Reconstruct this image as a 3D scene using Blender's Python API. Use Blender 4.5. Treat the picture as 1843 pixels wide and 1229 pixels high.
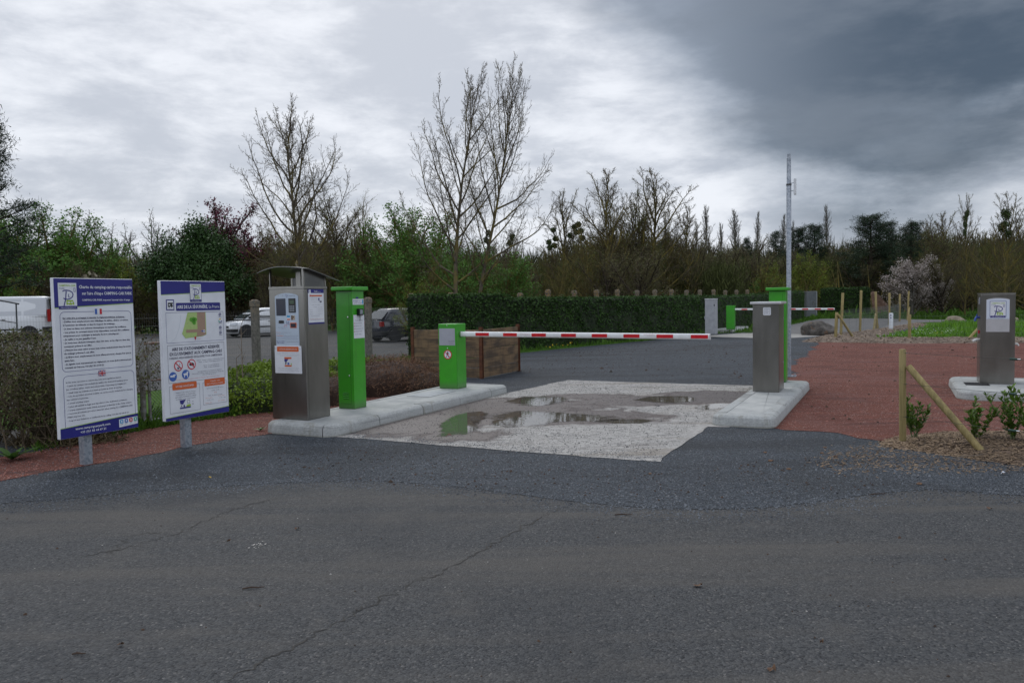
import bpy, bmesh, math, random
import numpy as np
from mathutils import Vector, Matrix

random.seed(7)
rng = np.random.default_rng(7)
for o in list(bpy.data.objects):
    bpy.data.objects.remove(o)
SC = bpy.context.scene
COL = SC.collection
PI = math.pi

# ------------------------------------------------------------------ camera
F, CX, CY, HC = 1405.0, 921.5, 614.5, 1.6
TH, RL = math.atan(72.0 / F), 0.0175
fwd = Vector((0, math.cos(TH), -math.sin(TH)))
u0 = Vector((0, math.sin(TH), math.cos(TH)))
r0 = Vector((1, 0, 0))
cright = math.cos(RL) * r0 - math.sin(RL) * u0
cup = math.sin(RL) * r0 + math.cos(RL) * u0
cd = bpy.data.cameras.new('camera')
cam = bpy.data.objects.new('camera', cd)
COL.objects.link(cam)
M3 = Matrix((cright, cup, -fwd)).transposed()
cam.matrix_world = Matrix.Translation((0, 0, HC)) @ M3.to_4x4()
cd.sensor_width = 36.0
cd.lens = 36.0 * F / 1843.0
cd.clip_start, cd.clip_end = 0.1, 3000
SC.camera = cam

# ------------------------------------------------------------------ render settings
SC.view_settings.view_transform = 'Standard'
SC.view_settings.look = 'None'
SC.view_settings.exposure = 0.24
SC.view_settings.gamma = 1.0
SC.view_settings.use_curve_mapping = False
SC.render.engine = 'CYCLES'
SC.cycles.use_denoising = True
SC.cycles.max_bounces = 6
SC.cycles.transparent_max_bounces = 12
SC.cycles.caustics_reflective = False
SC.cycles.caustics_refractive = False


class NG:
    """small helper for node graphs"""
    def __init__(s, nt):
        s.nt = nt

    def n(s, t, **kw):
        nd = s.nt.nodes.new(t)
        for k, v in kw.items():
            if k.startswith('i_'):
                nd.inputs[k[2:].replace('_', ' ')].default_value = v
            else:
                setattr(nd, k, v)
        return nd

    def link(s, a, b):
        s.nt.links.new(a, b)

    def m(s, op, a, b=None, c=None, clamp=False):
        nd = s.nt.nodes.new('ShaderNodeMath')
        nd.operation = op
        nd.use_clamp = clamp
        for i, x in enumerate((a, b, c)):
            if x is None:
                continue
            if isinstance(x, (int, float)):
                nd.inputs[i].default_value = x
            else:
                s.link(x, nd.inputs[i])
        return nd.outputs[0]

    def sstep(s, x, a, b):
        nd = s.nt.nodes.new('ShaderNodeMapRange')
        nd.interpolation_type = 'SMOOTHSTEP'
        s.link(x, nd.inputs[0])
        nd.inputs[1].default_value = a
        nd.inputs[2].default_value = b
        return nd.outputs[0]

    def noise(s, vec, scale, detail=4, rough=.55, dist=0.0, out=0):
        nd = s.nt.nodes.new('ShaderNodeTexNoise')
        nd.inputs['Scale'].default_value = scale
        nd.inputs['Detail'].default_value = detail
        nd.inputs['Roughness'].default_value = rough
        nd.inputs['Distortion'].default_value = dist
        if vec is not None:
            s.link(vec, nd.inputs['Vector'])
        return nd.outputs[out]

    def voro(s, vec, scale, out='Color', feature='F1'):
        nd = s.nt.nodes.new('ShaderNodeTexVoronoi')
        nd.feature = feature
        nd.inputs['Scale'].default_value = scale
        if vec is not None:
            s.link(vec, nd.inputs['Vector'])
        return nd.outputs[out]

    def mix(s, f, a, b, blend='MIX'):
        nd = s.nt.nodes.new('ShaderNodeMix')
        nd.data_type = 'RGBA'
        nd.blend_type = blend
        nd.clamp_factor = True
        for sock, x in ((nd.inputs[0], f), (nd.inputs[6], a), (nd.inputs[7], b)):
            if isinstance(x, (int, float)):
                sock.default_value = x
            elif isinstance(x, (tuple, list)):
                sock.default_value = (*x[:3], 1)
            else:
                s.link(x, sock)
        return nd.outputs[2]

    def ramp(s, x, pts, interp='LINEAR'):
        nd = s.nt.nodes.new('ShaderNodeValToRGB')
        cr = nd.color_ramp
        cr.interpolation = interp
        while len(cr.elements) < len(pts):
            cr.elements.new(0.5)
        for e, (p, c) in zip(cr.elements, pts):
            e.position = p
            e.color = (*c, 1) if isinstance(c, (tuple, list)) else (c, c, c, 1)
        s.link(x, nd.inputs[0])
        return nd.outputs[0]

    def xyz(s, x, y, z):
        nd = s.nt.nodes.new('ShaderNodeCombineXYZ')
        for i, v in enumerate((x, y, z)):
            if isinstance(v, (int, float)):
                nd.inputs[i].default_value = v
            else:
                s.link(v, nd.inputs[i])
        return nd.outputs[0]


# ------------------------------------------------------------------ world: broken overcast, storm bank to the right
SUN_EL, SUN_AZ = math.radians(42), math.radians(-14)      # azimuth from +Y towards +X
W = bpy.data.worlds.new('World')
SC.world = W
W.use_nodes = True
W.node_tree.nodes.clear()
g = NG(W.node_tree)
tc = g.n('ShaderNodeTexCoord')
sep = g.n('ShaderNodeSeparateXYZ')
g.link(tc.outputs['Generated'], sep.inputs[0])
DX, DY, DZ = sep.outputs
az = g.m('ARCTAN2', DX, DY)
el = g.m('MAXIMUM', DZ, 0.0)
inv = g.m('DIVIDE', 1.0, g.m('ADD', el, 0.16))
P = g.xyz(g.m('MULTIPLY', DX, inv), g.m('MULTIPLY', DY, inv), 0.0)
P3 = g.xyz(DX, DY, g.m('MULTIPLY', DZ, 3.0))
nA = g.noise(P, 0.85, 7, .58, .1)
nB = g.noise(P3, 6.0, 9, .62, .15)
nC = g.noise(P3, 2.2, 4, .5, .2)
dens = g.m('ADD', g.m('MULTIPLY', nA, .34), g.m('ADD', g.m('MULTIPLY', nB, .52), g.m('MULTIPLY', nC, .22)))
grey = g.sstep(g.m('ADD', dens, g.m('MULTIPLY', g.sstep(el, .12, .36), .03)), .45, .63)
light = g.mix(grey, (.735, .76, .815), (.40, .435, .505))
# brighter cloud around the hidden sun
sd = Vector((math.sin(SUN_AZ) * math.cos(SUN_EL), math.cos(SUN_AZ) * math.cos(SUN_EL), math.sin(SUN_EL)))
vm = g.n('ShaderNodeVectorMath', operation='DOT_PRODUCT')
g.link(tc.outputs['Generated'], vm.inputs[0])
vm.inputs[1].default_value = sd
glow = g.sstep(vm.outputs['Value'], .62, 1.0)
light = g.mix(g.m('MULTIPLY', glow, .30), light, (.80, .82, .86))
# veil towards the horizon
light = g.mix(g.m('MULTIPLY', g.m('SUBTRACT', 1.0, g.sstep(el, .02, .12)), .40), light, (.55, .60, .69))
# storm bank: lower edge as a function of azimuth
azn = g.m('DIVIDE', g.m('ADD', az, PI), 2 * PI)
def az_pos(a):
    return (a + PI) / (2 * PI)
def edge(v):
    return v / 2.0
storm_pts = [(-PI, 2.0), (-2.4, 2.0), (-1.2, 2.0), (-.25, 1.2), (-.02, .50), (.07, .372), (.17, .262), (.262, .175), (.33, .115), (.42, .072),
             (.50, .085), (.60, .115), (.9, .10), (1.2, .12), (1.7, 2.0), (PI, 2.0)]
L = g.ramp(azn, [(az_pos(a), edge(v)) for a, v in storm_pts])
Lv = g.m('MULTIPLY', L, 2.0)
dd = g.m('MULTIPLY', g.m('SUBTRACT', el, Lv), 1.5)
wob = g.m('MULTIPLY', g.m('SUBTRACT', g.noise(P3, 4.0, 8, .60, .12), .5), .26)
wob2 = g.m('MULTIPLY', g.m('SUBTRACT', nA, .5), .08)
dd = g.m('ADD', dd, g.m('ADD', wob, wob2))
storm = g.sstep(dd, -.09, .13)
core = g.sstep(g.m('ADD', dd, g.m('MULTIPLY', g.m('SUBTRACT', nB, .5), .34)), -.02, .17)
rgt = g.sstep(az, -.02, .50)
top_f = g.m('SUBTRACT', 1.0, g.sstep(el, .65, .95))
sc_col = g.mix(core, (.205, .25, .315), (.058, .082, .116))
sc_col = g.mix(rgt, (.33, .375, .45), sc_col)
sc_var = g.noise(P3, 3.4, 8, .58, .1)
sc_col = g.mix(g.m('MULTIPLY', g.sstep(sc_var, .42, .64), .62), sc_col, (.16, .188, .23))
cloud = g.mix(g.m('MULTIPLY', storm, g.m('ADD', g.m('MULTIPLY', top_f, .5), .5)), light, sc_col)
# thinner, brighter cloud in the half of the sky away from the storm, behind the camera and overhead
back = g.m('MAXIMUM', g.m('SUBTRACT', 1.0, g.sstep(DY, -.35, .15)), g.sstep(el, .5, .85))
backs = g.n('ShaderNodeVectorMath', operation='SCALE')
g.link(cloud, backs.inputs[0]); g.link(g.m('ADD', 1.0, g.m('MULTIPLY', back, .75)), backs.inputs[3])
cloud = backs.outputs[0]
# below the horizon a neutral ground tone
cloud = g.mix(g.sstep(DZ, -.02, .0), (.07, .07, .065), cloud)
sky = g.n('ShaderNodeTexSky', sky_type='NISHITA')
sky.sun_disc = False
sky.sun_elevation = SUN_EL
sky.sun_rotation = SUN_AZ
sc10 = g.n('ShaderNodeVectorMath', operation='SCALE')
g.link(cloud, sc10.inputs[0])
sc10.inputs[3].default_value = 10.0
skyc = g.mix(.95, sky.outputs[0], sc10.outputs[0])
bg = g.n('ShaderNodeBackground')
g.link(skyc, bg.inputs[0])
bg.inputs[1].default_value = 0.1
wo = g.n('ShaderNodeOutputWorld')
g.link(bg.outputs[0], wo.inputs[0])

sl = bpy.data.lights.new('sun', 'SUN')
sl.energy = 0.8
sl.angle = math.radians(35)
sl.color = (1, .97, .92)
so = bpy.data.objects.new('sun', sl)
COL.objects.link(so)
so.rotation_euler = (-sd).to_track_quat('-Z', 'Y').to_euler()
so.location = (0, 0, 40)


# ------------------------------------------------------------------ placing helpers
def gp(px, py, z=0.0):
    d = fwd * F + cright * (px - CX) - cup * (py - CY)
    t = (z - HC) / d.z
    return Vector((0, 0, HC)) + d * t

def atd(px, py, dist):
    d = fwd * F + cright * (px - CX) - cup * (py - CY)
    return Vector((0, 0, HC)) + d * (dist / d.y)

def hor(px):
    return 542.4 + .0175 * (CX - px)

UX, UY = .439, .8985
def UV(u, v, z=0.0):
    return Vector((u * UX + v * UY, u * UY - v * UX, z))
LANE = -math.atan2(UX, UY)          # rotation that turns local x to the lane's right-hand direction


# ------------------------------------------------------------------ mesh helpers
def new_mesh(name, verts, faces, mats=None, midx=None, smooth=False):
    me = bpy.data.meshes.new(name)
    verts = np.asarray(verts, dtype=np.float32)
    if isinstance(faces, np.ndarray):
        k = faces.shape[1]
        nf = faces.shape[0]
        me.vertices.add(len(verts))
        me.vertices.foreach_set('co', verts.ravel())
        me.loops.add(nf * k)
        me.loops.foreach_set('vertex_index', faces.astype(np.int32).ravel())
        me.polygons.add(nf)
        me.polygons.foreach_set('loop_start', np.arange(0, nf * k, k, dtype=np.int32))
        me.polygons.foreach_set('loop_total', np.full(nf, k, dtype=np.int32))
        me.update(calc_edges=True)
    else:
        me.from_pydata([tuple(map(float, v)) for v in verts], [], faces)
    for m in (mats or []):
        me.materials.append(m)
    if midx is not None:
        me.polygons.foreach_set('material_index', np.asarray(midx, dtype=np.int32))
    if smooth:
        me.polygons.foreach_set('use_smooth', np.ones(len(me.polygons), dtype=bool))
    me.update()
    return me

def link(name, me, parent=None, loc=None):
    o = bpy.data.objects.new(name, me)
    COL.objects.link(o)
    if parent is not None:
        o.parent = parent
    if loc is not None:
        o.location = loc
    return o

def tag(o, label=None, cat=None, group=None, kind=None):
    if label: o['label'] = label
    if cat: o['category'] = cat
    if group: o['group'] = group
    if kind: o['kind'] = kind
    return o

def thing(name, label, cat, loc=(0, 0, 0), rz=0.0, group=None):
    o = bpy.data.objects.new(name, None)
    o.empty_display_size = .2
    COL.objects.link(o)
    o.location = loc
    o.rotation_euler = (0, 0, rz)
    return tag(o, label, cat, group)

def copy_thing(src, loc, rz=None, label=None, scale=None, group=None):
    c = src.copy()
    COL.objects.link(c)
    c.location = loc
    if rz is not None: c.rotation_euler = (0, 0, rz)
    if scale is not None: c.scale = scale if hasattr(scale, '__len__') else (scale,) * 3
    if label: c['label'] = label
    if group: c['group'] = group
    for ch in list(src.children):
        k = ch.copy(); COL.objects.link(k); k.parent = c
        for gch in list(ch.children):
            q = gch.copy(); COL.objects.link(q); q.parent = k
    return c

class MB:
    def __init__(s):
        s.v, s.f = [], []

    def add(s, vs, fs):
        b = len(s.v)
        s.v += [tuple(x) for x in vs]
        s.f += [tuple(i + b for i in f) for f in fs]
        return s

    def box(s, x0, x1, y0, y1, z0, z1, R=None):
        vs = [Vector((x, y, z)) for z in (z0, z1) for x, y in ((x0, y0), (x1, y0), (x1, y1), (x0, y1))]
        if R is not None: vs = [R @ v for v in vs]
        return s.add(vs, [(0, 3, 2, 1), (4, 5, 6, 7), (0, 1, 5, 4), (1, 2, 6, 5), (2, 3, 7, 6), (3, 0, 4, 7)])

    def tube(s, pts, r, n=8, cap=True):
        pts = [Vector(p) for p in pts]
        if not hasattr(r, '__len__'): r = [r] * len(pts)
        b = len(s.v)
        prev = None
        for i, p in enumerate(pts):
            d = (pts[min(i + 1, len(pts) - 1)] - pts[max(i - 1, 0)]).normalized()
            a = Vector((0, 0, 1)) if abs(d.z) < .9 else Vector((1, 0, 0))
            x = d.cross(a).normalized() if prev is None else (prev - d * prev.dot(d)).normalized()
            prev = x
            y = d.cross(x)
            for k in range(n):
                t = 2 * PI * k / n
                s.v.append(tuple(p + (x * math.cos(t) + y * math.sin(t)) * r[i]))
        for i in range(len(pts) - 1):
            for k in range(n):
                s.f.append((b + i * n + k, b + i * n + (k + 1) % n, b + (i + 1) * n + (k + 1) % n, b + (i + 1) * n + k))
        if cap:
            s.f.append(tuple(b + k for k in range(n))[::-1])
            s.f.append(tuple(b + (len(pts) - 1) * n + k for k in range(n)))
        return s

    def prism(s, poly, z0, z1, R=None):
        n = len(poly)
        vs = [Vector((p[0], p[1], z0)) for p in poly] + [Vector((p[0], p[1], z1)) for p in poly]
        if R is not None: vs = [R @ v for v in vs]
        return s.add(vs, [tuple(range(n))[::-1], tuple(range(n, 2 * n))] + [(i, (i + 1) % n, n + (i + 1) % n, n + i) for i in range(n)])

    def lathe(s, prof, n=16, c=(0, 0, 0)):
        b = len(s.v)
        for r, z in prof:
            for k in range(n):
                t = 2 * PI * k / n
                s.v.append((c[0] + r * math.cos(t), c[1] + r * math.sin(t), c[2] + z))
        for i in range(len(prof) - 1):
            for k in range(n):
                s.f.append((b + i * n + k, b + i * n + (k + 1) % n, b + (i + 1) * n + (k + 1) % n, b + (i + 1) * n + k))
        s.f.append(tuple(b + k for k in range(n))[::-1])
        s.f.append(tuple(b + (len(prof) - 1) * n + k for k in range(n)))
        return s

    def obj(s, name, mat, parent=None, bevel=0.0, smooth=False, seg=2, loc=None):
        me = bpy.data.meshes.new(name)
        me.from_pydata(s.v, [], s.f)
        me.materials.append(mat)
        bm = bmesh.new()
        bm.from_mesh(me)
        bmesh.ops.recalc_face_normals(bm, faces=bm.faces)
        if bevel > 0:
            ed = [e for e in bm.edges if len(e.link_faces) == 2 and e.calc_face_angle(0) > .6]
            bmesh.ops.bevel(bm, geom=ed, offset=bevel, segments=seg, affect='EDGES', profile=.6, clamp_overlap=True)
        if smooth:
            for f in bm.faces: f.smooth = True
            for e in bm.edges:
                if len(e.link_faces) == 2 and e.calc_face_angle(0) > .7: e.smooth = False
        bm.to_mesh(me)
        bm.free()
        return link(name, me, parent, loc)

def box_part(name, mat, parent, x0, x1, y0, y1, z0, z1, bevel=.004, seg=2, R=None):
    return MB().box(x0, x1, y0, y1, z0, z1, R).obj(name, mat, parent, bevel, seg=seg)

def scatter(tv, tf, pos, scl, rot=None, yaw=None, normal=None):
    """copies template verts tv (n,3), faces tf (m,k) to positions; rot = (N,3,3)"""
    N = len(pos)
    tv = np.asarray(tv, dtype=np.float64)
    if rot is None:
        rot = rand_rot(N)
    s = np.asarray(scl, dtype=np.float64)
    if s.ndim == 1: s = s[:, None].repeat(3, 1)
    v = tv[None, :, :] * s[:, None, :]
    v = np.einsum('nij,nkj->nki', rot, v) + np.asarray(pos)[:, None, :]
    f = np.asarray(tf)[None] + (np.arange(N) * len(tv))[:, None, None]
    return v.reshape(-1, 3), f.reshape(-1, f.shape[2])

def rand_rot(N, r=None):
    r = r or rng
    q = r.normal(size=(N, 4))
    q /= np.linalg.norm(q, axis=1)[:, None]
    w, x, y, z = q.T
    return np.stack([np.stack([1 - 2 * (y*y+z*z), 2*(x*y - z*w), 2*(x*z + y*w)], -1),
                     np.stack([2*(x*y + z*w), 1 - 2*(x*x+z*z), 2*(y*z - x*w)], -1),
                     np.stack([2*(x*z - y*w), 2*(y*z + x*w), 1 - 2*(x*x+y*y)], -1)], 1)

def yaw_tilt(N, tilt=.4):
    """rotation: random lean of z axis, random yaw"""
    a = rng.uniform(0, 2 * PI, N); b = rng.uniform(0, 2 * PI, N); t = np.abs(rng.normal(0, tilt, N))
    ca, sa, cb, sb, ct, st = np.cos(a), np.sin(a), np.cos(b), np.sin(b), np.cos(t), np.sin(t)
    z = np.zeros(N); o = np.ones(N)
    Rz = np.stack([np.stack([ca, -sa, z], -1), np.stack([sa, ca, z], -1), np.stack([z, z, o], -1)], 1)
    Rx = np.stack([np.stack([o, z, z], -1), np.stack([z, ct, -st], -1), np.stack([z, st, ct], -1)], 1)
    Rb = np.stack([np.stack([cb, -sb, z], -1), np.stack([sb, cb, z], -1), np.stack([z, z, o], -1)], 1)
    return Rb @ Rx @ Rz

LEAF_V = np.array([(0, 0, 0), (.5, .42, .12), (1, 0, 0), (.5, -.42, .12)]); LEAF_F = np.array([(0, 3, 2), (0, 2, 1)])
QUAD_V = np.array([(-.5, -.3, 0), (.5, -.3, .08), (.4, .35, 0), (-.45, .3, .1)]); QUAD_F = np.array([(0, 1, 2), (0, 2, 3)])
BLADE_V = np.array([(-.06, 0, 0), (.06, 0, 0), (.03, .12, .6), (0, .38, 1.0)]); BLADE_F = np.array([(0, 1, 2), (0, 2, 3)])
OCT_V = np.array([(1, 0, 0), (-1, 0, 0), (0, 1, 0), (0, -1, 0), (0, 0, .7), (0, 0, -.7)])
OCT_F = np.array([(0, 2, 4), (2, 1, 4), (1, 3, 4), (3, 0, 4), (2, 0, 5), (1, 2, 5), (3, 1, 5), (0, 3, 5)])
PYR_V = np.array([(1, 0, -.2), (-.1, 1, -.2), (-1, -.1, -.2), (.1, -1, -.2), (.1, .05, .8)]); PYR_F = np.array([(0, 1, 4), (1, 2, 4), (2, 3, 4), (3, 0, 4)])
TRI_V = np.array([(-.5, -.3, 0), (.55, -.1, .08), (-.1, .5, .05)]); TRI_F = np.array([(0, 1, 2)])
SPIKE_V = np.array([(-.035, 0, 0), (.035, .0, 0), (0, .12, 1.0)]); SPIKE_F = np.array([(0, 1, 2)])
CHIP_V = np.array([(-.5, -.12, 0), (.5, -.1, 0), (.5, .1, .05), (-.5, .12, .05), (0, 0, .14)]); CHIP_F = np.array([(0, 1, 4), (1, 2, 4), (2, 3, 4), (3, 0, 4)])


# ------------------------------------------------------------------ materials
MATS = {}
def pm(name, c1, c2=None, scale=8.0, rough=.6, metal=0.0, bump=0.0, bscale=60.0, spec=.5, stretch=None, detail=5, island=None, coat=0.0, rvar=0.0, contrast=(.35, .65)):
    if name in MATS: return MATS[name]
    m = bpy.data.materials.new(name)
    m.use_nodes = True
    nt = m.node_tree
    nt.nodes.clear()
    g = NG(nt)
    out = g.n('ShaderNodeOutputMaterial')
    b = g.n('ShaderNodeBsdfPrincipled')
    g.link(b.outputs[0], out.inputs[0])
    tc = g.n('ShaderNodeTexCoord')
    vec = tc.outputs['Object']
    if stretch:
        mp = g.n('ShaderNodeMapping')
        mp.inputs['Scale'].default_value = stretch
        g.link(vec, mp.inputs[0])
        vec = mp.outputs[0]
    b.inputs['Metallic'].default_value = metal
    b.inputs['Roughness'].default_value = rough
    b.inputs['Specular IOR Level'].default_value = spec
    b.inputs['Coat Weight'].default_value = coat
    nz = None
    if c2 is None:
        b.inputs['Base Color'].default_value = (*c1, 1)
    if c2 is not None or rvar or bump:
        nz = g.noise(vec, scale, detail, .6)
    if c2 is not None:
        col = g.mix(g.sstep(nz, *contrast), c1, c2)
        if island:
            geo = g.n('ShaderNodeNewGeometry')
            col = g.mix(g.sstep(geo.outputs['Random Per Island'], 0, 1), col, g.mix(.999, col, island))
            col2 = g.mix(geo.outputs['Random Per Island'], col, island)
            col = g.mix(.6, col, col2)
        g.link(col, b.inputs['Base Color'])
    if rvar:
        g.link(g.m('ADD', rough - rvar / 2, g.m('MULTIPLY', nz, rvar)), b.inputs['Roughness'])
    if bump:
        bn = g.noise(vec, bscale, 3, .6)
        bp = g.n('ShaderNodeBump')
        bp.inputs['Strength'].default_value = bump
        bp.inputs['Distance'].default_value = .01
        g.link(bn, bp.inputs['Height'])
        g.link(bp.outputs[0], b.inputs['Normal'])
    MATS[name] = m
    return m

def leafmat(name, c1, c2, rough=.6, transl=.0):
    """foliage: colour drawn per leaf between c1 and c2"""
    if name in MATS: return MATS[name]
    m = bpy.data.materials.new(name); m.use_nodes = True
    nt = m.node_tree; nt.nodes.clear(); g = NG(nt)
    out = g.n('ShaderNodeOutputMaterial'); b = g.n('ShaderNodeBsdfPrincipled')
    geo = g.n('ShaderNodeNewGeometry'); tc = g.n('ShaderNodeTexCoord')
    nz = g.noise(tc.outputs['Object'], .9, 4, .6)
    f = g.m('ADD', g.m('MULTIPLY', geo.outputs['Random Per Island'], .65), g.m('MULTIPLY', g.sstep(nz, .35, .65), .35))
    col = g.mix(f, c1, c2)
    g.link(col, b.inputs['Base Color'])
    b.inputs['Roughness'].default_value = rough
    b.inputs['Specular IOR Level'].default_value = .25
    if transl:
        tr = g.n('ShaderNodeBsdfTranslucent'); g.link(col, tr.inputs[0])
        mx = g.n('ShaderNodeMixShader'); mx.inputs[0].default_value = transl
        g.link(b.outputs[0], mx.inputs[1]); g.link(tr.outputs[0], mx.inputs[2]); g.link(mx.outputs[0], out.inputs[0])
    else:
        g.link(b.outputs[0], out.inputs[0])
    MATS[name] = m
    return m

def ground_mat(name, build):
    m = bpy.data.materials.new(name); m.use_nodes = True
    nt = m.node_tree; nt.nodes.clear(); g = NG(nt)
    out = g.n('ShaderNodeOutputMaterial'); b = g.n('ShaderNodeBsdfPrincipled')
    g.link(b.outputs[0], out.inputs[0])
    tc = g.n('ShaderNodeTexCoord')
    build(g, b, tc.outputs['Object'])
    MATS[name] = m
    return m

def bump_to(g, b, h, strength, dist=.01):
    bp = g.n('ShaderNodeBump')
    bp.inputs['Strength'].default_value = strength
    bp.inputs['Distance'].default_value = dist
    g.link(h, bp.inputs['Height'])
    g.link(bp.outputs[0], b.inputs['Normal'])

def mapping(g, vec, rot=(0, 0, 0), scale=(1, 1, 1), loc=(0, 0, 0)):
    mp = g.n('ShaderNodeMapping')
    mp.inputs['Rotation'].default_value = rot
    mp.inputs['Scale'].default_value = scale
    mp.inputs['Location'].default_value = loc
    g.link(vec, mp.inputs[0])
    return mp.outputs[0]

def m_asphalt(g, b, P):
    ag = g.voro(P, 95, 'Color')
    sp = g.n('ShaderNodeSeparateColor'); g.link(ag, sp.inputs[0])
    d = g.voro(P, 95, 'Distance')
    fine = g.noise(P, 45, 4, .7)
    big = g.noise(P, .35, 5, .6, .4)
    clus = g.noise(P, 26, 3, .7)
    base = g.mix(sp.outputs[0], (.029, .031, .034), (.088, .090, .092))
    base = g.mix(g.m('MULTIPLY', g.sstep(clus, .46, .62), .45), base, (.090, .089, .086))
    base = g.mix(g.m('MULTIPLY', g.sstep(sp.outputs[1], .95, .98), .6), base, (.19, .18, .17))
    base = g.mix(g.sstep(sp.outputs[2], .92, .97), base, (.018, .018, .019))
    base = g.mix(g.m('MULTIPLY', g.sstep(fine, .45, .7), .5), base, (.030, .031, .034))
    st = mapping(g, P, (0, 0, math.radians(-52)), (.13, 1.3, 1))
    streak = g.noise(st, 1.0, 5, .55, 1.0)
    base = g.mix(g.m('MULTIPLY', g.sstep(streak, .44, .66), .55), base, (.106, .096, .084))
    base = g.mix(g.m('MULTIPLY', g.sstep(big, .48, .68), .42), base, (.030, .032, .036))
    patch = g.noise(P, 1.7, 5, .65, .3)
    base = g.mix(g.m('MULTIPLY', g.sstep(patch, .50, .72), .45), base, (.096, .090, .082))
    g.link(base, b.inputs['Base Color'])
    b.inputs['Roughness'].default_value = .82
    b.inputs['Specular IOR Level'].default_value = .28
    h = g.m('ADD', g.m('MULTIPLY', d, -1.2), g.m('MULTIPLY', fine, .6))
    bump_to(g, b, h, .55, .012)

def m_gravel(g, b, P):
    ag = g.voro(P, 84, 'Color')
    sp = g.n('ShaderNodeSeparateColor'); g.link(ag, sp.inputs[0])
    d = g.voro(P, 84, 'Distance')
    big = g.noise(P, .5, 5, .6, .4)
    base = g.mix(sp.outputs[0], (.027, .034, .043), (.088, .103, .124))
    base = g.mix(g.sstep(sp.outputs[1], .93, .97), base, (.22, .225, .235))
    base = g.mix(g.sstep(sp.outputs[2], .80, .9), base, (.017, .020, .024))
    base = g.mix(g.m('MULTIPLY', g.sstep(big, .50, .66), .5), base, (.034, .036, .038))
    st = mapping(g, P, (0, 0, math.radians(-62)), (.14, 1.6, 1))
    streak = g.noise(st, .8, 4, .5, .7)
    base = g.mix(g.m('MULTIPLY', g.sstep(streak, .48, .66), .55), base, (.022, .024, .028))
    g.link(base, b.inputs['Base Color'])
    b.inputs['Roughness'].default_value = .75
    b.inputs['Specular IOR Level'].default_value = .35
    bump_to(g, b, g.m('ADD', g.m('MULTIPLY', d, -1.0), g.m('MULTIPLY', sp.outputs[0], .5)), .9, .02)

def m_red(g, b, P):
    ag = g.voro(P, 85, 'Color')
    sp = g.n('ShaderNodeSeparateColor'); g.link(ag, sp.inputs[0])
    big = g.noise(P, .8, 6, .62, .5)
    base = g.mix(sp.outputs[0], (.088, .029, .021), (.185, .068, .048))
    base = g.mix(g.sstep(sp.outputs[1], .92, .97), base, (.33, .25, .22))
    base = g.mix(g.m('MULTIPLY', g.sstep(big, .46, .68), .5), base, (.078, .027, .021))
    st = mapping(g, P, (0, 0, math.radians(-10)), (.25, 3.0, 1))
    tr = g.noise(st, 1.4, 5, .6, .6)
    base = g.mix(g.m('MULTIPLY', g.sstep(tr, .52, .68), .65), base, (.062, .029, .026))
    dust = g.noise(P, .5, 5, .6, .5)
    base = g.mix(g.m('MULTIPLY', g.sstep(dust, .52, .70), .45), base, (.16, .085, .078))
    g.link(base, b.inputs['Base Color'])
    b.inputs['Roughness'].default_value = .9
    b.inputs['Specular IOR Level'].default_value = .2
    rut = g.noise(st, 2.4, 4, .6)
    bump_to(g, b, g.m('ADD', g.m('MULTIPLY', sp.outputs[0], .3), g.m('MULTIPLY', rut, 2.0)), .6, .02)

def m_soil(g, b, P):
    n1 = g.noise(P, 1.6, 6, .65, .3)
    n2 = g.noise(P, 22, 5, .7)
    base = g.mix(g.sstep(n2, .35, .65), (.045, .032, .022), (.10, .075, .052))
    base = g.mix(g.m('MULTIPLY', g.sstep(n1, .4, .7), .5), base, (.04, .05, .018))
    g.link(base, b.inputs['Base Color'])
    b.inputs['Roughness'].default_value = .95
    bump_to(g, b, n2, .8, .03)

def m_grassbase(g, b, P):
    n1 = g.noise(P, .35, 6, .65, .3)
    n2 = g.noise(P, 9, 5, .7)
    base = g.mix(g.sstep(n2, .3, .7), (.034, .080, .010), (.075, .155, .022))
    base = g.mix(g.m('MULTIPLY', g.sstep(n1, .5, .75), .5), base, (.075, .085, .030))
    g.link(base, b.inputs['Base Color'])
    b.inputs['Roughness'].default_value = .95
    b.inputs['Specular IOR Level'].default_value = .1
    bump_to(g, b, n2, .9, .05)

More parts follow.
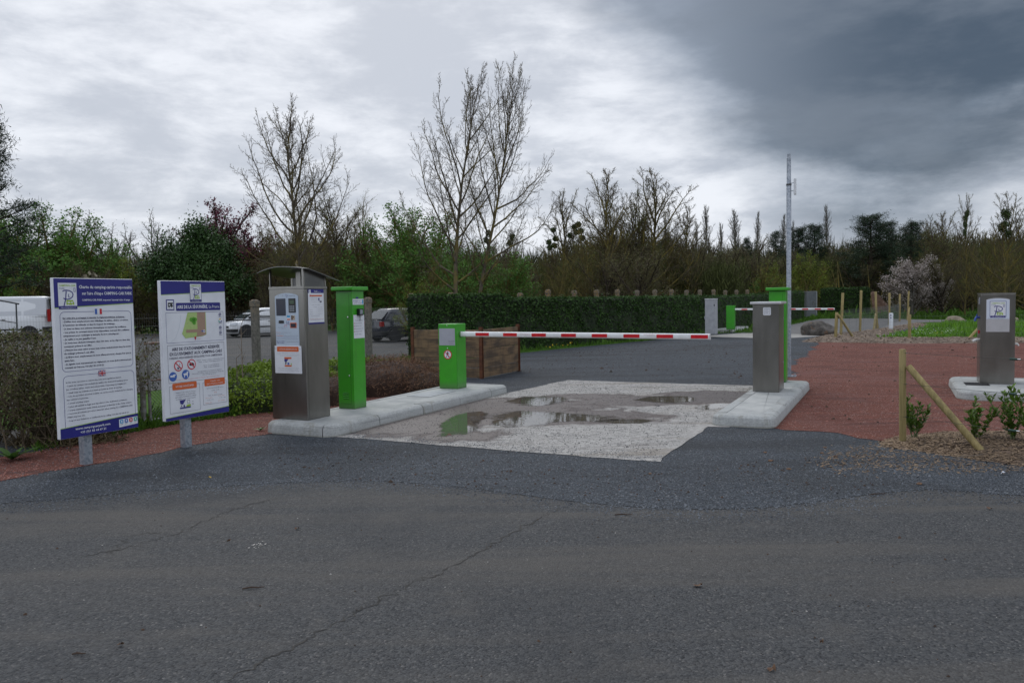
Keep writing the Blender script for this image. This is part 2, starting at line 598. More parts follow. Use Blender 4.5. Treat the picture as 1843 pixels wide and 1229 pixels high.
WET = []
def m_slab(g, b, P):
    ag = g.voro(P, 105, 'Color')
    sp = g.n('ShaderNodeSeparateColor'); g.link(ag, sp.inputs[0])
    n1 = g.noise(P, 1.1, 6, .6, .4)
    n2 = g.noise(P, 14, 5, .65)
    base = g.mix(g.sstep(n2, .35, .65), (.27, .26, .245), (.385, .372, .352))
    base = g.mix(g.m('MULTIPLY', g.sstep(n1, .5, .72), .35), base, (.30, .27, .235))
    # loose dark grit lying on the concrete, thicker in drifts
    drift = g.noise(P, 2.6, 5, .6, .6)
    thr = g.m('SUBTRACT', .985, g.m('MULTIPLY', g.sstep(drift, .44, .70), .30))
    gritm = g.sstep(g.m('SUBTRACT', sp.outputs[1], thr), -.004, .01)
    base = g.mix(g.m('MULTIPLY', gritm, .85), base, (.050, .052, .058))
    lane_c = mapping(g, P, (0, 0, -math.radians(64)), (.35, 3.2, 1))      # runs along the lane: tyre film and run-off
    brown = g.sstep(g.noise(lane_c, .9, 5, .6, .4), .54, .66)
    base = g.mix(g.m('MULTIPLY', brown, .5), base, (.19, .155, .115))
    tyre = g.sstep(g.noise(lane_c, 1.7, 4, .55, .2), .56, .70)
    base = g.mix(g.m('MULTIPLY', tyre, .40), base, (.12, .105, .10))
    oil = g.sstep(g.noise(P, 1.9, 4, .6, .3), .66, .72)
    base = g.mix(g.m('MULTIPLY', oil, .55), base, (.07, .06, .055))
    # wet zone: a stain with its own outline
    tot = None
    s = g.n('ShaderNodeSeparateXYZ'); g.link(P, s.inputs[0])
    for cx, cy, ang, ra, rb, w in WET:
        ca, sa = math.cos(ang), math.sin(ang)
        dx = g.m('SUBTRACT', s.outputs[0], cx); dy = g.m('SUBTRACT', s.outputs[1], cy)
        a = g.m('DIVIDE', g.m('ADD', g.m('MULTIPLY', dx, ca), g.m('MULTIPLY', dy, sa)), ra)
        c = g.m('DIVIDE', g.m('SUBTRACT', g.m('MULTIPLY', dy, ca), g.m('MULTIPLY', dx, sa)), rb)
        r = g.m('SQRT', g.m('ADD', g.m('MULTIPLY', a, a), g.m('MULTIPLY', c, c)))
        q = g.m('MULTIPLY', g.m('MAXIMUM', g.m('SUBTRACT', 1.35, r), 0.0), w)
        tot = q if tot is None else g.m('MAXIMUM', tot, q)
    tot = g.m('ADD', tot, g.m('MULTIPLY', g.m('SUBTRACT', g.noise(P, 1.8, 6, .62, .6), .5), 1.5))
    wet = g.sstep(tot, .18, .50)
    base = g.mix(g.m('MULTIPLY', wet, .88), base, g.mix(sp.outputs[0], (.060, .048, .046), (.125, .10, .092)))
    g.link(base, b.inputs['Base Color'])
    soaked = g.sstep(tot, .40, .62)
    g.link(g.m('SUBTRACT', .9, g.m('MULTIPLY', soaked, .42)), b.inputs['Roughness'])
    g.link(g.m('SUBTRACT', .3, g.m('MULTIPLY', wet, .12)), b.inputs['Specular IOR Level'])
    h = g.m('ADD', g.m('MULTIPLY', n2, .6), g.m('MULTIPLY', gritm, .5))
    bump_to(g, b, h, .35, .008)

def m_kerb(g, b, P):
    n1 = g.noise(P, 2.4, 6, .62, .4)
    n2 = g.noise(P, 40, 4, .65)
    st = g.noise(mapping(g, P, (0, 0, 0), (3, 3, .6)), 2.0, 5, .6)
    geo = g.n('ShaderNodeNewGeometry')
    base = g.mix(g.sstep(n2, .3, .7), (.30, .31, .305), (.415, .425, .415))
    base = g.mix(g.m('MULTIPLY', g.sstep(n1, .45, .75), .45), base, (.20, .21, .20))
    rub = g.noise(mapping(g, P, (0, 0, 0), (.8, .8, 26)), 1.6, 5, .65, .3)
    base = g.mix(g.m('MULTIPLY', g.sstep(rub, .56, .66), .45), base, (.10, .10, .098))      # tyre scuffs
    base = g.mix(g.m('MULTIPLY', g.sstep(st, .54, .68), .5), base, (.20, .19, .15))
    s = g.n('ShaderNodeSeparateXYZ'); g.link(P, s.inputs[0])
    low = g.m('SUBTRACT', 1.0, g.sstep(g.m('ADD', s.outputs[2], g.m('MULTIPLY', n1, .03)), .015, .055))
    base = g.mix(g.m('MULTIPLY', low, .6), base, (.16, .15, .10))     # algae and splash dirt at the foot, also painting shade onto the kerb sides
    g.link(base, b.inputs['Base Color'])
    b.inputs['Roughness'].default_value = .85
    b.inputs['Specular IOR Level'].default_value = .3
    bump_to(g, b, n2, .25, .004)

def m_steel(g, b, P):
    br = g.noise(mapping(g, P, (0, 0, 0), (240, 240, .8)), 1.0, 3, .6)
    n1 = g.noise(mapping(g, P, (0, 0, 0), (2, 2, .7)), 1.6, 5, .6)
    base = g.mix(g.sstep(n1, .3, .7), (.25, .243, .226), (.32, .31, .29))
    g.link(base, b.inputs['Base Color'])
    b.inputs['Metallic'].default_value = 1.0
    g.link(g.m('ADD', .17, g.m('ADD', g.m('MULTIPLY', br, .18), g.m('MULTIPLY', n1, .12))), b.inputs['Roughness'])
    bump_to(g, b, br, .05, .001)

def m_galv(g, b, P):
    v = g.voro(P, 38, 'Color')
    sp = g.n('ShaderNodeSeparateColor'); g.link(v, sp.inputs[0])
    base = g.mix(sp.outputs[0], (.22, .25, .29), (.38, .41, .45))
    g.link(base, b.inputs['Base Color'])
    b.inputs['Metallic'].default_value = .55
    b.inputs['Roughness'].default_value = .5

def m_plank(g, b, P):
    oi = g.n('ShaderNodeObjectInfo')
    off = g.n('ShaderNodeVectorMath', operation='SCALE'); 
    cx = g.xyz(oi.outputs['Random'], oi.outputs['Random'], oi.outputs['Random'])
    g.link(cx, off.inputs[0]); off.inputs[3].default_value = 37.0
    ad = g.n('ShaderNodeVectorMath', operation='ADD'); g.link(P, ad.inputs[0]); g.link(off.outputs[0], ad.inputs[1])
    V = ad.outputs[0]
    gr = g.noise(mapping(g, V, (0, 0, 0), (1.2, 8, 34)), 1.3, 6, .65, .1)
    st = g.noise(mapping(g, V, (0, 0, 0), (1.3, 1, 5)), 1.2, 5, .60, .2)
    drip = g.noise(mapping(g, V, (0, 0, 0), (5, 1, 1.6)), 1.1, 6, .7, .1)
    base = g.mix(g.sstep(gr, .3, .7), (.125, .078, .040), (.25, .165, .088))
    base = g.mix(g.m('MULTIPLY', g.sstep(st, .40, .66), .75), base, (.045, .034, .026))
    base = g.mix(g.m('MULTIPLY', g.sstep(drip, .42, .74), .6), base, (.030, .026, .024))
    grey = g.sstep(oi.outputs['Random'], .0, 1.0)
    g.link(base, b.inputs['Base Color'])
    b.inputs['Roughness'].default_value = .85
    bump_to(g, b, gr, .3, .004)

def m_postwood(g, b, P):
    gr = g.noise(mapping(g, P, (0, 0, 0), (30, 30, 2)), 1.0, 6, .65, .4)
    st = g.noise(P, 6, 5, .6, .5)
    base = g.mix(g.sstep(gr, .3, .7), (.19, .148, .052), (.32, .25, .105))
    base = g.mix(g.m('MULTIPLY', g.sstep(st, .55, .72), .45), base, (.10, .085, .045))
    g.link(base, b.inputs['Base Color'])
    b.inputs['Roughness'].default_value = .75
    bump_to(g, b, gr, .3, .004)

def m_concpost(g, b, P):
    n1 = g.noise(P, 14, 5, .65, .4)
    s = g.n('ShaderNodeSeparateXYZ'); g.link(P, s.inputs[0])
    base = g.mix(g.sstep(n1, .35, .65), (.085, .080, .070), (.165, .155, .135))
    oi = g.n('ShaderNodeObjectInfo')
    lich = g.m('MULTIPLY', g.m('MULTIPLY', g.sstep(g.m('ADD', s.outputs[2], g.m('MULTIPLY', n1, .5)), 1.45, 2.0), g.sstep(n1, .42, .58)), g.m('ADD', .35, g.m('MULTIPLY', oi.outputs['Random'], .65)))
    base = g.mix(g.m('MULTIPLY', lich, .9), base, (.26, .15, .035))    # orange lichen, thickest on the weathered head
    g.link(base, b.inputs['Base Color'])
    b.inputs['Roughness'].default_value = .9
    bump_to(g, b, n1, .4, .006)

def m_bark(c1, c2, lichen=None):
    def f(g, b, P):
        n = g.noise(mapping(g, P, (0, 0, 0), (1, 1, .35)), 11, 5, .65, .4)
        base = g.mix(g.sstep(n, .35, .65), c1, c2)
        if lichen:
            l = g.noise(P, 1.4, 5, .65, .4)
            base = g.mix(g.m('MULTIPLY', g.sstep(l, .44, .62), .85), base, lichen)
        g.link(base, b.inputs['Base Color'])
        b.inputs['Roughness'].default_value = .9
        b.inputs['Specular IOR Level'].default_value = .15
    return f

def m_rock(g, b, P):
    n1 = g.noise(P, 3.0, 7, .68, .4)
    n2 = g.noise(P, 14, 6, .7)
    l = g.voro(P, 7, 'Distance')
    base = g.mix(g.sstep(n1, .35, .65), (.052, .046, .040), (.14, .125, .11))
    base = g.mix(g.m('MULTIPLY', g.sstep(n2, .56, .7), .5), base, (.21, .20, .18))
    base = g.mix(g.m('MULTIPLY', g.sstep(g.noise(P, 5, 4, .6), .62, .68), .7), base, (.20, .10, .045))
    g.link(base, b.inputs['Base Color'])
    b.inputs['Roughness'].default_value = .9
    bump_to(g, b, g.m('ADD', n2, n1), 1.0, .05)

def m_water(g, b, P):
    b.inputs['Base Color'].default_value = (.10, .088, .072, 1)
    b.inputs['Roughness'].default_value = .022
    b.inputs['IOR'].default_value = 1.33
    b.inputs['Specular IOR Level'].default_value = .5
    n = g.noise(P, 3.4, 6, .68, .5)
    at = g.n('ShaderNodeAttribute'); at.attribute_name = 'edge'
    sig = g.m('ADD', at.outputs['Fac'], g.m('MULTIPLY', g.m('SUBTRACT', n, .5), 1.7))
    g.link(g.m('MULTIPLY', g.sstep(sig, .24, .60), .90), b.inputs['Alpha'])
    bump_to(g, b, g.noise(P, 9, 3, .5), .03, .01)

ground_mat('asphalt', m_asphalt)
ground_mat('gravel', m_gravel)
ground_mat('red_gravel', m_red)
ground_mat('soil', m_soil)
ground_mat('grass_base', m_grassbase)
ground_mat('kerb_concrete', m_kerb)
ground_mat('steel', m_steel)
ground_mat('galvanised', m_galv)
ground_mat('plank', m_plank)
ground_mat('post_wood', m_postwood)
ground_mat('concrete_post', m_concpost)
ground_mat('rock', m_rock)
ground_mat('water', m_water)
ground_mat('bark_ash', m_bark((.055, .047, .036), (.125, .108, .080), (.17, .135, .035)))
ground_mat('bark_brown', m_bark((.050, .040, .028), (.112, .090, .062), (.115, .094, .035)))
ground_mat('bark_grey', m_bark((.075, .068, .058), (.16, .15, .13)))
ground_mat('bark_olive', m_bark((.062, .052, .022), (.13, .106, .044), (.17, .135, .036)))
ground_mat('bark_dark', m_bark((.022, .017, .013), (.055, .043, .032)))
WHITE = pm('white_panel', (.74, .76, .80), (.66, .68, .72), 3, .42, spec=.4)
NAVY = pm('navy_print', (.012, .012, .17), (.016, .016, .20), 2, .4)
NAVY2 = pm('navy_ink', (.03, .028, .20), rough=.5)
INK = pm('grey_ink', (.045, .045, .09), rough=.6)
INKL = pm('pale_ink', (.13, .13, .18), rough=.6)
LIME = pm('lime_print', (.30, .47, .03), rough=.5)
ORANGE = pm('orange_print', (.62, .12, .025), rough=.5)
REDP = pm('red_print', (.55, .012, .03), rough=.45)
BLUEP = pm('blue_print', (.04, .12, .42), rough=.45)
LBLUE = pm('sky_blue_print', (.06, .32, .58), rough=.45)
TEAL = pm('teal_print', (.05, .36, .28), rough=.45)
MAPG = pm('pale_green_print', (.42, .55, .20), (.36, .50, .17), 40, .5)
MAPT = pm('tan_print', (.36, .24, .17), rough=.5)
MAPD = pm('leaf_green_print', (.10, .36, .03), rough=.5)
BLACK = pm('black_plastic', (.012, .012, .014), rough=.35)
DARKP = pm('dark_screen', (.025, .028, .05), rough=.18)
LCD = pm('lcd_green', (.06, .10, .06), rough=.25)
GREYP = pm('grey_print', (.30, .31, .35), rough=.45)
def m_green(g, b, P):
    n1 = g.noise(P, 3, 6, .65, .4)
    s = g.n('ShaderNodeSeparateXYZ'); g.link(P, s.inputs[0])
    base = g.mix(g.sstep(n1, .35, .65), (.044, .335, .016), (.038, .295, .014))
    run = g.noise(mapping(g, P, (0, 0, 0), (22, 22, .9)), 1.0, 5, .6)
    base = g.mix(g.m('MULTIPLY', g.sstep(run, .54, .72), .28), base, (.055, .16, .035))      # faint water runs
    low = g.m('SUBTRACT', 1.0, g.sstep(g.m('ADD', s.outputs[2], g.m('MULTIPLY', g.noise(P, 30, 4, .7), .10)), .05, .20))
    base = g.mix(g.m('MULTIPLY', low, .55), base, (.085, .10, .06))                          # splashed grit at the foot
    g.link(base, b.inputs['Base Color'])
    g.link(g.m('ADD', .26, g.m('MULTIPLY', n1, .25)), b.inputs['Roughness'])
    b.inputs['Coat Weight'].default_value = .2
    bump_to(g, b, g.noise(P, 160, 2, .5), .05, .002)
GREEN = ground_mat('green_paint', m_green)
GREEND = pm('green_groove', (.012, .10, .006), rough=.6)
WARM = pm('arm_white', (.78, .79, .80), (.68, .69, .69), 5, .35, coat=.2)
REDR = pm('red_reflective', (.60, .014, .022), (.52, .012, .02), 6, .3)
RUST = pm('rusty_steel', (.13, .045, .018), (.065, .022, .010), 9, .85, bump=.3, bscale=90)
WIRE = pm('wire', (.16, .17, .17), rough=.5, metal=.6)

# ================================================================== GROUND SHEETS
def jit_poly(pts, step=.18, amp=.03, seed=0, near=22):
    r = random.Random(seed)
    out = []
    n = len(pts)
    for i in range(n):
        a, b = Vector(pts[i][:2]), Vector(pts[(i + 1) % n][:2])
        L = (b - a).length
        mid = (a + b) / 2
        k = max(1, int(L / step)) if mid.length < near + 20 and L < 60 else 1
        nrm = Vector((-(b - a).y, (b - a).x)).normalized() if L > 0 else Vector((0, 0))
        for j in range(k):
            p = a.lerp(b, j / k)
            w = 0 if k == 1 else (r.gauss(0, amp) + amp * 1.5 * math.sin(p.x * 2.1 + p.y * 1.7 + seed))
            out.append(p + nrm * w)
    return out

def smooth_line(pts, sub=5):
    """Catmull-Rom through 2-D points"""
    P = [Vector(p[:2]) for p in pts]
    out = []
    for i in range(len(P) - 1):
        p0, p1, p2, p3 = P[max(i - 1, 0)], P[i], P[i + 1], P[min(i + 2, len(P) - 1)]
        for k in range(sub):
            t = k / sub
            out.append(.5 * ((2 * p1) + (p2 - p0) * t + (2 * p0 - 5 * p1 + 4 * p2 - p3) * t * t + (3 * p1 - p0 - 3 * p2 + p3) * t ** 3))
    out.append(P[-1])
    return out

def sheet(name, pts, z, mat, amp=.0, seed=0, step=.18, parent=None):
    pts = jit_poly(pts, step, amp, seed) if amp else [Vector(p[:2]) for p in pts]
    me = bpy.data.meshes.new(name)
    me.from_pydata([(p.x, p.y, z) for p in pts], [], [tuple(range(len(pts)))])
    bm = bmesh.new(); bm.from_mesh(me)
    bmesh.ops.triangulate(bm, faces=bm.faces)
    bmesh.ops.recalc_face_normals(bm, faces=bm.faces)
    for f in bm.faces:
        if f.normal.z < 0: f.normal_flip()
    bm.to_mesh(me); bm.free()
    me.materials.append(mat)
    o = link(name, me, parent)
    if parent is None: o['kind'] = 'structure'
    return o

def inside(poly, xs, ys):
    poly = [(p[0], p[1]) for p in poly]
    c = np.zeros(len(xs), bool)
    n = len(poly)
    for i in range(n):
        x1, y1 = poly[i]; x2, y2 = poly[(i + 1) % n]
        if y1 == y2: continue
        cond = ((y1 > ys) != (y2 > ys)) & (xs < (x2 - x1) * (ys - y1) / (y2 - y1) + x1)
        c ^= cond
    return c

def edge_dist(poly, xs, ys):
    d = np.full(len(xs), 1e9)
    n = len(poly)
    for i in range(n):
        x1, y1 = poly[i][:2]; x2, y2 = poly[(i + 1) % n][:2]
        vx, vy = x2 - x1, y2 - y1
        t = np.clip(((xs - x1) * vx + (ys - y1) * vy) / (vx * vx + vy * vy + 1e-9), 0, 1)
        d = np.minimum(d, np.hypot(xs - x1 - t * vx, ys - y1 - t * vy))
    return d

def in_poly(poly, N):
    xs = np.array([p[0] for p in poly]); ys = np.array([p[1] for p in poly])
    X = rng.uniform(xs.min(), xs.max(), N * 4); Y = rng.uniform(ys.min(), ys.max(), N * 4)
    k = inside(poly, X, Y)
    return X[k][:N], Y[k][:N]

def snoise(x, y, s=1.0, o=0.0):
    return (np.sin(x * s * 1.7 + 1.3 * np.sin(y * s * 1.1 + o)) + np.sin(y * s * 2.3 + 1.7 * np.sin(x * s * .9 + o * 2)) + .5 * np.sin((x + y) * s * 4.1 + o)) / 2.5

def mound(name, poly, z0, h, mat, cell=.12, edge=.5, rough=.3, kind='structure', seed=1.0):
    xs = np.array([p[0] for p in poly]); ys = np.array([p[1] for p in poly])
    gx = np.arange(xs.min() - cell, xs.max() + cell * 2, cell); gy = np.arange(ys.min() - cell, ys.max() + cell * 2, cell)
    X, Y = np.meshgrid(gx, gy); xf, yf = X.ravel(), Y.ravel()
    ins = inside(poly, xf, yf); d = edge_dist(poly, xf, yf)
    t = np.clip(d / edge, 0, 1); t = t * t * (3 - 2 * t)
    z = np.where(ins, z0 + h * t * (1 + rough * snoise(xf, yf, 2.2, seed)) + .15 * h * t * snoise(xf, yf, 9, seed), z0 - .02)
    ny, nx = X.shape
    idx = np.arange(nx * ny).reshape(ny, nx)
    q = np.stack([idx[:-1, :-1], idx[:-1, 1:], idx[1:, 1:], idx[1:, :-1]], -1).reshape(-1, 4)
    keep = ins[q].any(1)
    me = new_mesh(name, np.stack([xf, yf, z], 1), q[keep], [mat], smooth=True)
    o = link(name, me); o['kind'] = kind
    return o

def H(px, py): 
    p = gp(px, py); return (p.x, p.y)

# --- base terrain
R_ = 1400
sheet('ground', [(-R_, -R_), (R_, -R_), (R_, R_), (-R_, R_)], 0.0, MATS['grass_base'])
sheet('asphalt_road', [(-60, -30), (60, -30), (60, 7.6), (14, 8.2), (8, 9.5), (-8, 10.5), (-60, 9.5)], .004, MATS['asphalt'])
# cracks in the asphalt: dark jagged open joints
road = bpy.data.objects['asphalt_road']
def crack(pts, w, seed):
    r = random.Random(seed)
    P = smooth_line([H(*p) for p in pts], 14)
    L, Rr = [], []
    for i, p in enumerate(P):
        t = (P[min(i + 1, len(P) - 1)] - P[max(i - 1, 0)]).normalized()
        n = Vector((-t.y, t.x))
        q = p + n * r.gauss(0, .018)
        ww = w * abs(r.gauss(.8, .5)) * min(1, i / 5, (len(P) - 1 - i) / 5) + .0008
        L.append(q + n * ww); Rr.append(q - n * ww)
    n = len(P)
    vs = [(p.x, p.y, .0062) for p in L + Rr]
    fs = [(i, n + i, n + i + 1, i + 1) for i in range(n - 1)]
    link('crack', new_mesh('crack', vs, fs, [pm('crack_dirt', (.028, .027, .025), (.052, .048, .042), 30, .95)]), road)
crack([(395, 1229), (520, 1170), (640, 1105), (720, 1060), (800, 1028), (880, 985), (940, 950), (1010, 915)], .0048, 1)
crack([(130, 1005), (230, 985), (330, 955), (400, 925), (470, 905), (500, 897)], .005, 2)
crack([(200, 1000), (215, 980), (240, 965), (300, 958)], .004, 3)
crack([(640, 1105), (655, 1090), (700, 1078)], .003, 4)

ctrl = [(-260, 935), (0, 907), (120, 899), (250, 886), (400, 876), (550, 868), (650, 866), (760, 871), (850, 880), (950, 893), (1050, 905), (1180, 915), (1300, 917), (1400, 912), (1500, 900), (1600, 887), (1700, 882), (1843, 893), (2150, 900)]
apron_edge = smooth_line([H(*p) for p in ctrl], 6)
gravel_poly = [tuple(p) for p in apron_edge] + [(16, 9), (14, 13), (12.5, 28), (20, 36), (20, 47), H(1236, 606), H(880, 641), (-2.5, 19.0), UV(12.0, -7.3)[:2], UV(7.0, -7.6)[:2], (-14, 7.0)]
sheet('gravel_yard', gravel_poly, .008, MATS['gravel'], amp=.022, seed=3)

red_l = [H(-300, 925), H(0, 870), H(100, 850), H(200, 832), H(330, 805), H(420, 792), H(478, 784), UV(7.8, -6.9)[:2], UV(12.1, -6.9)[:2], UV(12.15, -7.35)[:2],
         H(700, 706), H(610, 722), H(480, 740), H(380, 752), H(290, 768), H(200, 788), H(120, 803), H(0, 824), H(-300, 862)]
sheet('red_gravel_strip', red_l, .012, MATS['red_gravel'], amp=.03, seed=5)
red_r = [H(1385, 770), H(1480, 777), H(1560, 788), H(1620, 801), H(1843, 818), H(2200, 835), (32, 20), (32, 28), H(1843, 614), H(1600, 616), H(1474, 617), H(1464, 630), H(1445, 645), H(1420, 662), UV(14, -1.6)[:2], UV(10, -1.6)[:2]]
sheet('red_gravel_path', red_r, .012, MATS['red_gravel'], amp=.05, seed=6)

carpark = [(-60, 8.8), (-9.6, 9.7), (-5.75, 17.35), (-4.05, 21.05), (-3.1, 23.6), (4, 34), (6, 47), (-60, 49)]
sheet('car_park_asphalt', carpark, .005, MATS['asphalt'])
far_road = [H(1335, 603), H(1400, 590), H(1440, 580), H(1478, 574), H(1560, 573), H(1640, 575), H(1740, 576.5), H(1900, 577), H(2400, 575), H(2400, 576.5), H(1900, 578.6), H(1720, 578.6), H(1650, 581), H(1625, 586), H(1585, 592), H(1530, 600), H(1475, 606), H(1420, 606)]
sheet('lane', far_road, .013, pm('lane_gravel', (.10, .10, .10), (.15, .145, .14), 4, .9), amp=.08, seed=8, step=.5)

# --- concrete slab between the islands, with puddles
SU0, SU1, SV0, SV1 = 7.42, 14.45, -6.02, -1.9
def dirw(px, py): return gp(px, py)
def wet(px, py, ex, ey, w=1.0):
    c, a, b = gp(px, py), gp(px + ex, py), gp(px, py + ey)
    WET.append((c.x, c.y, 0.0, (a - c).length, (b - c).length, w))
wet(760, 765, 130, 22); wet(900, 735, 190, 20); wet(1000, 752, 210, 16); wet(1180, 722, 190, 9); wet(1290, 712, 110, 9, .9); wet(1060, 716, 120, 7, .7)
wet(680, 775, 70, 10, .8); wet(820, 786, 110, 12, .8)
ground_mat('slab', m_slab)
sheet('concrete_slab', [UV(SU0, SV0)[:2], UV(SU0, SV1 - .15)[:2], UV(SU0 + 2.25, SV1 - .15)[:2], UV(SU0 + 2.3, SV1 + .1)[:2], UV(SU1, SV1 + .1)[:2], UV(SU1, SV0 + .2)[:2], UV(12.2, SV0)[:2]], .013, MATS['slab'], amp=.012, seed=9)
# far slab by the second barrier
sheet('concrete_slab', [H(1255, 606), H(1335, 600), H(1440, 602), H(1475, 606), H(1400, 610)], .015, pm('far_slab', (.34, .33, .31), (.24, .23, .21), 3, .85), amp=.02, seed=10)

def puddle(pts, seed):
    r = random.Random(seed)
    P = smooth_line([H(*p) for p in pts] + [H(*pts[0])], 5)[:-1]
    c = sum((Vector(p) for p in P), Vector((0, 0))) / len(P)
    vs, ed = [(c.x, c.y,   .0155)], [1.0]
    n = len(P)
    for k, t in enumerate((.45, .75, 1.0)):
        for p in P:
            q = c + (p - c) * t * (1.12 if k == 2 else 1)
            vs.append((q.x, q.y,   .0155)); ed.append((.8, .5, -.12)[k])
    fs = [(0, 1 + i, 1 + (i + 1) % n) for i in range(n)]
    for k in range(2):
        b0, b1 = 1 + k * n, 1 + (k + 1) * n
        fs += [(b0 + i, b1 + i, b1 + (i + 1) % n, b0 + (i + 1) % n) for i in range(n)]
    me = new_mesh('puddle', vs, fs, [MATS['water']])
    at = me.attributes.new('edge', 'FLOAT', 'POINT')
    at.data.foreach_set('value', ed)
    bm = bmesh.new(); bm.from_mesh(me); bmesh.ops.recalc_face_normals(bm, faces=bm.faces)
    for f in bm.faces:
        if f.normal.z < 0: f.normal_flip()
    bm.to_mesh(me); bm.free()
    o = link('puddle', me); o['kind'] = 'structure'
puddle([(860, 752), (905, 741), (980, 741), (1060, 746), (1125, 752), (1110, 760), (1020, 762), (960, 772), (880, 771)], 1)
puddle([(905, 726), (935, 714), (1000, 714), (1035, 719), (1010, 729), (950, 734)], 2)
puddle([(1130, 722), (1165, 714), (1230, 713), (1262, 719), (1240, 727), (1180, 728)], 3)
puddle([(780, 790), (795, 758), (838, 742), (880, 738), (875, 760), (840, 790)], 4)
puddle([(1245, 735), (1285, 727), (1325, 726), (1310, 735), (1270, 741)], 5)
puddle([(1050, 762), (1120, 755), (1180, 757), (1150, 765)], 6)

# --- mulch, turf
mulch_near = [H(1580, 797), H(1615, 787), H(1700, 778), H(1843, 778), H(2150, 776), H(2150, 862), H(1900, 850), H(1780, 833), H(1680, 818), H(1590, 806)]
mulch_mat = pm('mulch_base', (.052, .034, .022), (.13, .088, .058), 14, .95, bump=.9, bscale=50)
mound('mulch_bed', mulch_near, .008, .07, mulch_mat, .07, .5)
mulch_far = [H(1440, 616), H(1470, 607), H(1500, 602), H(1530, 600), H(1585, 592), H(1640, 583), H(1668, 583), H(1660, 588), H(1632, 592), H(1600, 603), H(1570, 610), H(1640, 610), H(1843, 610), H(2200, 609), H(2200, 617), H(1843, 618), H(1620, 619)]
mound('mulch_bed', mulch_far, .010, .07, pm('mulch_pale', (.095, .068, .050), (.20, .152, .115), 9, .95, bump=.8, bscale=30), .22, .5)

def chips(name, poly, N, size, mat, z, hgt=.0, parent=None, var=.5, jit=0.0, edge=.5):
    X, Y = in_poly(poly, N)
    if jit:
        X = X + rng.normal(0, jit, len(X)); Y = Y + rng.normal(0, jit, len(Y))
    n = len(X)
    ins = inside(poly, X, Y)
    t = np.where(ins, np.clip(edge_dist(poly, X, Y) / edge, 0, 1), 0)
    t = t * t * (3 - 2 * t)
    pos = np.stack([X, Y, z + hgt * t * (1 + .3 * snoise(X, Y, 2.2, 1.0)) + .15 * hgt * t * snoise(X, Y, 9, 1.0)], 1)
    s = size * rng.uniform(1 - var, 1 + var, n)
    v, f = scatter(CHIP_V, CHIP_F, pos, s, yaw_tilt(n, .35))
    return tag(link(name, new_mesh(name, v, f, [mat]), parent), kind='stuff')
chip_m = leafmat('wood_chips', (.045, .028, .018), (.32, .225, .14))
chips('wood_chip_mulch', mulch_near, 14000, .035, chip_m, .014, .07)
chips('wood_chip_mulch', [H(1460, 830), H(1560, 800), H(1650, 800), H(1800, 830), H(1900, 850), H(1700, 850), H(1500, 850)], 1500, .028, chip_m, .012, 0, jit=.1)
chips('wood_chip_mulch', mulch_far, 9000, .085, leafmat('pale_chips', (.075, .052, .038), (.33, .255, .19)), .02, .07)

def stones(name, poly, N, size, mat, z, jit=0.0):
    X, Y = in_poly(poly, N)
    if jit: X = X + rng.normal(0, jit, len(X)); Y = Y + rng.normal(0, jit, len(Y))
    n = len(X)
    s = size * np.exp(rng.normal(0, .35, n))
    S = np.stack([s, s * rng.uniform(.6, 1, n), s * rng.uniform(.5, .9, n)], 1)
    n_ = len(X); v, f = scatter(PYR_V, PYR_F, np.stack([X, Y, z + s * .15], 1), S, yaw_tilt(n_, .3))
    return tag(link(name, new_mesh(name, v, f, [mat])), kind='stuff')
stone_m = leafmat('blue_grey_chippings', (.022, .027, .034), (.155, .170, .190), .75)
front = [tuple(p) for p in apron_edge if -6.5 < p.x < 9]
band = front + [(9.5, 8.2), (4.2, 8.3), (1.6, 7.35), (-2.1, 9.15), (-3.4, 9.6), (-6.2, 8.6)]
stones('loose_gravel', band, 34000, .0058, stone_m, .009, .02)
stones('loose_gravel', [tuple(Vector(p) + Vector((0, -.30))) for p in front] + front[::-1], 9000, .0058, stone_m, .005, .09)
stones('loose_gravel', [tuple(Vector(p) + Vector((0, -.06))) for p in front] + [tuple(Vector(p) + Vector((0, .06))) for p in front[::-1]], 9000, .0062, stone_m, .007, .02)
# grit that has strayed over the slab edges and the foot of the kerbs
stones('grit', [UV(7.3, -6.0)[:2], UV(7.3, -2.1)[:2], UV(7.7, -2.1)[:2], UV(7.7, -6.0)[:2]], 1800, .0060, stone_m, .013, .09)
stones('grit', [UV(7.5, -5.98)[:2], UV(7.5, -2.2)[:2], UV(14.3, -2.2)[:2], UV(14.3, -5.98)[:2]], 9000, .0055, leafmat('dark_grit', (.018, .018, .02), (.09, .09, .095), .7), .0135)
stones('grit', red_r, 9000, .010, leafmat('red_grit', (.10, .035, .028), (.34, .15, .12), .8), .013)
stones('grit', red_l[:10] + red_l[10:], 7000, .008, MATS['red_grit'], .013)

def blades(name, poly, N, hgt, mat, z=.01, var=.4, wid=1.0, tilt=.45, jit=0):
    X, Y = in_poly(poly, N)
    if jit: X = X + rng.normal(0, jit, len(X)); Y = Y + rng.normal(0, jit, len(Y))
    n = len(X)
    s = hgt * np.exp(rng.normal(0, var, n)) * (1 + .4 * snoise(X, Y, 1.5, 3.0))
    v, f = scatter(BLADE_V * np.array([wid, 1, 1]), BLADE_F, np.stack([X, Y, np.full(n, z)], 1), s, yaw_tilt(n, tilt))
    return tag(link(name, new_mesh(name, v, f, [mat])), kind='stuff')
grass_m = leafmat('grass_blades', (.030, .085, .008), (.115, .235, .026), .55, .3)
lawn = [H(1575, 611), H(1843, 610.5), H(2200, 609), H(2300, 578), H(1900, 579.5), H(1715, 580), H(1672, 590), H(1622, 602)]
sheet('lawn', lawn, .012, MATS['grass_base'])
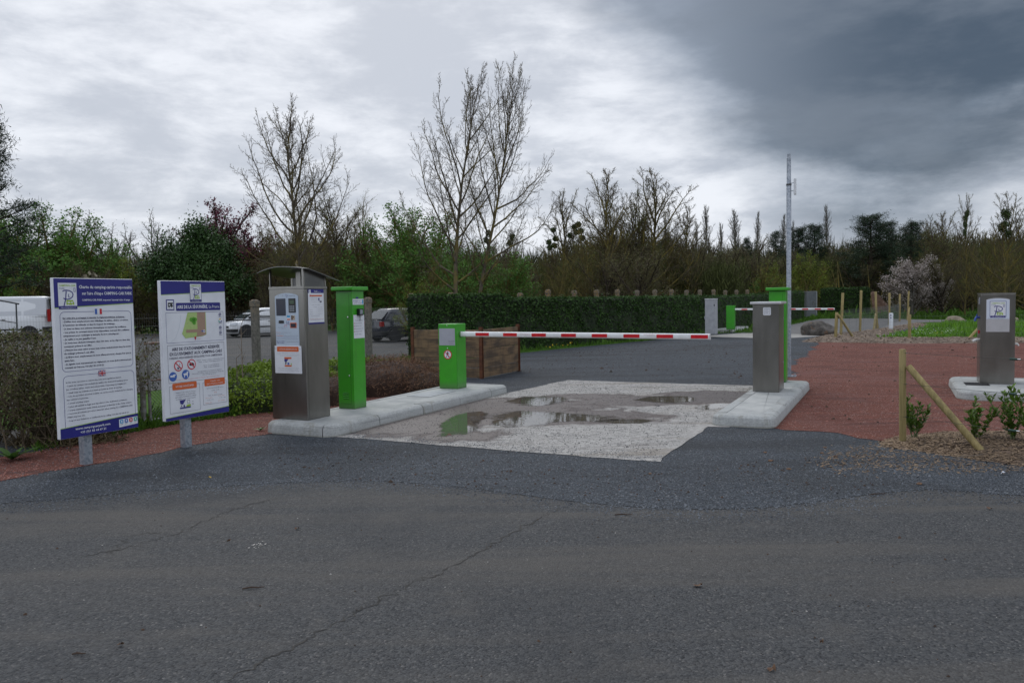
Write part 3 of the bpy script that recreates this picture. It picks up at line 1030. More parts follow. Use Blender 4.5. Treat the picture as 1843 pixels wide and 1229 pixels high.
blades('lawn_grass', lawn, 52000, .095, leafmat('lawn_blades', (.05, .13, .010), (.16, .33, .03), .55, .3), .012, wid=2.4)
blades('grass', [H(1470, 574), H(1560, 573), H(1720, 575), H(1900, 576), H(2300, 573), H(2300, 569), H(1800, 569), H(1600, 569), H(1470, 572)], 22000, .22, grass_m, .0, wid=1.6)
verge = [(-3.2, 22.2), (-2.6, 20.2), (-1.8, 20.0), H(880, 641), H(960, 632), H(1050, 624), H(1150, 615), H(1236, 607), H(1290, 600), H(1360, 600), H(1440, 582), H(1470, 574), H(1468, 570), H(1300, 590), H(1100, 611), (3.2, 29.6)]
blades('grass', verge, 34000, .10, grass_m, .005, wid=1.7)
blades('grass', [H(60, 815), H(300, 768), H(480, 742), H(480, 725), H(300, 745), H(60, 790)], 5200, .085, grass_m, .01, wid=1.3)
blades('grass', [(-5.2, 13.5), (-3.1, 13.5), (-2.6, 17), (-2.8, 21), (-4.0, 21.0), (-5.6, 17.3)], 12000, .10, grass_m, .005, wid=1.6)
# small dark crumbs of soil and leaf dropped over the yard and the red path
crumb = leafmat('soil_crumbs', (.020, .014, .010), (.075, .045, .030), .9)
stones('crumbs', [H(930, 672), H(1330, 682), H(1400, 640), H(1250, 612), H(1000, 632)], 380, .018, crumb, .010)
stones('crumbs', red_r, 900, .017, crumb, .014)
stones('crumbs', [H(500, 800), H(1180, 850), H(1600, 810), H(1600, 880), H(1200, 905), H(500, 860)], 500, .010, crumb, .009)
stones('crumbs', [(-5, 3), (5, 3), (7, 6), (-6, 6)], 260, .006, crumb, .005)
stones('crumbs', [(-5, 3), (5, 3), (7, 6), (-6, 6)], 160, .004, pm('pale_crumb', (.30, .29, .27), rough=.9), .005)
# daisies and dandelions in the lawn and verge
def flowers(name, poly, N, size, mat, z):
    X, Y = in_poly(poly, N); n = len(X)
    v, f = scatter(OCT_V * np.array([1, 1, .5]), OCT_F, np.stack([X, Y, np.full(n, z)], 1), size * rng.uniform(.7, 1.3, n))
    tag(link(name, new_mesh(name, v, f, [mat])), kind='stuff')
flowers('daisy_patch', [H(1640, 596), H(1720, 594), H(1740, 603), H(1650, 606)], 110, .022, pm('daisy_white', (.62, .64, .6), rough=.7), .10)
flowers('daisy_patch', [H(1560, 610), H(1620, 602), H(1660, 606), H(1600, 611)], 50, .02, MATS['daisy_white'], .09)
flowers('dandelion_patch', [H(1680, 603), H(1700, 603), H(1702, 607), H(1682, 607)], 16, .018, pm('dandelion_yellow', (.65, .45, .02), rough=.7), .10)
flowers('dandelion_patch', [H(975, 628), H(1030, 622), H(1035, 626), H(980, 633)], 10, .03, MATS['dandelion_yellow'], .12)


# ================================================================== KERBED ISLANDS
PROF = [(0.0, -.01), (.012, .112), (.018, .121), (.046, .146), (.056, .150), (.17, .153), (.17, -.01)]
def island(name, x0, x1, y0, y1, chamf, label=None, stone=1.05, joints=True):
    """local frame: x across the lane, y along it"""
    root = bpy.data.objects.new(name, None); COL.objects.link(root)
    root.rotation_euler = (0, 0, LANE)
    root['kind'] = 'structure'
    c = chamf
    def arc(cx, cy, r, a0, a1, n=5):
        return [Vector((cx + r * math.cos(a0 + (a1 - a0) * i / n), cy + r * math.sin(a0 + (a1 - a0) * i / n))) for i in range(n + 1)]
    P = arc(x0 + c, y0 + c, c, PI, 1.5 * PI) + arc(x1 - c, y0 + c, c, 1.5 * PI, 2 * PI) + arc(x1 - c, y1 - c, c, 0, .5 * PI) + arc(x0 + c, y1 - c, c, .5 * PI, PI)
    # resample
    pts = []
    n = len(P)
    for i in range(n):
        a, b = P[i], P[(i + 1) % n]
        k = max(1, round((b - a).length / .26))
        pts += [a.lerp(b, j / k) for j in range(k)]
    m = len(pts)
    nor = []
    for i in range(m):
        t = (pts[(i + 1) % m] - pts[i - 1]).normalized()
        nor.append(Vector((-t.y, t.x)))
    s, lens = 0, [0]
    for i in range(m):
        s += (pts[(i + 1) % m] - pts[i]).length; lens.append(s)
    ns = max(4, round(s / stone)); seg = s / ns
    rr = random.Random(int(x0 * 100))
    k = 0
    for q in range(ns):
        a, b = q * seg + .006, (q + 1) * seg - .006
        def at(sv):
            i = max(j for j in range(m) if lens[j] <= sv)
            f = (sv - lens[i]) / max(1e-6, lens[i + 1] - lens[i])
            return pts[i].lerp(pts[(i + 1) % m], f), nor[i].lerp(nor[(i + 1) % m], f).normalized()
        ss = [a] + [l for l in lens[:-1] if a + .03 < l < b - .03] + [b]
        dz, dr = rr.uniform(-.0025, .0025), rr.uniform(-.003, .003)
        mb = MB(); np_ = len(PROF)
        for sv in ss:
            p, nn = at(sv)
            for d, z in PROF:
                w = p + nn * (d + dr)
                mb.v.append((w.x, w.y, z + dz))
        for i in range(len(ss) - 1):
            for j in range(np_):
                mb.f.append((i * np_ + j, i * np_ + (j + 1) % np_, (i + 1) * np_ + (j + 1) % np_, (i + 1) * np_ + j))
        mb.f.append(tuple(range(np_))); mb.f.append(tuple((len(ss) - 1) * np_ + j for j in range(np_))[::-1])
        mb.obj('kerb_stone', MATS['kerb_concrete'], root, 0, smooth=True)
    inner = [p + nn * .173 for p, nn in zip(pts, nor)]
    MB().prism([(p.x, p.y) for p in inner], 0.0, .149).obj('island_top', pm('island_screed', (.30, .31, .305), (.41, .415, .40), 3.2, .9, bump=.3, bscale=70), root)
    return root
isl_l = island('kerb_island', -7.12, -6.02, 7.36, 12.22, .17)
isl_r = island('kerb_island', -2.05, -1.27, 9.78, 14.3, .16)
isl_f = island('kerb_island', -7.55, -6.55, 32.2, 36.6, .2, stone=1.5)
isl_s = island('kerb_island', .87, 3.3, 13.36, 15.75, .30, stone=1.2)
# second barrier's island is measured from its own foot
def place_island(root, px, py, lx, ly):
    w = gp(px, py); off = Matrix.Rotation(LANE, 3, 'Z') @ Vector((lx, ly, 0))
    root.location = (w.x - off.x, w.y - off.y, 0)
place_island(isl_f, 1322, 596.5, -6.75, 33.6)
# inspection cover in the left island
cover = MB().box(-6.83, -6.42, 10.2, 11.0, .150, .1535).obj('cover_plate', pm('cover_screed', (.29, .31, .32), (.37, .385, .39), 5, .85), isl_l, .001)
for a, b, c, d in ((-6.835, -6.83, 10.19, 11.01), (-6.42, -6.415, 10.19, 11.01), (-6.83, -6.42, 10.19, 10.2), (-6.83, -6.42, 11.0, 11.01)):
    MB().box(a, b, c, d, .150, .1515).obj('cover_frame', pm('joint_dirt', (.05, .05, .045), rough=.9), isl_l)
for (a, b) in ((1.05, 14.25), (2.0, 14.25)):
    gr = MB()
    for i in range(9): gr.box(a, a + .32 if a < 1.5 else a + .5, b + i * .045, b + i * .045 + .02, .152, .158)
    gr.obj('drain_grate', pm('grate_iron', (.035, .035, .038), rough=.6, metal=.4), isl_s)
    MB().box(a - .01, (a + .33) if a < 1.5 else a + .51, b - .02, b + .42, .148, .1545).obj('drain_pit', pm('pit_dark', (.012, .012, .012), rough=.9), isl_s)


# ================================================================== PRINTED BOARDS
_tc = {}
def text_mesh(s, bold=0.0):
    key = (s, bold)
    if key in _tc: return _tc[key]
    cu = bpy.data.curves.new('t', 'FONT')
    cu.body = s; cu.size = 1; cu.resolution_u = 1; cu.offset = bold
    ob = bpy.data.objects.new('t', cu)
    me = bpy.data.meshes.new_from_object(ob)
    vs = np.array([v.co[:2] for v in me.vertices]) if len(me.vertices) else np.zeros((0, 2))
    fs = [tuple(p.vertices) for p in me.polygons]
    bpy.data.objects.remove(ob); bpy.data.curves.remove(cu); bpy.data.meshes.remove(me)
    _tc[key] = (vs, fs)
    return vs, fs

class Board:
    def __init__(s, parent, O, X, D, N, su, sv, top=None):
        s.p, s.O, s.X, s.D, s.N, s.su, s.sv = parent, Vector(O), Vector(X), Vector(D), Vector(N), su, sv
        s.acc = {}
    def pos(s, a, b, l): return s.O + s.X * (a * s.su) + s.D * (b * s.sv) + s.N * (.0010 * l)
    JOIN = ('british_flag', 'french_flag', 'logo', 'logo_mark', 'logo_van', 'logo_strip', 'logo_lettering', 'sketch_print', 'notice_picture', 'card_picture', 'sticker_print', 'walking_figure', 'map_print', 'map_tree', 'map_pin', 'pictogram', 'frame_line', 'logo_border', 'map_caption')
    def mb(s, name, mat):
        s.k = getattr(s, 'k', 0) + 1
        return s.acc.setdefault((name, mat.name if name in s.JOIN else s.k), (MB(), mat))[0]
    def poly(s, name, mat, pts, l=1):
        s.mb(name, mat).add([s.pos(a, b, l) for a, b in pts], [tuple(range(len(pts)))[::-1]]); return s
    def rect(s, name, mat, a0, b0, a1, b1, l=1):
        return s.poly(name, mat, [(a0, b0), (a1, b0), (a1, b1), (a0, b1)], l)
    def rrect(s, name, mat, a0, b0, a1, b1, r, l=1):
        pts = []
        for cx, cy, t0 in ((a1 - r, b0 + r, -PI / 2), (a1 - r, b1 - r, 0), (a0 + r, b1 - r, PI / 2), (a0 + r, b0 + r, PI)):
            pts += [(cx + r * math.cos(t0 + k * PI / 8), cy + r * math.sin(t0 + k * PI / 8)) for k in range(5)]
        return s.poly(name, mat, pts, l)
    def disc(s, name, mat, a, b, r, l=1, n=20, rb=None):
        rb = rb or r
        return s.poly(name, mat, [(a + r * math.cos(2 * PI * k / n), b + rb * math.sin(2 * PI * k / n)) for k in range(n)], l)
    def stroke(s, name, mat, pts, w, l=1, close=False):
        P = [Vector(p) for p in pts]
        if close: P = P + [P[0], P[1]]
        L, R = [], []
        for i in range(len(P)):
            t = (P[min(i + 1, len(P) - 1)] - P[max(i - 1, 0)])
            t = t.normalized() if t.length > 0 else Vector((1, 0))
            n = Vector((-t.y, t.x)) * w / 2
            L.append(P[i] + n); R.append(P[i] - n)
        mb = s.mb(name, mat)
        n = len(P)
        mb.add([s.pos(p.x, p.y, l) for p in L + R], [(i, i + 1, n + i + 1, n + i) for i in range(n - 1)])
        return s
    def frame(s, name, mat, a0, b0, a1, b1, w, l=1, r=0.0):
        if r:
            pts = []
            for cx, cy, t0 in ((a1 - r, b0 + r, -PI / 2), (a1 - r, b1 - r, 0), (a0 + r, b1 - r, PI / 2), (a0 + r, b0 + r, PI)):
                pts += [(cx + r * math.cos(t0 + k * PI / 10), cy + r * math.sin(t0 + k * PI / 10)) for k in range(6)]
            return s.stroke(name, mat, pts, w, l, True)
        m_ = s.mb(name, mat)
        for q in ((a0, b0, a1, b0 + w), (a0, b1 - w, a1, b1), (a0, b0 + w, a0 + w, b1 - w), (a1 - w, b0 + w, a1, b1 - w)):
            m_.add([s.pos(a, b, l) for a, b in ((q[0], q[1]), (q[2], q[1]), (q[2], q[3]), (q[0], q[3]))], [(3, 2, 1, 0)])
        return s
    def text(s, t, mat, a0, b, a1=None, h=2.0, align='L', l=2, bold=0.0, name='text_line', maxw=None):
        """cap height h (units of b), baseline at b; stretched to the width a0..a1 when a1 is given"""
        vs, fs = text_mesh(t, bold)
        if len(vs) == 0: return s
        x0, x1 = vs[:, 0].min(), vs[:, 0].max()
        kh = h / .70
        if a1 is not None: kw = (a1 - a0) / (x1 - x0)
        else: kw = kh * .92 * s.sv / s.su
        w = (x1 - x0) * kw
        st = a0 if (a1 is not None or align == 'L') else (a0 - w / 2 if align == 'C' else a0 - w)
        s.mb(name, mat).add([s.pos(st + (v[0] - x0) * kw, b - v[1] * kh, l) for v in vs], fs)
        return s
    def flush(s):
        for (name, _), (mb, mat) in s.acc.items():
            me = bpy.data.meshes.new(name); me.from_pydata(mb.v, [], mb.f); me.materials.append(mat)
            link(name, me, s.p)

def logo(B, a0, b0, a1, b1, l=2, strip=.12, text=True):
    """white tile: lime title, indigo P drawn as a brush stroke, lime camper van, web address strip"""
    w, h = a1 - a0, b1 - b0
    q = lambda x, y: (a0 + x * w, b0 + y * h)
    B.rect('logo', WHITE, a0, b0, a1, b1, l)
    B.text('CAMPING-CAR', LIME, a0 + .05 * w, b0 + .135 * h, a0 + .95 * w, .075 * h, l=l + 1, bold=.02, name='logo_lettering')
    B.text('PARK', NAVY2, a0 + .06 * w, b0 + .24 * h, a0 + .36 * w, .055 * h, l=l + 1, name='logo_lettering')
    B.frame('logo_mark', NAVY2, a0 + .84 * w, b0 + .19 * h, a0 + .94 * w, b0 + .34 * h, .02 * w, l + 1)
    P = [q(*p) for p in ((.24, .33), (.30, .29), (.45, .28), (.62, .30), (.75, .36), (.80, .44), (.76, .53), (.66, .59), (.50, .63), (.36, .62), (.27, .58))]
    B.stroke('logo_mark', NAVY2, P, .055 * w, l + 1)
    B.stroke('logo_mark', NAVY2, [q(.43, .31), q(.41, .45), q(.39, .60), q(.34, .74), q(.28, .88)], .055 * w, l + 2)
    B.stroke('logo_mark', NAVY2, [q(.56, .42), q(.54, .55), q(.62, .53)], .035 * w, l + 2)
    B.poly('logo_van', LIME, [q(.42, .66), q(.78, .66), q(.80, .72), q(.84, .76), q(.84, .84), q(.42, .84)], l + 1)
    B.rect('logo_van', WHITE, *q(.48, .72), *q(.62, .77), l + 2); B.rect('logo_van', WHITE, *q(.66, .72), *q(.76, .77), l + 2)
    B.disc('logo_van', WHITE, *q(.52, .845), .045 * w, l + 2, 10, .032 * h); B.disc('logo_van', WHITE, *q(.74, .845), .045 * w, l + 2, 10, .032 * h)
    B.rect('logo_strip', NAVY2, a0, b1 - strip * h, a1, b1, l + 1)
    B.text('www.campingcarpark.com', WHITE, a0 + .1 * w, b1 - .035 * h, a1 - .1 * w, .05 * h, l=l + 2, name='logo_lettering')

# ------------------------------------------------------------------ the two information signs
def sign(name, label, xl, yt, yb, xr, ytr, ybr, postpx, postpy, W_, H_, paint, extra):
    pb = gp(postpx, postpy)
    # left and right ends of the panel from their distances
    d1, d2 = extra
    A = atd(xl, yt, d1); Bp = atd(xr, ytr, d2)
    ztop = (A.z + Bp.z) / 2
    ang = math.atan2(Bp.y - A.y, Bp.x - A.x)
    w = math.hypot(Bp.x - A.x, Bp.y - A.y)
    h = ztop - (atd(xl, yb, d1).z + atd(xr, ybr, d2).z) / 2
    root = thing(name, label, 'sign', (A.x, A.y, 0), ang)
    z1, z0 = ztop, ztop - h
    T = .052
    box_part('panel', WHITE, root, 0, w, 0, T, z0, z1, .006)
    pl = (Matrix.Rotation(-ang, 3, 'Z') @ (pb - Vector((A.x, A.y, 0))))
    xc = pl.x
    box_part('post', MATS['galvanised'], root, xc - .045, xc + .045, T + .002, T + .092, -.05, z1 - .25, .006)
    for zz in (z0 + .2, z1 - .45):
        box_part('clamp', MATS['galvanised'], root, xc - .12, xc + .12, T + .0925, T + .1005, zz, zz + .05, .002)
    B = Board(root, (0, -.0005, z1), (1, 0, 0), (0, 0, -1), (0, -1, 0), w / 100.0, h / H_)
    paint(B)
    B.flush()
    return root

def paint1(B):
    B.poly('header_band', NAVY, [(.4, .6), (99.6, .6), (99.6, 28.6), (.4, 33)], 1)
    B.stroke('accent_line', LIME, [(.4, 33.3), (99.6, 28.9)], .7, 2)
    logo(B, 5, 5.5, 27, 34.5, 3)
    B.text('Charte du camping-cariste responsable', WHITE, 30, 11.4, 98.5, 3.5, bold=.022, name='title_lettering', l=3)
    B.text("sur l'aire d'étape CAMPING-CAR PARK", WHITE, 33.5, 18.6, 98.5, 3.4, bold=.022, name='title_lettering', l=3)
    B.text("CAMPING-CAR PARK stopovers' internal rules of usage", WHITE, 33, 25.6, 95.5, 2.1, bold=.02, name='title_lettering', l=3)
    B.frame('text_frame', NAVY2, 6, 37.8, 96, 104.2, .45, 1, 5)
    B.rect('french_flag', WHITE, 47.8, 34.4, 58, 41.2, 2)
    B.rect('french_flag', BLUEP, 48.6, 34.8, 51.4, 41, 3); B.rect('french_flag', REDP, 54.6, 34.8, 57.4, 41, 3)
    fr = [("Sur cette aire, je m'engage à respecter le règlement intérieur ci-dessous :", 88), ("- J'utilise mon emplacement sans déballage de tables, chaises et autres,", 92), ("à l'extérieur du véhicule et dans le respect du voisinage.", 74),
          ("- Je tiens en laisse mes animaux domestiques et ramasse les souillures.", 89), ("- Les prises de courant mises à ma disposition doivent être utilisées", 93), ("uniquement pour recharger la batterie de mon camping-car.", 79),
          ("- Je veille à ne pas gaspiller l'eau.", 49), ("- Je mets mes déchets ménagers dans des sacs, et les dépose dans des", 93), ("containers prévus à cet effet.", 43),
          ("- J'évacue mes eaux usées et mes eaux noires exclusivement dans les zones", 94), ("de vidange prévues à cet effet.", 46), ("- Je libère mon emplacement de tout effet personnel, chaque fois que je", 94),
          ("quitte l'aire.", 21), ("- Je signale tout manquement au règlement ou tout dysfonctionnement", 94), ("constaté sur l'aire au +33 (0)1 83 64 69 21", 57)]
    for i, (t, x1) in enumerate(fr):
        B.text(t, INK, 9, 45.4 + i * 3.95, x1, 1.75, bold=.03)
    B.rect('underline', INK, 9, 45.9, 88, 46.15, 2)
    B.frame('text_frame', NAVY2, 6.5, 109.2, 96.5, 178, .45, 1, 5)
    B.rect('british_flag', NAVY2, 49.5, 106, 58.5, 112.6, 2)
    for p, m, w_, l in ((((49.5, 106), (58.5, 112.6)), WHITE, 1.1, 3), (((49.5, 112.6), (58.5, 106)), WHITE, 1.1, 3), (((49.5, 106), (58.5, 112.6)), REDP, .4, 4), (((49.5, 112.6), (58.5, 106)), REDP, .4, 4),
                        (((54, 106), (54, 112.6)), WHITE, 2.2, 5), (((49.5, 109.3), (58.5, 109.3)), WHITE, 2.2, 5), (((54, 106), (54, 112.6)), REDP, 1.3, 6), (((49.5, 109.3), (58.5, 109.3)), REDP, 1.3, 6)):
        B.stroke('british_flag', m, p, w_, l)
    en = [("In this area, I promise to respect the rules and regulations below:", 79), ("- I park my camper van exclusively within the dedicated parking space", 88), ("(no overflow tables, chairs and other) while respecting my neighbours.", 86),
          ("- I shall keep my animals on a leash and pick up their droppings.", 80), ("- I use the provided electrical sockets, on service mode exclusively for charging", 94), ("my vehicle's batteries.", 36), ("- I avoid wasting water.", 37),
          ("- I place all rubbish in bags and deposit it in the dedicated containers.", 86), ("- I empty wastewater tanks (black and grey) exclusively at the dump station.", 92), ("- I remove all rubbish and other materials when leaving the CAMPING-CAR", 93),
          ("PARK stopover site.", 31), ("- I report any violations or malfunctions by calling +33 (0)1 83 64 69 21", 87)]
    for i, (t, x1) in enumerate(en):
        B.text(t, INKL, 9.5, 117.0 + i * 3.9, x1, 1.6, bold=.02)
    B.poly('footer_band', NAVY, [(.4, 167.4), (99.6, 162), (99.6, 178.6), (.4, 178.6)], 2)
    B.stroke('accent_line', LIME, [(.4, 167.1), (99.6, 161.7)], .7, 3)
    B.text('www.campingcarpark.com', WHITE, 18, 170.6, 62, 2.6, bold=.02, name='title_lettering', l=4)
    B.text('+33 (0)1 83 64 69 21', WHITE, 24, 175.2, 56, 2.5, bold=.02, name='title_lettering', l=4)
    B.poly('app_strip', WHITE, [(73.5, 166.4), (98.8, 165.2), (98.8, 174.0), (73.5, 175.6)], 4)
    for k, m in enumerate((LBLUE, BLUEP, REDP, TEAL)):
        a = 74.6 + k * 6.3
        B.rrect('app_icon', m, a, 166.8 - k * .25, a + 4.6, 171.2 - k * .25, .6, 5)
        B.rrect('app_icon', WHITE, a + 1.4, 168.0 - k * .25, a + 3.2, 169.9 - k * .25, .3, 6)
        B.rect('app_caption', INKL, a + .6, 172.2 - k * .3, a + 3.8, 172.8 - k * .3, 5)

def paint2(B):
    B.poly('header_band', NAVY, [(.4, .6), (99.6, .6), (99.6, 12.8), (.4, 17)], 1)
    B.stroke('accent_line', LIME, [(.4, 17.3), (99.6, 13.1)], .6, 2)
    B.rect('logo', NAVY2, 43, 3.2, 61.2, 26, 3)
    logo(B, 43.6, 3.8, 60.6, 25.6, 4)
    B.rrect('pictogram', NAVY2, 7, 22.8, 19, 36, .6, 1); B.rect('pictogram', WHITE, 8.3, 24.0, 17.7, 34.8, 2)
    B.poly('pictogram', BLACK, [(9.6, 26.6), (17.0, 26.6), (17.0, 28.2), (15.4, 28.6), (17.0, 30.2), (17.0, 31.4), (9.6, 31.4)], 3)
    B.rect('pictogram', WHITE, 10.6, 28.6, 13, 30.0, 4); B.disc('pictogram', BLACK, 11.3, 31.6, .9, 3, 10); B.disc('pictogram', BLACK, 15.2, 31.6, .9, 3, 10)
    B.text('CAMPING', NAVY2, 10, 34.2, 16.6, 1.0)
    B.rrect('title_plate', NAVY, 21.5, 27, 91, 36.8, 1.2, 2)
    B.text('AIRE DE LA SÉGUINIÈRE,', WHITE, 23, 33.9, 70.5, 3.9, bold=.02, name='title_lettering', l=3)
    B.text('La Prairie', WHITE, 72.5, 33.9, 89.5, 3.7, bold=.0, name='title_lettering', l=3)
    B.frame('map_frame', NAVY2, 6, 38.6, 95.7, 75.7, .35, 1)
    B.poly('map_print', MAPG, [(38.5, 39), (53, 39), (66.8, 39), (66.8, 67.5), (60, 69.3), (34, 70.8), (29, 65), (33, 55)], 2)
    B.poly('map_print', MAPT, [(53, 39), (65.8, 39), (65.8, 67.5), (58, 68.9), (51, 69.3), (52.2, 64), (35.2, 64.2), (35.2, 60.2), (53, 60)], 3)
    for dx, dy in ((43.5, 48), (47.2, 47.2), (50, 48), (48, 52), (46.5, 50)): B.disc('map_tree', MAPD, dx, dy, 2.6, 4, 12)
    for p in ((38, 53), (56, 42), (62, 48), (46, 68.6), (60, 46)): B.text('16', NAVY2, p[0], p[1], None, 1.0, name='map_lettering', l=4)
    B.rect('map_print', BLUEP, 59, 62, 62, 63.6, 4); B.rect('map_print', WHITE, 62, 61.4, 64.8, 64.6, 4); B.rect('map_print', INK, 62.6, 62.2, 64, 63.6, 5)
    B.stroke('map_path', pm('map_line', (.55, .60, .64), rough=.5), [(28, 42), (27, 50), (24, 60), (19, 70), (12, 74)], .5, 2)
    B.disc('map_pin', REDP, 49, 70.6, 1.5, 4, 12); B.poly('map_pin', REDP, [(47.7, 71), (50.3, 71), (49, 74)], 4)
    B.text("Vous êtes ici", REDP, 51.5, 72.6, None, .9, l=4)
    for k, y in enumerate((42.5, 50.5, 59.5, 66)):
        if k == 1:
            B.stroke('map_icon', MATS['dandelion_yellow'], [(90 + 2.2 * math.cos(t), y + 2.2 * math.sin(t)) for t in (-2.4, -1.9, -1.4, -.9)], 1.2, 3)
            B.stroke('map_icon', TEAL, [(90 + 2.2 * math.cos(t), y + 2.2 * math.sin(t)) for t in (1.9, 2.4, 2.9, 3.3)], 1.2, 3)
            B.stroke('map_icon', NAVY2, [(90 + 2.2 * math.cos(t), y + 2.2 * math.sin(t)) for t in (.0, .5, .9, 1.3)], 1.2, 3)
        else:
            B.frame('map_icon', NAVY2, 88.4, y - 1.6, 91.6, y + 1.4, .6, 3, .8)
            B.rect('map_icon', INK, 89.3, y - .6, 90.7, y + .5, 3)
        B.rect('map_caption', INKL, 87.6, y + 3.0, 92.6, y + 3.4, 3)
    B.frame('text_frame', INK, 6.5, 78.3, 95.2, 124.4, .35, 1)
    B.text('AIRE DE STATIONNEMENT RÉSERVÉE', INK, 13, 85.2, 87.5, 3.7, bold=.02)
    B.text('EXCLUSIVEMENT AUX CAMPING-CARS', INK, 9.5, 91.0, 91.5, 3.7, bold=.02)
    B.text('PARKING AREA RESERVED EXCLUSIVELY FOR CAMPERVANS', INKL, 9, 95.4, 91.5, 2.4, bold=.015)
    # prohibition and obligation roundels
    for cx, cy in ((21.7, 104), (41.7, 103.5)):
        B.disc('prohibition_roundel', REDP, cx, cy, 6.5, 2, 24); B.disc('prohibition_roundel', WHITE, cx, cy, 5.2, 3, 24)
    B.poly('prohibition_roundel', BLACK, [(38.2, 102.6), (39.4, 101.2), (42.6, 101.2), (45.4, 102.6), (45.4, 105), (38.2, 105)], 4)
    B.rect('prohibition_roundel', WHITE, 39.6, 101.9, 42, 102.8, 5)
    B.poly('prohibition_roundel', INKL, [(19.5, 105.5), (22.8, 105.5), (22.4, 108), (19.9, 108)], 4); B.stroke('prohibition_roundel', INKL, [(23, 104), (23.5, 101)], .5, 4)
    for cx, cy in ((21.7, 104), (41.7, 103.5)):
        B.stroke('prohibition_roundel', REDP, [(cx - 4.4, cy - 4.2), (cx + 4.4, cy + 4.2)], 1.3, 6)
    B.disc('obligation_roundel', BLUEP, 13, 116.5, 5.8, 2, 24); B.poly('obligation_roundel', WHITE, [(9, 114.8), (13, 114.8), (13.4, 113.8), (17, 113.8), (17, 115), (15.6, 115.6), (15.4, 117.2), (9, 117)], 3)
    B.disc('obligation_roundel', BLUEP, 32.2, 115.2, 5.8, 2, 24)
    B.poly('obligation_roundel', WHITE, [(28.2, 114.2), (33.4, 113.4), (34.0, 111.4), (36.4, 112.3), (35.6, 113.8), (35.2, 116.2), (35.4, 119), (34.4, 119), (33.8, 116.4), (30.8, 116.4), (30.6, 119), (29.6, 119), (29.4, 116)], 3)
    for i, (t, a0, a1) in enumerate((("Séjour : 3 jours, vidange et électricité inclus", 50, 94), ("Stay : 3 days including services", 53, 91), ("", 0, 0), ("Séjour : 5 jours maximum", 60, 86), ("Stay : 5 days maximum", 61, 86),
                           ("", 0, 0), ("Renseignements et réservations par téléphone", 51, 90), ("Information and bookings by telephone every day", 42, 93), ("+33 (0)1 83 64 69 21", 58, 80))):
        if t: B.text(t, INKL, a0, 99.8 + i * 2.35, a1, 1.2, bold=.004)
    B.text("Le stationnement est payant à partir de 5 heures dans l'enceinte de l'aire", REDP, 18, 121.6, 86, .95)
    B.frame('text_frame', INK, 7, 128.2, 53, 161.4, .3, 1); B.frame('text_frame', INK, 58, 128, 97, 156.5, .3, 1)
    B.rrect('orange_plate', ORANGE, 11.5, 124.9, 48.5, 133.2, 1.5, 2); B.rrect('orange_plate', ORANGE, 60.8, 124.2, 94.3, 133, 1.5, 2)
    B.text("VOTRE PASS'ÉTAPES", WHITE, 16, 130.4, 44, 2.3, bold=.01, name='title_lettering', l=3)
    B.text('TARIFS 24H', WHITE, 70, 127.9, 86, 1.5, l=3, name='title_lettering'); B.text("AIRE D'ÉTAPE LA PRAIRIE", WHITE, 64, 131.2, 91, 1.5, l=3, name='title_lettering')
    for i, (t, a0, a1) in enumerate((("Valable à vie dans le réseau", 16, 46), ("rechargeable et réutilisable", 16, 46), ("sans limite d'utilisation, 24/24", 15, 47), ("et valable pour toute l'année", 16, 46))):
        B.text(t, INKL, a0, 137.4 + i * 2.7, a1, 1.35, bold=.004)
    B.poly('card_picture', NAVY2, [(21.5, 146.5), (31, 146), (26, 152), (22.5, 151)], 2); B.poly('card_picture', LIME, [(32, 153), (38, 152.4), (38, 155), (31, 155.4)], 2)
    B.rect('card_picture', NAVY2, 21.5, 155.2, 38, 157, 2); B.rect('card_picture', NAVY2, 27, 152.6, 29, 155, 3); B.disc('card_picture', INK, 24, 153.4, .9, 2, 8)
    B.frame('card_picture', INKL, 33, 147, 37, 151.5, .4, 2); B.rect('card_caption', INKL, 41, 149, 42, 150, 2); B.rect('card_caption', INK, 41, 152, 42, 153.4, 2)
    for i, (t, a0, a1, m) in enumerate((("Stationnement illimité 24h, services", 64, 92, INKL), ("inclus : 10 €", 72, 84, INKL), ("3 €", 76, 80, ORANGE), ("Taxe de séjour en sus", 66, 89, INK))):
        B.text(t, m, a0, 136.6 + i * 3.1, a1, 1.2, bold=.004)
    for (a, t, m, y) in ((62, 'Basse saison', ORANGE, 148.6), (82, 'Haute saison', ORANGE, 147.6), (64, '10 € / 24h', INKL, 151.4), (84, '11 € / 24h', INKL, 150.4), (61, 'Octobre - Mars', ORANGE, 155), (82, 'Avril - Septembre', ORANGE, 154)):
        B.text(t, m, a, y, a + 11, 1.0)
    B.poly('footer_band', NAVY, [(.4, 166.2), (99.6, 162.6), (99.6, 169.6), (.4, 169.6)], 2)
    B.stroke('accent_line', LIME, [(.4, 166), (99.6, 162.4)], .6, 3)
sign('information_sign', 'white board headed Charte du camping-cariste with French and British flags, on a galvanised post', 95, 500.5, 792.5, 238, 502, 768, 165, 838, .885, 179.0, paint1, (7.62, 8.37))
sign('information_sign', 'white board titled Aire de la Séguinière, with a green site map', 288, 504.5, 759, 404, 507, 741, 345, 806, .91, 170.0, paint2, (8.52, 9.28))


# ================================================================== MACHINES ON THE ISLANDS
def lane_thing(name, label, cat, px, py, z=.152, group=None):
    p = gp(px, py, z)
    return thing(name, label, cat, (p.x, p.y, z), LANE, group)

# --- payment terminal: front left bottom corner seen at (492,752)
K = lane_thing('payment_terminal', 'brushed steel payment kiosk with curved canopy and notices, on the end of the left island', 'payment terminal', 554, 756.5)
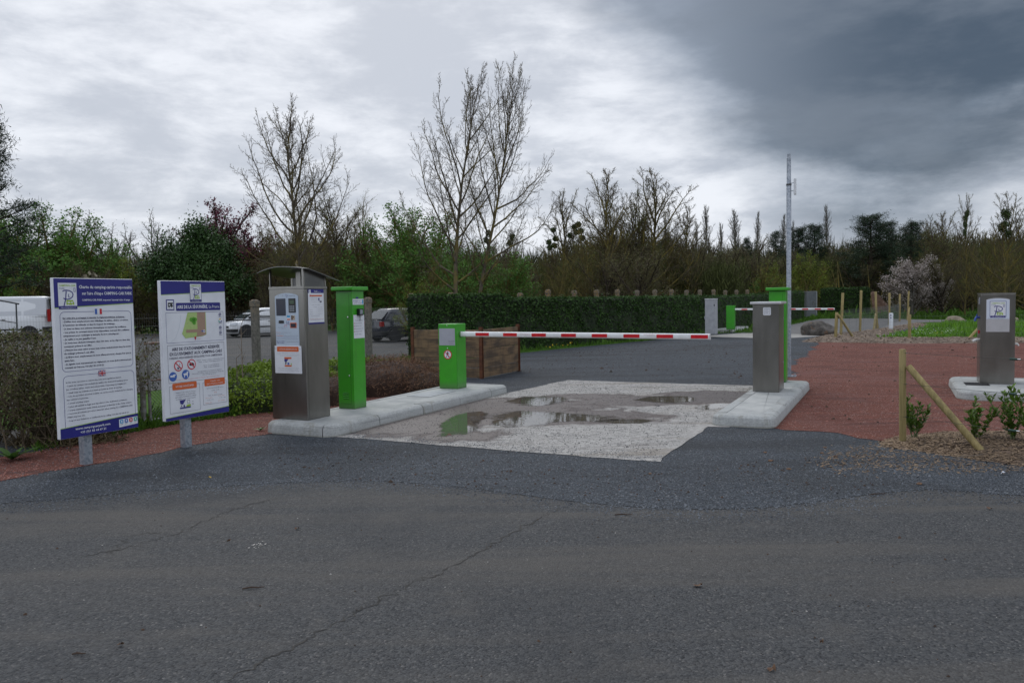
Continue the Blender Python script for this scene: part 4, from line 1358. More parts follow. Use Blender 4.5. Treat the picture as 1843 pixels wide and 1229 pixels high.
# origin = front right foot; body spans x -.56..0, y 0..+.44
KH = 1.685
box_part('body', MATS['steel'], K, -.57, 0, 0, .44, 0, KH - .035, .006)
box_part('top_rim', MATS['steel'], K, -.575, .004, -.004, .445, KH - .034, KH, .003)
box_part('door_seam', pm('seam_dark', (.06, .06, .06), rough=.6), K, .0005, .0015, .035, .038, .02, KH - .06, 0)
box_part('base_gasket', pm('gasket', (.04, .04, .04), rough=.8), K, -.565, -.005, .005, .435, -.004, .006, 0)
def canopy():
    mb = MB(); nx, ny = 18, 8
    x0, x1, y0, y1 = -.665, .085, -.10, .60
    for side in (0, 1):
        for j in range(ny + 1):
            for i in range(nx + 1):
                x = x0 + (x1 - x0) * i / nx; y = y0 + (y1 - y0) * j / ny
                t = (x + .24) / .47
                z = KH + .25 - .105 * t * t * (1.0 if t < 0 else .35) - .02 * t - .30 * max(0, y) * (.35 + .45 * (i / nx)) - side * .009
                mb.v.append((x, y, z))
    n1 = (nx + 1) * (ny + 1)
    for j in range(ny):
        for i in range(nx):
            a = j * (nx + 1) + i
            mb.f.append((a, a + 1, a + nx + 2, a + nx + 1))
            mb.f.append((n1 + a, n1 + a + nx + 1, n1 + a + nx + 2, n1 + a + 1))
    for i in range(nx):
        mb.f.append((i, n1 + i, n1 + i + 1, i + 1)); b = ny * (nx + 1) + i; mb.f.append((b, b + 1, n1 + b + 1, n1 + b))
    for j in range(ny):
        a = j * (nx + 1); mb.f.append((a, a + nx + 1, n1 + a + nx + 1, n1 + a)); a += nx; mb.f.append((a, n1 + a, n1 + a + nx + 1, a + nx + 1))
    return mb
canopy().obj('canopy', pm('canopy_steel', (.13, .13, .13), (.19, .19, .185), 3, .34, metal=.75), K, 0, smooth=True)
for (a, b, c, d) in ((-.56, -.545, .0, .03), (-.03, 0.0, .0, .02), (-.56, -.53, .40, .43), (-.03, 0.0, .40, .43)):
    t = (a + .24) / .47
    zt = KH + .25 - .105 * t * t * (1.0 if t < 0 else .35) - .02 * t - .30 * c * .7 - .012
    box_part('canopy_bracket', MATS['steel'], K, a, b, c, d, KH + .0005, zt, .002)
box_part('canopy_web', MATS['steel'], K, -.30, -.22, .20, .212, KH + .0005, KH + .19, .002)
CAN = MATS['canopy_steel']
MB().box(-.528, -.032, .405, .412, KH + .0005, KH + .12).obj('canopy_back_panel', CAN, K)
MB().add([(-.012, .024, KH + .0005), (-.012, .398, KH + .0005), (-.012, .398, KH + .135), (-.012, .024, KH + .225), (-.006, .024, KH + .0005), (-.006, .398, KH + .0005), (-.006, .398, KH + .135), (-.006, .024, KH + .225)],
         [(0, 1, 2, 3), (4, 7, 6, 5), (0, 4, 5, 1), (1, 5, 6, 2), (2, 6, 7, 3), (3, 7, 4, 0)]).obj('canopy_side_panel', CAN, K)

B = Board(K, (-.57, -.0008, KH), (1, 0, 0), (0, 0, -1), (0, -1, 0), .57 / 68.0, KH / 237.0)
# plate outline with arched head
plate = [(11.6, 105.5), (11.6, 17.5)] + [(11.6 + 45.4 * t, 17.5 - 6.0 * math.sin(PI * t) ** .6) for t in (.06, .15, .3, .45, .6, .75, .88, .95)] + [(57, 17.5), (57, 105.5)]
FACE = pm('pale_blue_plate', (.50, .58, .68), (.45, .53, .62), 3, .4)
n = len(plate)
mbp = MB()
mbp.add([B.pos(a, b, 0) for a, b in plate] + [B.pos(a, b, 3) for a, b in plate], [tuple(range(n)), tuple(range(n, 2 * n))[::-1]] + [(i, n + i, n + (i + 1) % n, (i + 1) % n) for i in range(n)])
mbp.obj('control_plate', FACE, K)
kx = lambda x: (x / 6.47) - 2.3 + 1.2     # zoomed photo column -> face column
ky = lambda y: (y / 6.47 + 500) - 517
def R3(name, mat, x0, y0, x1, y1, dep=5, l0=3, par=K, bv=.0015):
    a, b = B.pos(kx(x0), ky(y1), l0), B.pos(kx(x1), ky(y0), l0)
    return MB().box(a.x, b.x, a.y - .001 * dep, a.y, a.z, b.z).obj(name, mat, par, bv, seg=1)
R3('display_panel', DARKP, 97, 247, 218, 443, 3)
kp = R3('keypad', BLACK, 258, 247, 343, 408, 8)
R3('keypad_screen', LCD, 272, 268, 328, 312, 9.5, par=K)
for r_ in range(4):
    for c_ in range(3):
        R3('key', pm('key_grey', (.28, .30, .33), rough=.5), 272 + c_ * 22, 330 + r_ * 18, 288 + c_ * 22, 343 + r_ * 18, 11, par=K, bv=0)
R3('photo_sticker', LBLUE, 228, 442, 268, 466, 1); R3('photo_sticker', WHITE, 230, 466, 268, 480, 1); R3('photo_sticker', ORANGE, 230, 480, 268, 494, 1)
R3('photo_sticker', pm('brown_print', (.12, .06, .035), rough=.5), 282, 442, 302, 494, 1); R3('photo_sticker', pm('cream_print', (.45, .36, .27), rough=.5), 302, 442, 330, 494, 1); R3('photo_sticker', BLACK, 304, 452, 318, 470, 1.4)
R3('card_slot', BLACK, 128, 498, 188, 530, 9)
R3('ticket_tray_frame', ORANGE, 268, 525, 348, 585, 4); R3('ticket_tray', DARKP, 276, 534, 340, 577, 6)
L4 = 4
def kt(t, m, x0, y, x1, h=9, bold=.0, name='text_line', l=L4): B.text(t, m, kx(x0), ky(y), kx(x1), h / 6.47 * .8, bold=bold, name=name, l=l)
B.stroke('sketch_print', NAVY2, [(kx(220), ky(505)), (kx(225), ky(545)), (kx(240), ky(540)), (kx(238), ky(515))], .6, L4); B.stroke('sketch_print', NAVY2, [(kx(248), ky(508)), (kx(252), ky(550)), (kx(266), ky(545))], .7, L4)
B.stroke('sketch_print', REDP, [(kx(195), ky(575)), (kx(202), ky(548)), (kx(226), ky(552)), (kx(222), ky(577))], .5, L4)
B.stroke('sketch_print', NAVY2, [(kx(222), ky(200)), (kx(232), ky(235)), (kx(248), ky(214)), (kx(232), ky(206))], .6, L4); kt('CAMPING-CAR', INKL, 258, 222, 340, 9)
for x, y in ((128, 212), (183, 212)): B.disc('bolt_head', GREYP, kx(x), ky(y), .8, L4, 10)
kt('Insérez votre carte bancaire ici', INKL, 112, 582, 212, 8); kt('Ticket et reçu', INKL, 150, 594, 212, 7)
kt('Bienvenue', ORANGE, 92, 641, 142, 11, .01); kt("sur l'aire d'étape La Prairie", INKL, 146, 641, 275, 10); kt('Welcome', INKL, 92, 656, 188, 7)
kt('Pass Étapes', ORANGE, 92, 678, 178, 12, .02); kt('valable sur toutes les aires du réseau', INKL, 184, 678, 362, 10)
kt('Réservez votre place sur internet ou par téléphone', NAVY2, 94, 697, 348, 10); kt('Rechargez votre carte sur cette borne avant de partir', INKL, 94, 715, 362, 9)
kt('Besoin d\'aide ?', NAVY2, 92, 744, 200, 13, .03); kt('Help contact', NAVY2, 92, 762, 186, 12, .03); kt('+33 (0)1 83 64 69 21', INKL, 214, 750, 360, 12)
# A4 notice below the plate
R3('notice_sheet', WHITE, 60, 790, 400, 1110, 3, 3.2)
B2l = 7
B.rrect('notice_heading', ORANGE, kx(92), ky(800), kx(366), ky(858), 1.6, B2l)
kt('OPTION RÉSERVATION', WHITE, 118, 838, 344, 20, .0, 'heading_lettering', 8)
for y, x0, x1, t in ((876, 88, 362, "Votre place est disponible sur ce terminal avec l'option"), (894, 84, 372, "réservation, au tarif en vigueur sur votre Pass Étapes"), (908, 128, 344, 'ou sur le site internet du réseau'),
                     (1052, 104, 362, "Pour réserver, rendez-vous sur le site ou appelez"), (1066, 128, 350, 'le service client au numéro ci-dessous'), (1083, 98, 362, '+33 (0)1 83 64 69 21 du lundi au samedi')):
    kt(t, INKL, x0, y, x1, 8, l=B2l)
B.rect('notice_picture', ORANGE, kx(182), ky(922), kx(272), ky(942), B2l); B.rect('notice_picture', ORANGE, kx(184), ky(1013), kx(272), ky(1031), B2l)
B.poly('notice_picture', NAVY2, [(kx(182), ky(943)), (kx(236), ky(943)), (kx(200), ky(985)), (kx(182), ky(970))], B2l); B.rect('notice_picture', BLUEP, kx(220), ky(984), kx(244), ky(1010), B2l)
B.poly('notice_picture', BLACK, [(kx(195), ky(985)), (kx(210), ky(968)), (kx(206), ky(1002)), (kx(190), ky(1006))], B2l + 1); B.rect('notice_picture', LIME, kx(262), ky(990), kx(272), ky(1012), B2l)
for x, y in ((78, 824), (381, 826)): B.disc('bolt_head', GREYP, kx(x), ky(y), .8, B2l, 10)
B.flush()
# tariff notice on the right-hand side of the kiosk
BS = Board(K, (.0012, 0, KH), (0, 1, 0), (0, 0, -1), (1, 0, 0), .44 / 42.0, KH / 234.0)
sx = lambda x: (x - 448) / 6.05; sy = lambda y: (y / 6.47 + 500) - 517.5
MB().box(.0016, .0046, sx(488) * .44 / 42, sx(662) * .44 / 42, KH - sy(545) * KH / 234, KH - sy(148) * KH / 234).obj('tariff_board', NAVY, K, .001)
MB().box(.0048, .0066, sx(486) * .44 / 42, sx(660) * .44 / 42, KH - sy(526) * KH / 234, KH - sy(192) * KH / 234).obj('tariff_sheet', WHITE, K, 0)
def st_(t, m, x0, y, x1, h=9, l=6.5, name='text_line', bold=0): BS.text(t, m, sx(x0), sy(y), sx(x1), h / 6.47 * .8, l=l, name=name, bold=bold)
BS.rect('logo', WHITE, sx(496), sy(155), sx(518), sy(192), 5); BS.stroke('logo_mark', NAVY2, [(sx(502), sy(165)), (sx(512), sy(170)), (sx(504), sy(178)), (sx(503), sy(188))], .4, 6)
st_('Tarifs', WHITE, 552, 180, 590, 22, 5, 'heading_lettering', .02); st_('Rates', WHITE, 596, 180, 628, 12, 5, 'heading_lettering')
BS.rect('heading_bar', ORANGE, sx(520), sy(214), sx(640), sy(230), 6.4); BS.rrect('heading_bar', REDP, sx(504), sy(213), sx(518), sy(230), .3, 6.4)
for y, x0, x1, t in ((248, 520, 590, 'Le Pass Étapes'), (270, 520, 590, '4 € à vie'), (296, 525, 580, 'Taxe de séjour'), (330, 528, 618, 'Basse / Haute saison'), (355, 545, 580, '24h'), (358, 594, 640, '10,00 €'),
                     (385, 500, 532, '5 heures'), (382, 592, 642, '5,00 €'), (408, 500, 534, '24 heures'), (404, 592, 642, '10,00 €'), (434, 500, 534, '48 heures'), (430, 592, 642, '20,00 €'), (452, 516, 608, 'services inclus'), (498, 510, 650, 'Renseignements 7j/7')):
    st_(t, INKL, x0, y, x1, 8)
st_('Appelez le +33 (0)1 83 64 69 21', ORANGE, 500, 490, 650, 8)
BS.poly('sketch_print', NAVY2, [(sx(596), sy(250)), (sx(612), sy(246)), (sx(610), sy(286)), (sx(600), sy(276))], 6.5); BS.rect('sketch_print', INK, sx(614), sy(282), sx(634), sy(298), 6.5)
BS.flush()

# --- slim green cabinets
def green_cabinet(root, w=.27, d=.27, h=1.655, detail=True):
    box_part('body', GREEN, root, -w, 0, 0, d, 0, h - .02, .006)
    box_part('cap', GREEN, root, -w - .05, .05, -.05, d + .05, h - .018, h + .035, .014, 3)
    box_part('base_gasket', MATS['gasket'], root, -w + .004, -.004, .004, d - .004, -.004, .003, 0)
    # door on the front: grooves, louvres, locks
    for (x0, x1, z0, z1) in ((-.052, -.048, .07, h - .07), (-w + .03, -.05, .068, .072)):
        box_part('door_groove', GREEND, root, x0, x1, -.0008, .001, z0, z1, 0)
    for z in (.14, .165, .19, .215):
        box_part('louvre', GREEN, root, -.19, -.09, -.008, .0, z, z + .010, .003, 1)
        box_part('louvre_slot', GREEND, root, -.19, -.09, -.0012, .0, z - .006, z - .001, 0)
    for z in (.46, 1.27):
        MB().lathe([(.011, 0), (.012, .006), (.008, .010)], 12).obj('lock', pm('chrome', (.6, .6, .6), rough=.2, metal=1), root, 0, True, loc=(-.075, 0, z)).rotation_euler = (PI / 2, 0, 0)
G1 = lane_thing('green_cabinet', 'slim bright green cabinet with a card reader and white notice, behind the payment kiosk', 'cabinet', 638.5, 736)
green_cabinet(G1)
BG = Board(G1, (.0012, 0, 1.675), (0, 1, 0), (0, 0, -1), (1, 0, 0), .27, 1.0)
BG.rect('notice_sheet', WHITE, .06, .155, .97, .235, 1); BG.rect('notice_mark', NAVY2, .33, .128, .55, .15, 1)
BG.text('Badgez ici', NAVY2, .12, .19, .7, .02, l=2); BG.text('CAMPING-CAR PARK', INKL, .12, .22, .8, .015, l=2); BG.rect('notice_mark', LBLUE, .84, .165, .94, .225, 2)
BG.rect('notice_sheet', WHITE, .09, .375, .99, .70, 1)
for i in range(6):
    BG.text(('Présentez votre carte', 'devant le lecteur', 'La barrière se lève', "Avancez jusqu'au trait", 'Validez votre entrée', 'Bonne étape')[i], INKL, .22, .46 + i * .038, .22 + .62 * (1 - .1 * (i % 3)), .016, l=2)
    if 0 < i < 5: BG.disc('bullet_mark', REDP, .16, .454 + i * .038, .03, 2, 8, .008)
BG.flush()
rd = box_part('card_reader', BLACK, G1, .0015, .045, .10, .20, 1.29, 1.385, .008)
box_part('reader_window', pm('reader_glass', (.25, .28, .32), rough=.15), G1, .0455, .047, .12, .18, 1.31, 1.37, .0)
MB().tube([(.02, .14, 1.29), (.024, .145, 1.25), (.018, .15, 1.215)], .004, 6).obj('reader_cable', BLACK, G1)
G2p = gp(1414, 688, .152)
G2 = thing('green_cabinet', 'green cabinet almost hidden behind the low steel cabinet, beside the tall pole', 'cabinet', (G2p.x, G2p.y, .152), LANE)
green_cabinet(G2, h=1.57)

# --- barrier with boom
def barrier(root, L=4.16, z=0.0, notice=True):
    w, d, h = .353, .31, 1.09
    box_part('housing', GREEN, root, -w, 0, 0, d, 0, h, .008)
    box_part('door_groove', GREEND, root, -.006, -.003, -.0008, .001, .03, h - .08, 0)
    box_part('lid_seam', GREEND, root, -w + .006, -.006, -.0008, .001, h - .052, h - .049, 0)
    if notice:
        box_part('grey_plate', pm('grey_plate', (.36, .37, .42), (.33, .34, .39), 4, .4), root, -.335, -.03, -.004, -.0012, h - .36, h - .075, .001)
        MB().lathe([(.009, 0), (.010, .005), (.005, .008)], 10).obj('lock', MATS['chrome'], root, 0, True, loc=(-.18, 0, h - .028)).rotation_euler = (PI / 2, 0, 0)
        MB().lathe([(.009, 0), (.010, .005), (.005, .008)], 10).obj('lock', MATS['chrome'], root, 0, True, loc=(-.18, 0, h - .41)).rotation_euler = (PI / 2, 0, 0)
        Bb = Board(root, (-w, -.0012, h), (1, 0, 0), (0, 0, -1), (0, -1, 0), 1, 1)
        Bb.text('Automatic', INK, .20, .298, .315, .018, l=5, name='plate_lettering'); Bb.text('Systèmes', INK, .205, .316, .27, .009, l=5, name='plate_lettering'); Bb.text('www.automaticsystemes.fr', INK, .205, .338, .31, .007, l=5, name='plate_lettering')
        cx, cy = .175, .515
        Bb.disc('prohibition_disc', REDP, cx, cy, .078, 1, 28); Bb.disc('prohibition_disc', WHITE, cx, cy, .062, 2, 28)
        wk = BLACK
        Bb.disc('walking_figure', wk, cx + .004, cy - .044, .010, 3, 10)
        Bb.stroke('walking_figure', wk, [(cx + .004, cy - .034), (cx, cy - .005)], .020, 3)
        Bb.stroke('walking_figure', wk, [(cx, cy - .008), (cx - .012, cy + .02), (cx - .030, cy + .046)], .011, 3)
        Bb.stroke('walking_figure', wk, [(cx, cy - .008), (cx + .014, cy + .016), (cx + .016, cy + .046)], .011, 3)
        Bb.stroke('walking_figure', wk, [(cx + .004, cy - .030), (cx + .020, cy - .014), (cx + .034, cy - .010)], .008, 3)
        Bb.stroke('walking_figure', wk, [(cx, cy - .030), (cx - .018, cy - .016), (cx - .022, cy + .004)], .008, 3)
        Bb.stroke('prohibition_disc', REDP, [(cx - .048, cy - .048), (cx + .048, cy + .048)], .013, 4)
        Bb.flush()
    # boom: rounded profile, red reflective bands
    zc = .915
    prof = []
    for k in range(16):
        t = 2 * PI * k / 16
        prof.append((.026 * math.copysign(abs(math.cos(t)) ** .6, math.cos(t)), .043 * math.copysign(abs(math.sin(t)) ** .7, math.sin(t))))
    y0 = .13
    mb = MB(); n = len(prof)
    st = [0.0, L * .25, L * .5, L * .75, L]
    for x in st:
        for (py_, pz) in prof: mb.v.append((x + .001, y0 + py_, zc - .028 * (x / L) + pz))
    for i in range(len(st) - 1):
        for k in range(n): mb.f.append((i * n + k, i * n + (k + 1) % n, (i + 1) * n + (k + 1) % n, (i + 1) * n + k))
    mb.f.append(tuple(range(n))); mb.f.append(tuple((len(st) - 1) * n + k for k in range(n))[::-1])
    boom = mb.obj('boom', WARM, root, 0, smooth=True)
    nb = 8
    for i in range(nb):
        a = .305 + i * .512
        m2 = MB()
        zz = zc - .028 * ((a + .125) / L)
        m2.box(a, a + .25, y0 - .0285, y0 - .0262, zz - .026, zz + .026)
        m2.box(a, a + .25, y0 + .0262, y0 + .0285, zz - .026, zz + .026)
        m2.obj('red_band', REDR, boom)
    box_part('end_cap', pm('cap_grey', (.5, .5, .5), rough=.5), boom, L + .0015, L + .012, y0 - .025, y0 + .025, zc - .072, zc + .014, .003)
    Bm = Board(boom, (0, y0 - .0275, zc), (1, 0, 0), (0, 0, -1), (0, -1, 0), 1, 1)
    for x in (1.13, 3.18):
        Bm.text('automatic', pm('faded_red', (.55, .28, .28), rough=.5), x, .004, x + .17, .018, l=1, name='boom_lettering'); Bm.text('systèmes', MATS['faded_red'], x + .05, .022, x + .17, .010, l=1, name='boom_lettering')
    Bm.flush()
    MB().lathe([(.055, 0), (.055, .012), (.03, .018)], 16).obj('boom_hub', GREEN, root, 0, True, loc=(0, y0, zc)).rotation_euler = (0, PI / 2, 0)
    return root
b1 = lane_thing('barrier_gate', 'green barrier with a no-walking disc, its red and white boom lowered across the slab', 'barrier', 823.7, 700)
barrier(b1)
b2 = lane_thing('barrier_gate', 'far green barrier with lowered red and white boom, seen beyond the steel cabinet', 'barrier', 1321.5, 593.5)
barrier(b2, 4.16, notice=False)

# --- low stainless cabinet on the right island
S1 = lane_thing('steel_cabinet', 'low brushed steel cabinet with overhanging lid and small square sticker, on the right island', 'cabinet', 1402, 706)
box_part('body', MATS['steel'], S1, -.385, 0, 0, .60, 0, 1.335, .005)
box_part('lid', pm('lid_steel', (.62, .62, .63), (.55, .55, .56), 3, .42, metal=.7), S1, -.42, .035, -.035, .635, 1.336, 1.375, .010, 3)
box_part('base_gasket', MATS['gasket'], S1, -.38, -.005, .005, .595, -.004, .004, 0)
box_part('door_seam', MATS['seam_dark'], S1, .0004, .0014, .03, .033, .03, 1.3, 0)
for z in (.42, 1.1):
    MB().lathe([(.010, 0), (.011, .008), (.006, .012)], 10).obj('lock', MATS['chrome'], S1, 0, True, loc=(0.0, .50, z)).rotation_euler = (0, PI / 2, 0)
BB = Board(S1, (-.385, -.0012, 1.375), (1, 0, 0), (0, 0, -1), (0, -1, 0), 1, 1)
BB.rrect('sticker', WHITE, .155, .085, .268, .205, .018, 1); BB.frame('sticker_print', GREYP, .168, .098, .255, .192, .006, 2)
for i in range(4): BB.rect('sticker_print', GREYP, .182, .112 + i * .018, .242 - .01 * (i % 2), .119 + i * .018, 2)
BB.flush()

# --- far pale cabinet
S2 = lane_thing('pale_cabinet', 'tall pale grey cabinet standing alone on the far island', 'cabinet', 1288, 601.5, .152)
box_part('body', pm('pale_cabinet_grey', (.30, .31, .33), (.38, .39, .41), 5, .6), S2, -.42, 0, 0, .42, 0, 1.37, .012)
box_part('cap', pm('pale_cap', (.42, .43, .45), rough=.5), S2, -.435, .015, -.015, .435, 1.371, 1.42, .02)
box_part('meter_window', BLACK, S2, -.07, -.03, -.004, .0, 1.12, 1.19, 0)
box_part('handle', GREYP, S2, -.47, -.42, .1, .16, .60, .72, .008)

# --- mast with aerial
pp = gp(1419.5, 677, .152)
mast = thing('steel_mast', 'tall galvanised steel mast with a small flat aerial near its top', 'mast', (pp.x, pp.y, .152), LANE)
MB().lathe([(.042, 0), (.042, 3.45), (.038, 3.46), (.036, 3.93), (.030, 3.935), (.030, 4.0), (.0, 4.01)], 16).obj('pole', MATS['galvanised'], mast, 0, True)
box_part('base_plate', MATS['galvanised'], mast, -.13, .13, -.13, .13, 0.001, .012, .002)
for x in (-.1, .1):
    for y in (-.1, .1): MB().lathe([(.012, 0), (.012, .02), (.006, .024)], 6).obj('anchor_bolt', MATS['galvanised'], mast, 0, loc=(x, y, .012))
MB().lathe([(.047, 0), (.047, .03)], 16).obj('pole_band', MATS['seam_dark'], mast, 0, True, loc=(0, 0, 3.44))
ant = box_part('aerial', pm('aerial_white', (.62, .64, .66), rough=.4), mast, .085, .125, -.04, .04, 3.27, 3.56, .012)
for z in (3.34, 3.48): MB().tube([(.035, 0, z), (.085, 0, z)], .006, 6).obj('aerial_bracket', MATS['galvanised'], mast)

# --- service column on the right plinth
V1 = lane_thing('service_column', 'wide brushed steel service column with a logo plate, on the kerbed plinth at the right', 'service column', 1763, 690)
box_part('body', MATS['steel'], V1, 0, .475, 0, .50, 0, 1.43, .006)
box_part('top_rim', MATS['steel'], V1, -.004, .479, -.004, .504, 1.431, 1.447, .002)
B = Board(V1, (0, -.0012, 1.445), (1, 0, 0), (0, 0, -1), (0, -1, 0), .475 / 61.0, 1.445 / 161.0)
vp = [(10, 68.5), (10, 11.5)] + [(10 + 41 * t, 11.5 - 3.0 * math.sin(PI * t) ** .6) for t in (.06, .15, .3, .45, .6, .75, .88, .95)] + [(51, 11.5), (51, 68.5)]
n = len(vp)
MB().add([B.pos(a, b, 0) for a, b in vp] + [B.pos(a, b, 3) for a, b in vp], [tuple(range(n)), tuple(range(n, 2 * n))[::-1]] + [(i, n + i, n + (i + 1) % n, (i + 1) % n) for i in range(n)]).obj('front_plate', pm('plate_grey', (.46, .455, .47), (.42, .42, .43), 4, .5), V1)
B.poly('logo_sheet', pm('sheet_bluewhite', (.60, .66, .76), rough=.45), [(10.6, 46)] + [(10.6, 12.2)] + [(10.6 + 39.8 * t, 12.2 - 2.6 * math.sin(PI * t) ** .6) for t in (.06, .2, .4, .6, .8, .94)] + [(50.4, 12.2), (50.4, 46)], 4)
B.frame('logo_border', NAVY2, 16.2, 14, 45, 42, .6, 5)
logo(B, 17.4, 15.2, 43.8, 43.2, 6)
B.text('www.campingcarpark.com', INKL, 12.5, 45.4, 49, 1.2, l=6)
B.flush()
box_part('hinge', GREYP, V1, -.02, -.001, .03, .08, 1.27, 1.38, .003)
tp = MB().tube([(0, .12, 1.06), (-.05, .10, 1.06), (-.065, .08, 1.03), (-.065, .08, 1.0)], .018, 8).obj('water_tap', pm('tap_blue', (.03, .08, .35), rough=.35), V1, 0, True)
MB().tube([(-.04, .10, 1.07), (-.04, .10, 1.11)], .010, 6).obj('tap_handle', MATS['tap_blue'], V1)
box_part('socket_cap', REDP, V1, -.02, -.001, .10, .14, .80, .85, .004)
MB().tube([(0, .1, .70), (-.05, .08, .70), (-.10, .06, .68)], .022, 8).obj('spout', pm('spout_white', (.7, .7, .68), rough=.4), V1, 0, True)
MB().tube([(.475, .2, .63), (.53, .2, .63), (.545, .2, .60)], .016, 8).obj('outlet_pipe', MATS['spout_white'], V1, 0, True)


# ================================================================== FENCES, GATE, TIMBER BAY
def conc_post(parent, x, y, h, w=.15, d=.12, name='post', rz=0.0, seed=0):
    r = random.Random(seed)
    mb = MB().box(-w / 2, w / 2, -d / 2, d / 2, -.1, h - .16)
    mb.box(-w / 2 - .012, w / 2 + .012, -d / 2 - .012, d / 2 + .012, h - .159, h - .03)
    mb.add([(-w / 2, -d / 2, h - .029), (w / 2, -d / 2, h - .029), (w / 2, d / 2, h - .029), (-w / 2, d / 2, h - .029), (-.05, -.045, h), (.05, -.045, h), (.05, .045, h), (-.05, .045, h)],
           [(0, 3, 2, 1), (4, 5, 6, 7), (0, 1, 5, 4), (1, 2, 6, 5), (2, 3, 7, 6), (3, 0, 4, 7)])
    o = mb.obj(name, MATS['concrete_post'], parent, .008, seg=1, loc=(x, y, 0))
    o.rotation_euler = (r.uniform(-.012, .012), r.uniform(-.012, .012), rz)
    return o

def mesh_panel(parent, a, b, z0, z1, dx=.05, dz=.10, r=.0013, name='wire_mesh', diag=False, off=.0):
    a, b = Vector(a), Vector(b); L = (b - a).length; d = (b - a) / L
    segs = []
    if diag:
        k = -(z1 - z0)
        while k < L:
            for s in (1, -1):
                x0, x1 = k, k + (z1 - z0)
                zz0, zz1 = (z0, z1) if s > 0 else (z1, z0)
                t0, t1 = max(0, -x0 / (x1 - x0)), min(1, (L - x0) / (x1 - x0))
                if t1 > t0: segs.append(((x0 + (x1 - x0) * t0, zz0 + (zz1 - zz0) * t0), (x0 + (x1 - x0) * t1, zz0 + (zz1 - zz0) * t1)))
            k += dx
    else:
        segs += [((x, z0), (x, z1)) for x in np.arange(0, L, dx)] + [((0, z), (L, z)) for z in np.arange(z0, z1 + .001, dz)]
    p0 = np.array([(a.x + d.x * s[0][0], a.y + d.y * s[0][0], s[0][1]) for s in segs]); p1 = np.array([(a.x + d.x * s[1][0], a.y + d.y * s[1][0], s[1][1]) for s in segs])
    v, f = prisms(p0, p1, np.full(len(p0), r), np.full(len(p0), r), 3)
    o = link(name, new_mesh(name, v, f, [WIRE]), parent)
    o['kind'] = 'stuff'
    return o

def prisms(p0, p1, r0, r1, n=3):
    """independent n-sided tapered prisms along many segments"""
    d = p1 - p0
    L = np.linalg.norm(d, axis=1); L[L == 0] = 1e-6
    d = d / L[:, None]
    a = np.where(np.abs(d[:, 2:3]) < .9, np.array([[0, 0, 1.0]]), np.array([[1.0, 0, 0]]))
    x = np.cross(d, a); x /= np.linalg.norm(x, axis=1)[:, None]
    y = np.cross(d, x)
    N = len(p0)
    t = np.arange(n) * 2 * PI / n
    ring = x[:, None, :] * np.cos(t)[None, :, None] + y[:, None, :] * np.sin(t)[None, :, None]
    v = np.concatenate([p0[:, None] + ring * r0[:, None, None], p1[:, None] + ring * r1[:, None, None]], 1).reshape(-1, 3)
    k = np.arange(n)
    q = np.stack([k, (k + 1) % n, n + (k + 1) % n, n + k], 1)
    f = (q[None] + (np.arange(N) * 2 * n)[:, None, None]).reshape(-1, 4)
    return v, f

# car park fence: lichened concrete posts and welded mesh
cf = thing('mesh_fence', 'wire mesh fence on mossy concrete posts in front of the parked cars', 'fence', (0, 0, 0))
cps = [(-11.6, 5.2), (-9.6, 9.5), (-7.65, 13.4), (-5.68, 17.3), (-3.86, 21.0), (-3.3, 24.0)]
for i, p in enumerate(cps[1:-1]):
    conc_post(cf, p[0], p[1], (1.72, 1.72, 1.74, 1.78, 1.80)[i], .155, .13, rz=LANE, seed=i)
for a, b in zip(cps[1:-1], cps[2:]):
    mesh_panel(cf, (a[0], a[1], 0), (b[0], b[1], 0), .05, 1.5, .05, .15, .0013)
# row of posts behind the hedge
hf = thing('post_fence', 'row of lichened concrete post heads sticking up behind the long hedge', 'fence', (0, 0, 0))
A_, B_ = Vector((-3.0, 24.2)), Vector((8.4, 36.6)); C_ = Vector((16.0, 47.5))
def on_line(px):
    tx = math.tan(math.atan((px - CX) / F))
    for P0, P1 in ((A_, B_), (B_, C_)):
        d = P1 - P0
        t = (tx * P0.y - P0.x) / (d.x - tx * d.y)
        if t <= 1.0001: break
    return P0 + d * t
prev = None
for i, px in enumerate((742, 812, 880, 937, 987, 1034, 1075.5, 1112, 1148, 1180, 1210, 1237, 1261, 1285, 1306, 1326, 1345)):
    q = on_line(px)
    conc_post(hf, q.x, q.y, 1.90 + .02 * math.sin(i * 2.1) + (.10 if i > 3 else 0), .16, .13, rz=LANE, seed=20 + i)
    if prev is not None:
        MB().tube([(prev.x, prev.y, 1.70), (q.x, q.y, 1.70)], .012, 5).obj('rail_wire', WIRE, hf)
    prev = q

# chain-link gate leaf
gA, gB = Vector((-4.95, 10.4, 0)), Vector((-4.36, 11.55, 0))
gt = thing('chain_link_gate', 'old galvanised chain-link gate leaf between the two information boards', 'gate', gA, math.atan2((gB - gA).y, (gB - gA).x))
LG = (gB - gA).length
galv_old = pm('old_galvanised', (.30, .31, .31), (.17, .16, .13), 12, .7, metal=.3)
rusty = pm('gate_rust', (.15, .06, .025), (.22, .19, .17), 14, .85)
MB().tube([(0, 0, 0), (0, 0, 1.18)], .038, 10).obj('post', galv_old, gt, 0, True)
MB().tube([(.10, 0, .08), (.10, 0, 1.12)], .021, 8).obj('upright', galv_old, gt, 0, True)
MB().tube([(LG - .04, 0, .08), (LG - .04, 0, 1.12)], .021, 8).obj('upright', galv_old, gt, 0, True)
MB().tube([(.02, 0, 1.12), (LG, 0, 1.12)], .019, 8).obj('top_rail', rusty, gt, 0, True)
MB().tube([(.10, 0, .62), (LG - .04, 0, .60)], .013, 8).obj('middle_rail', rusty, gt, 0, True)
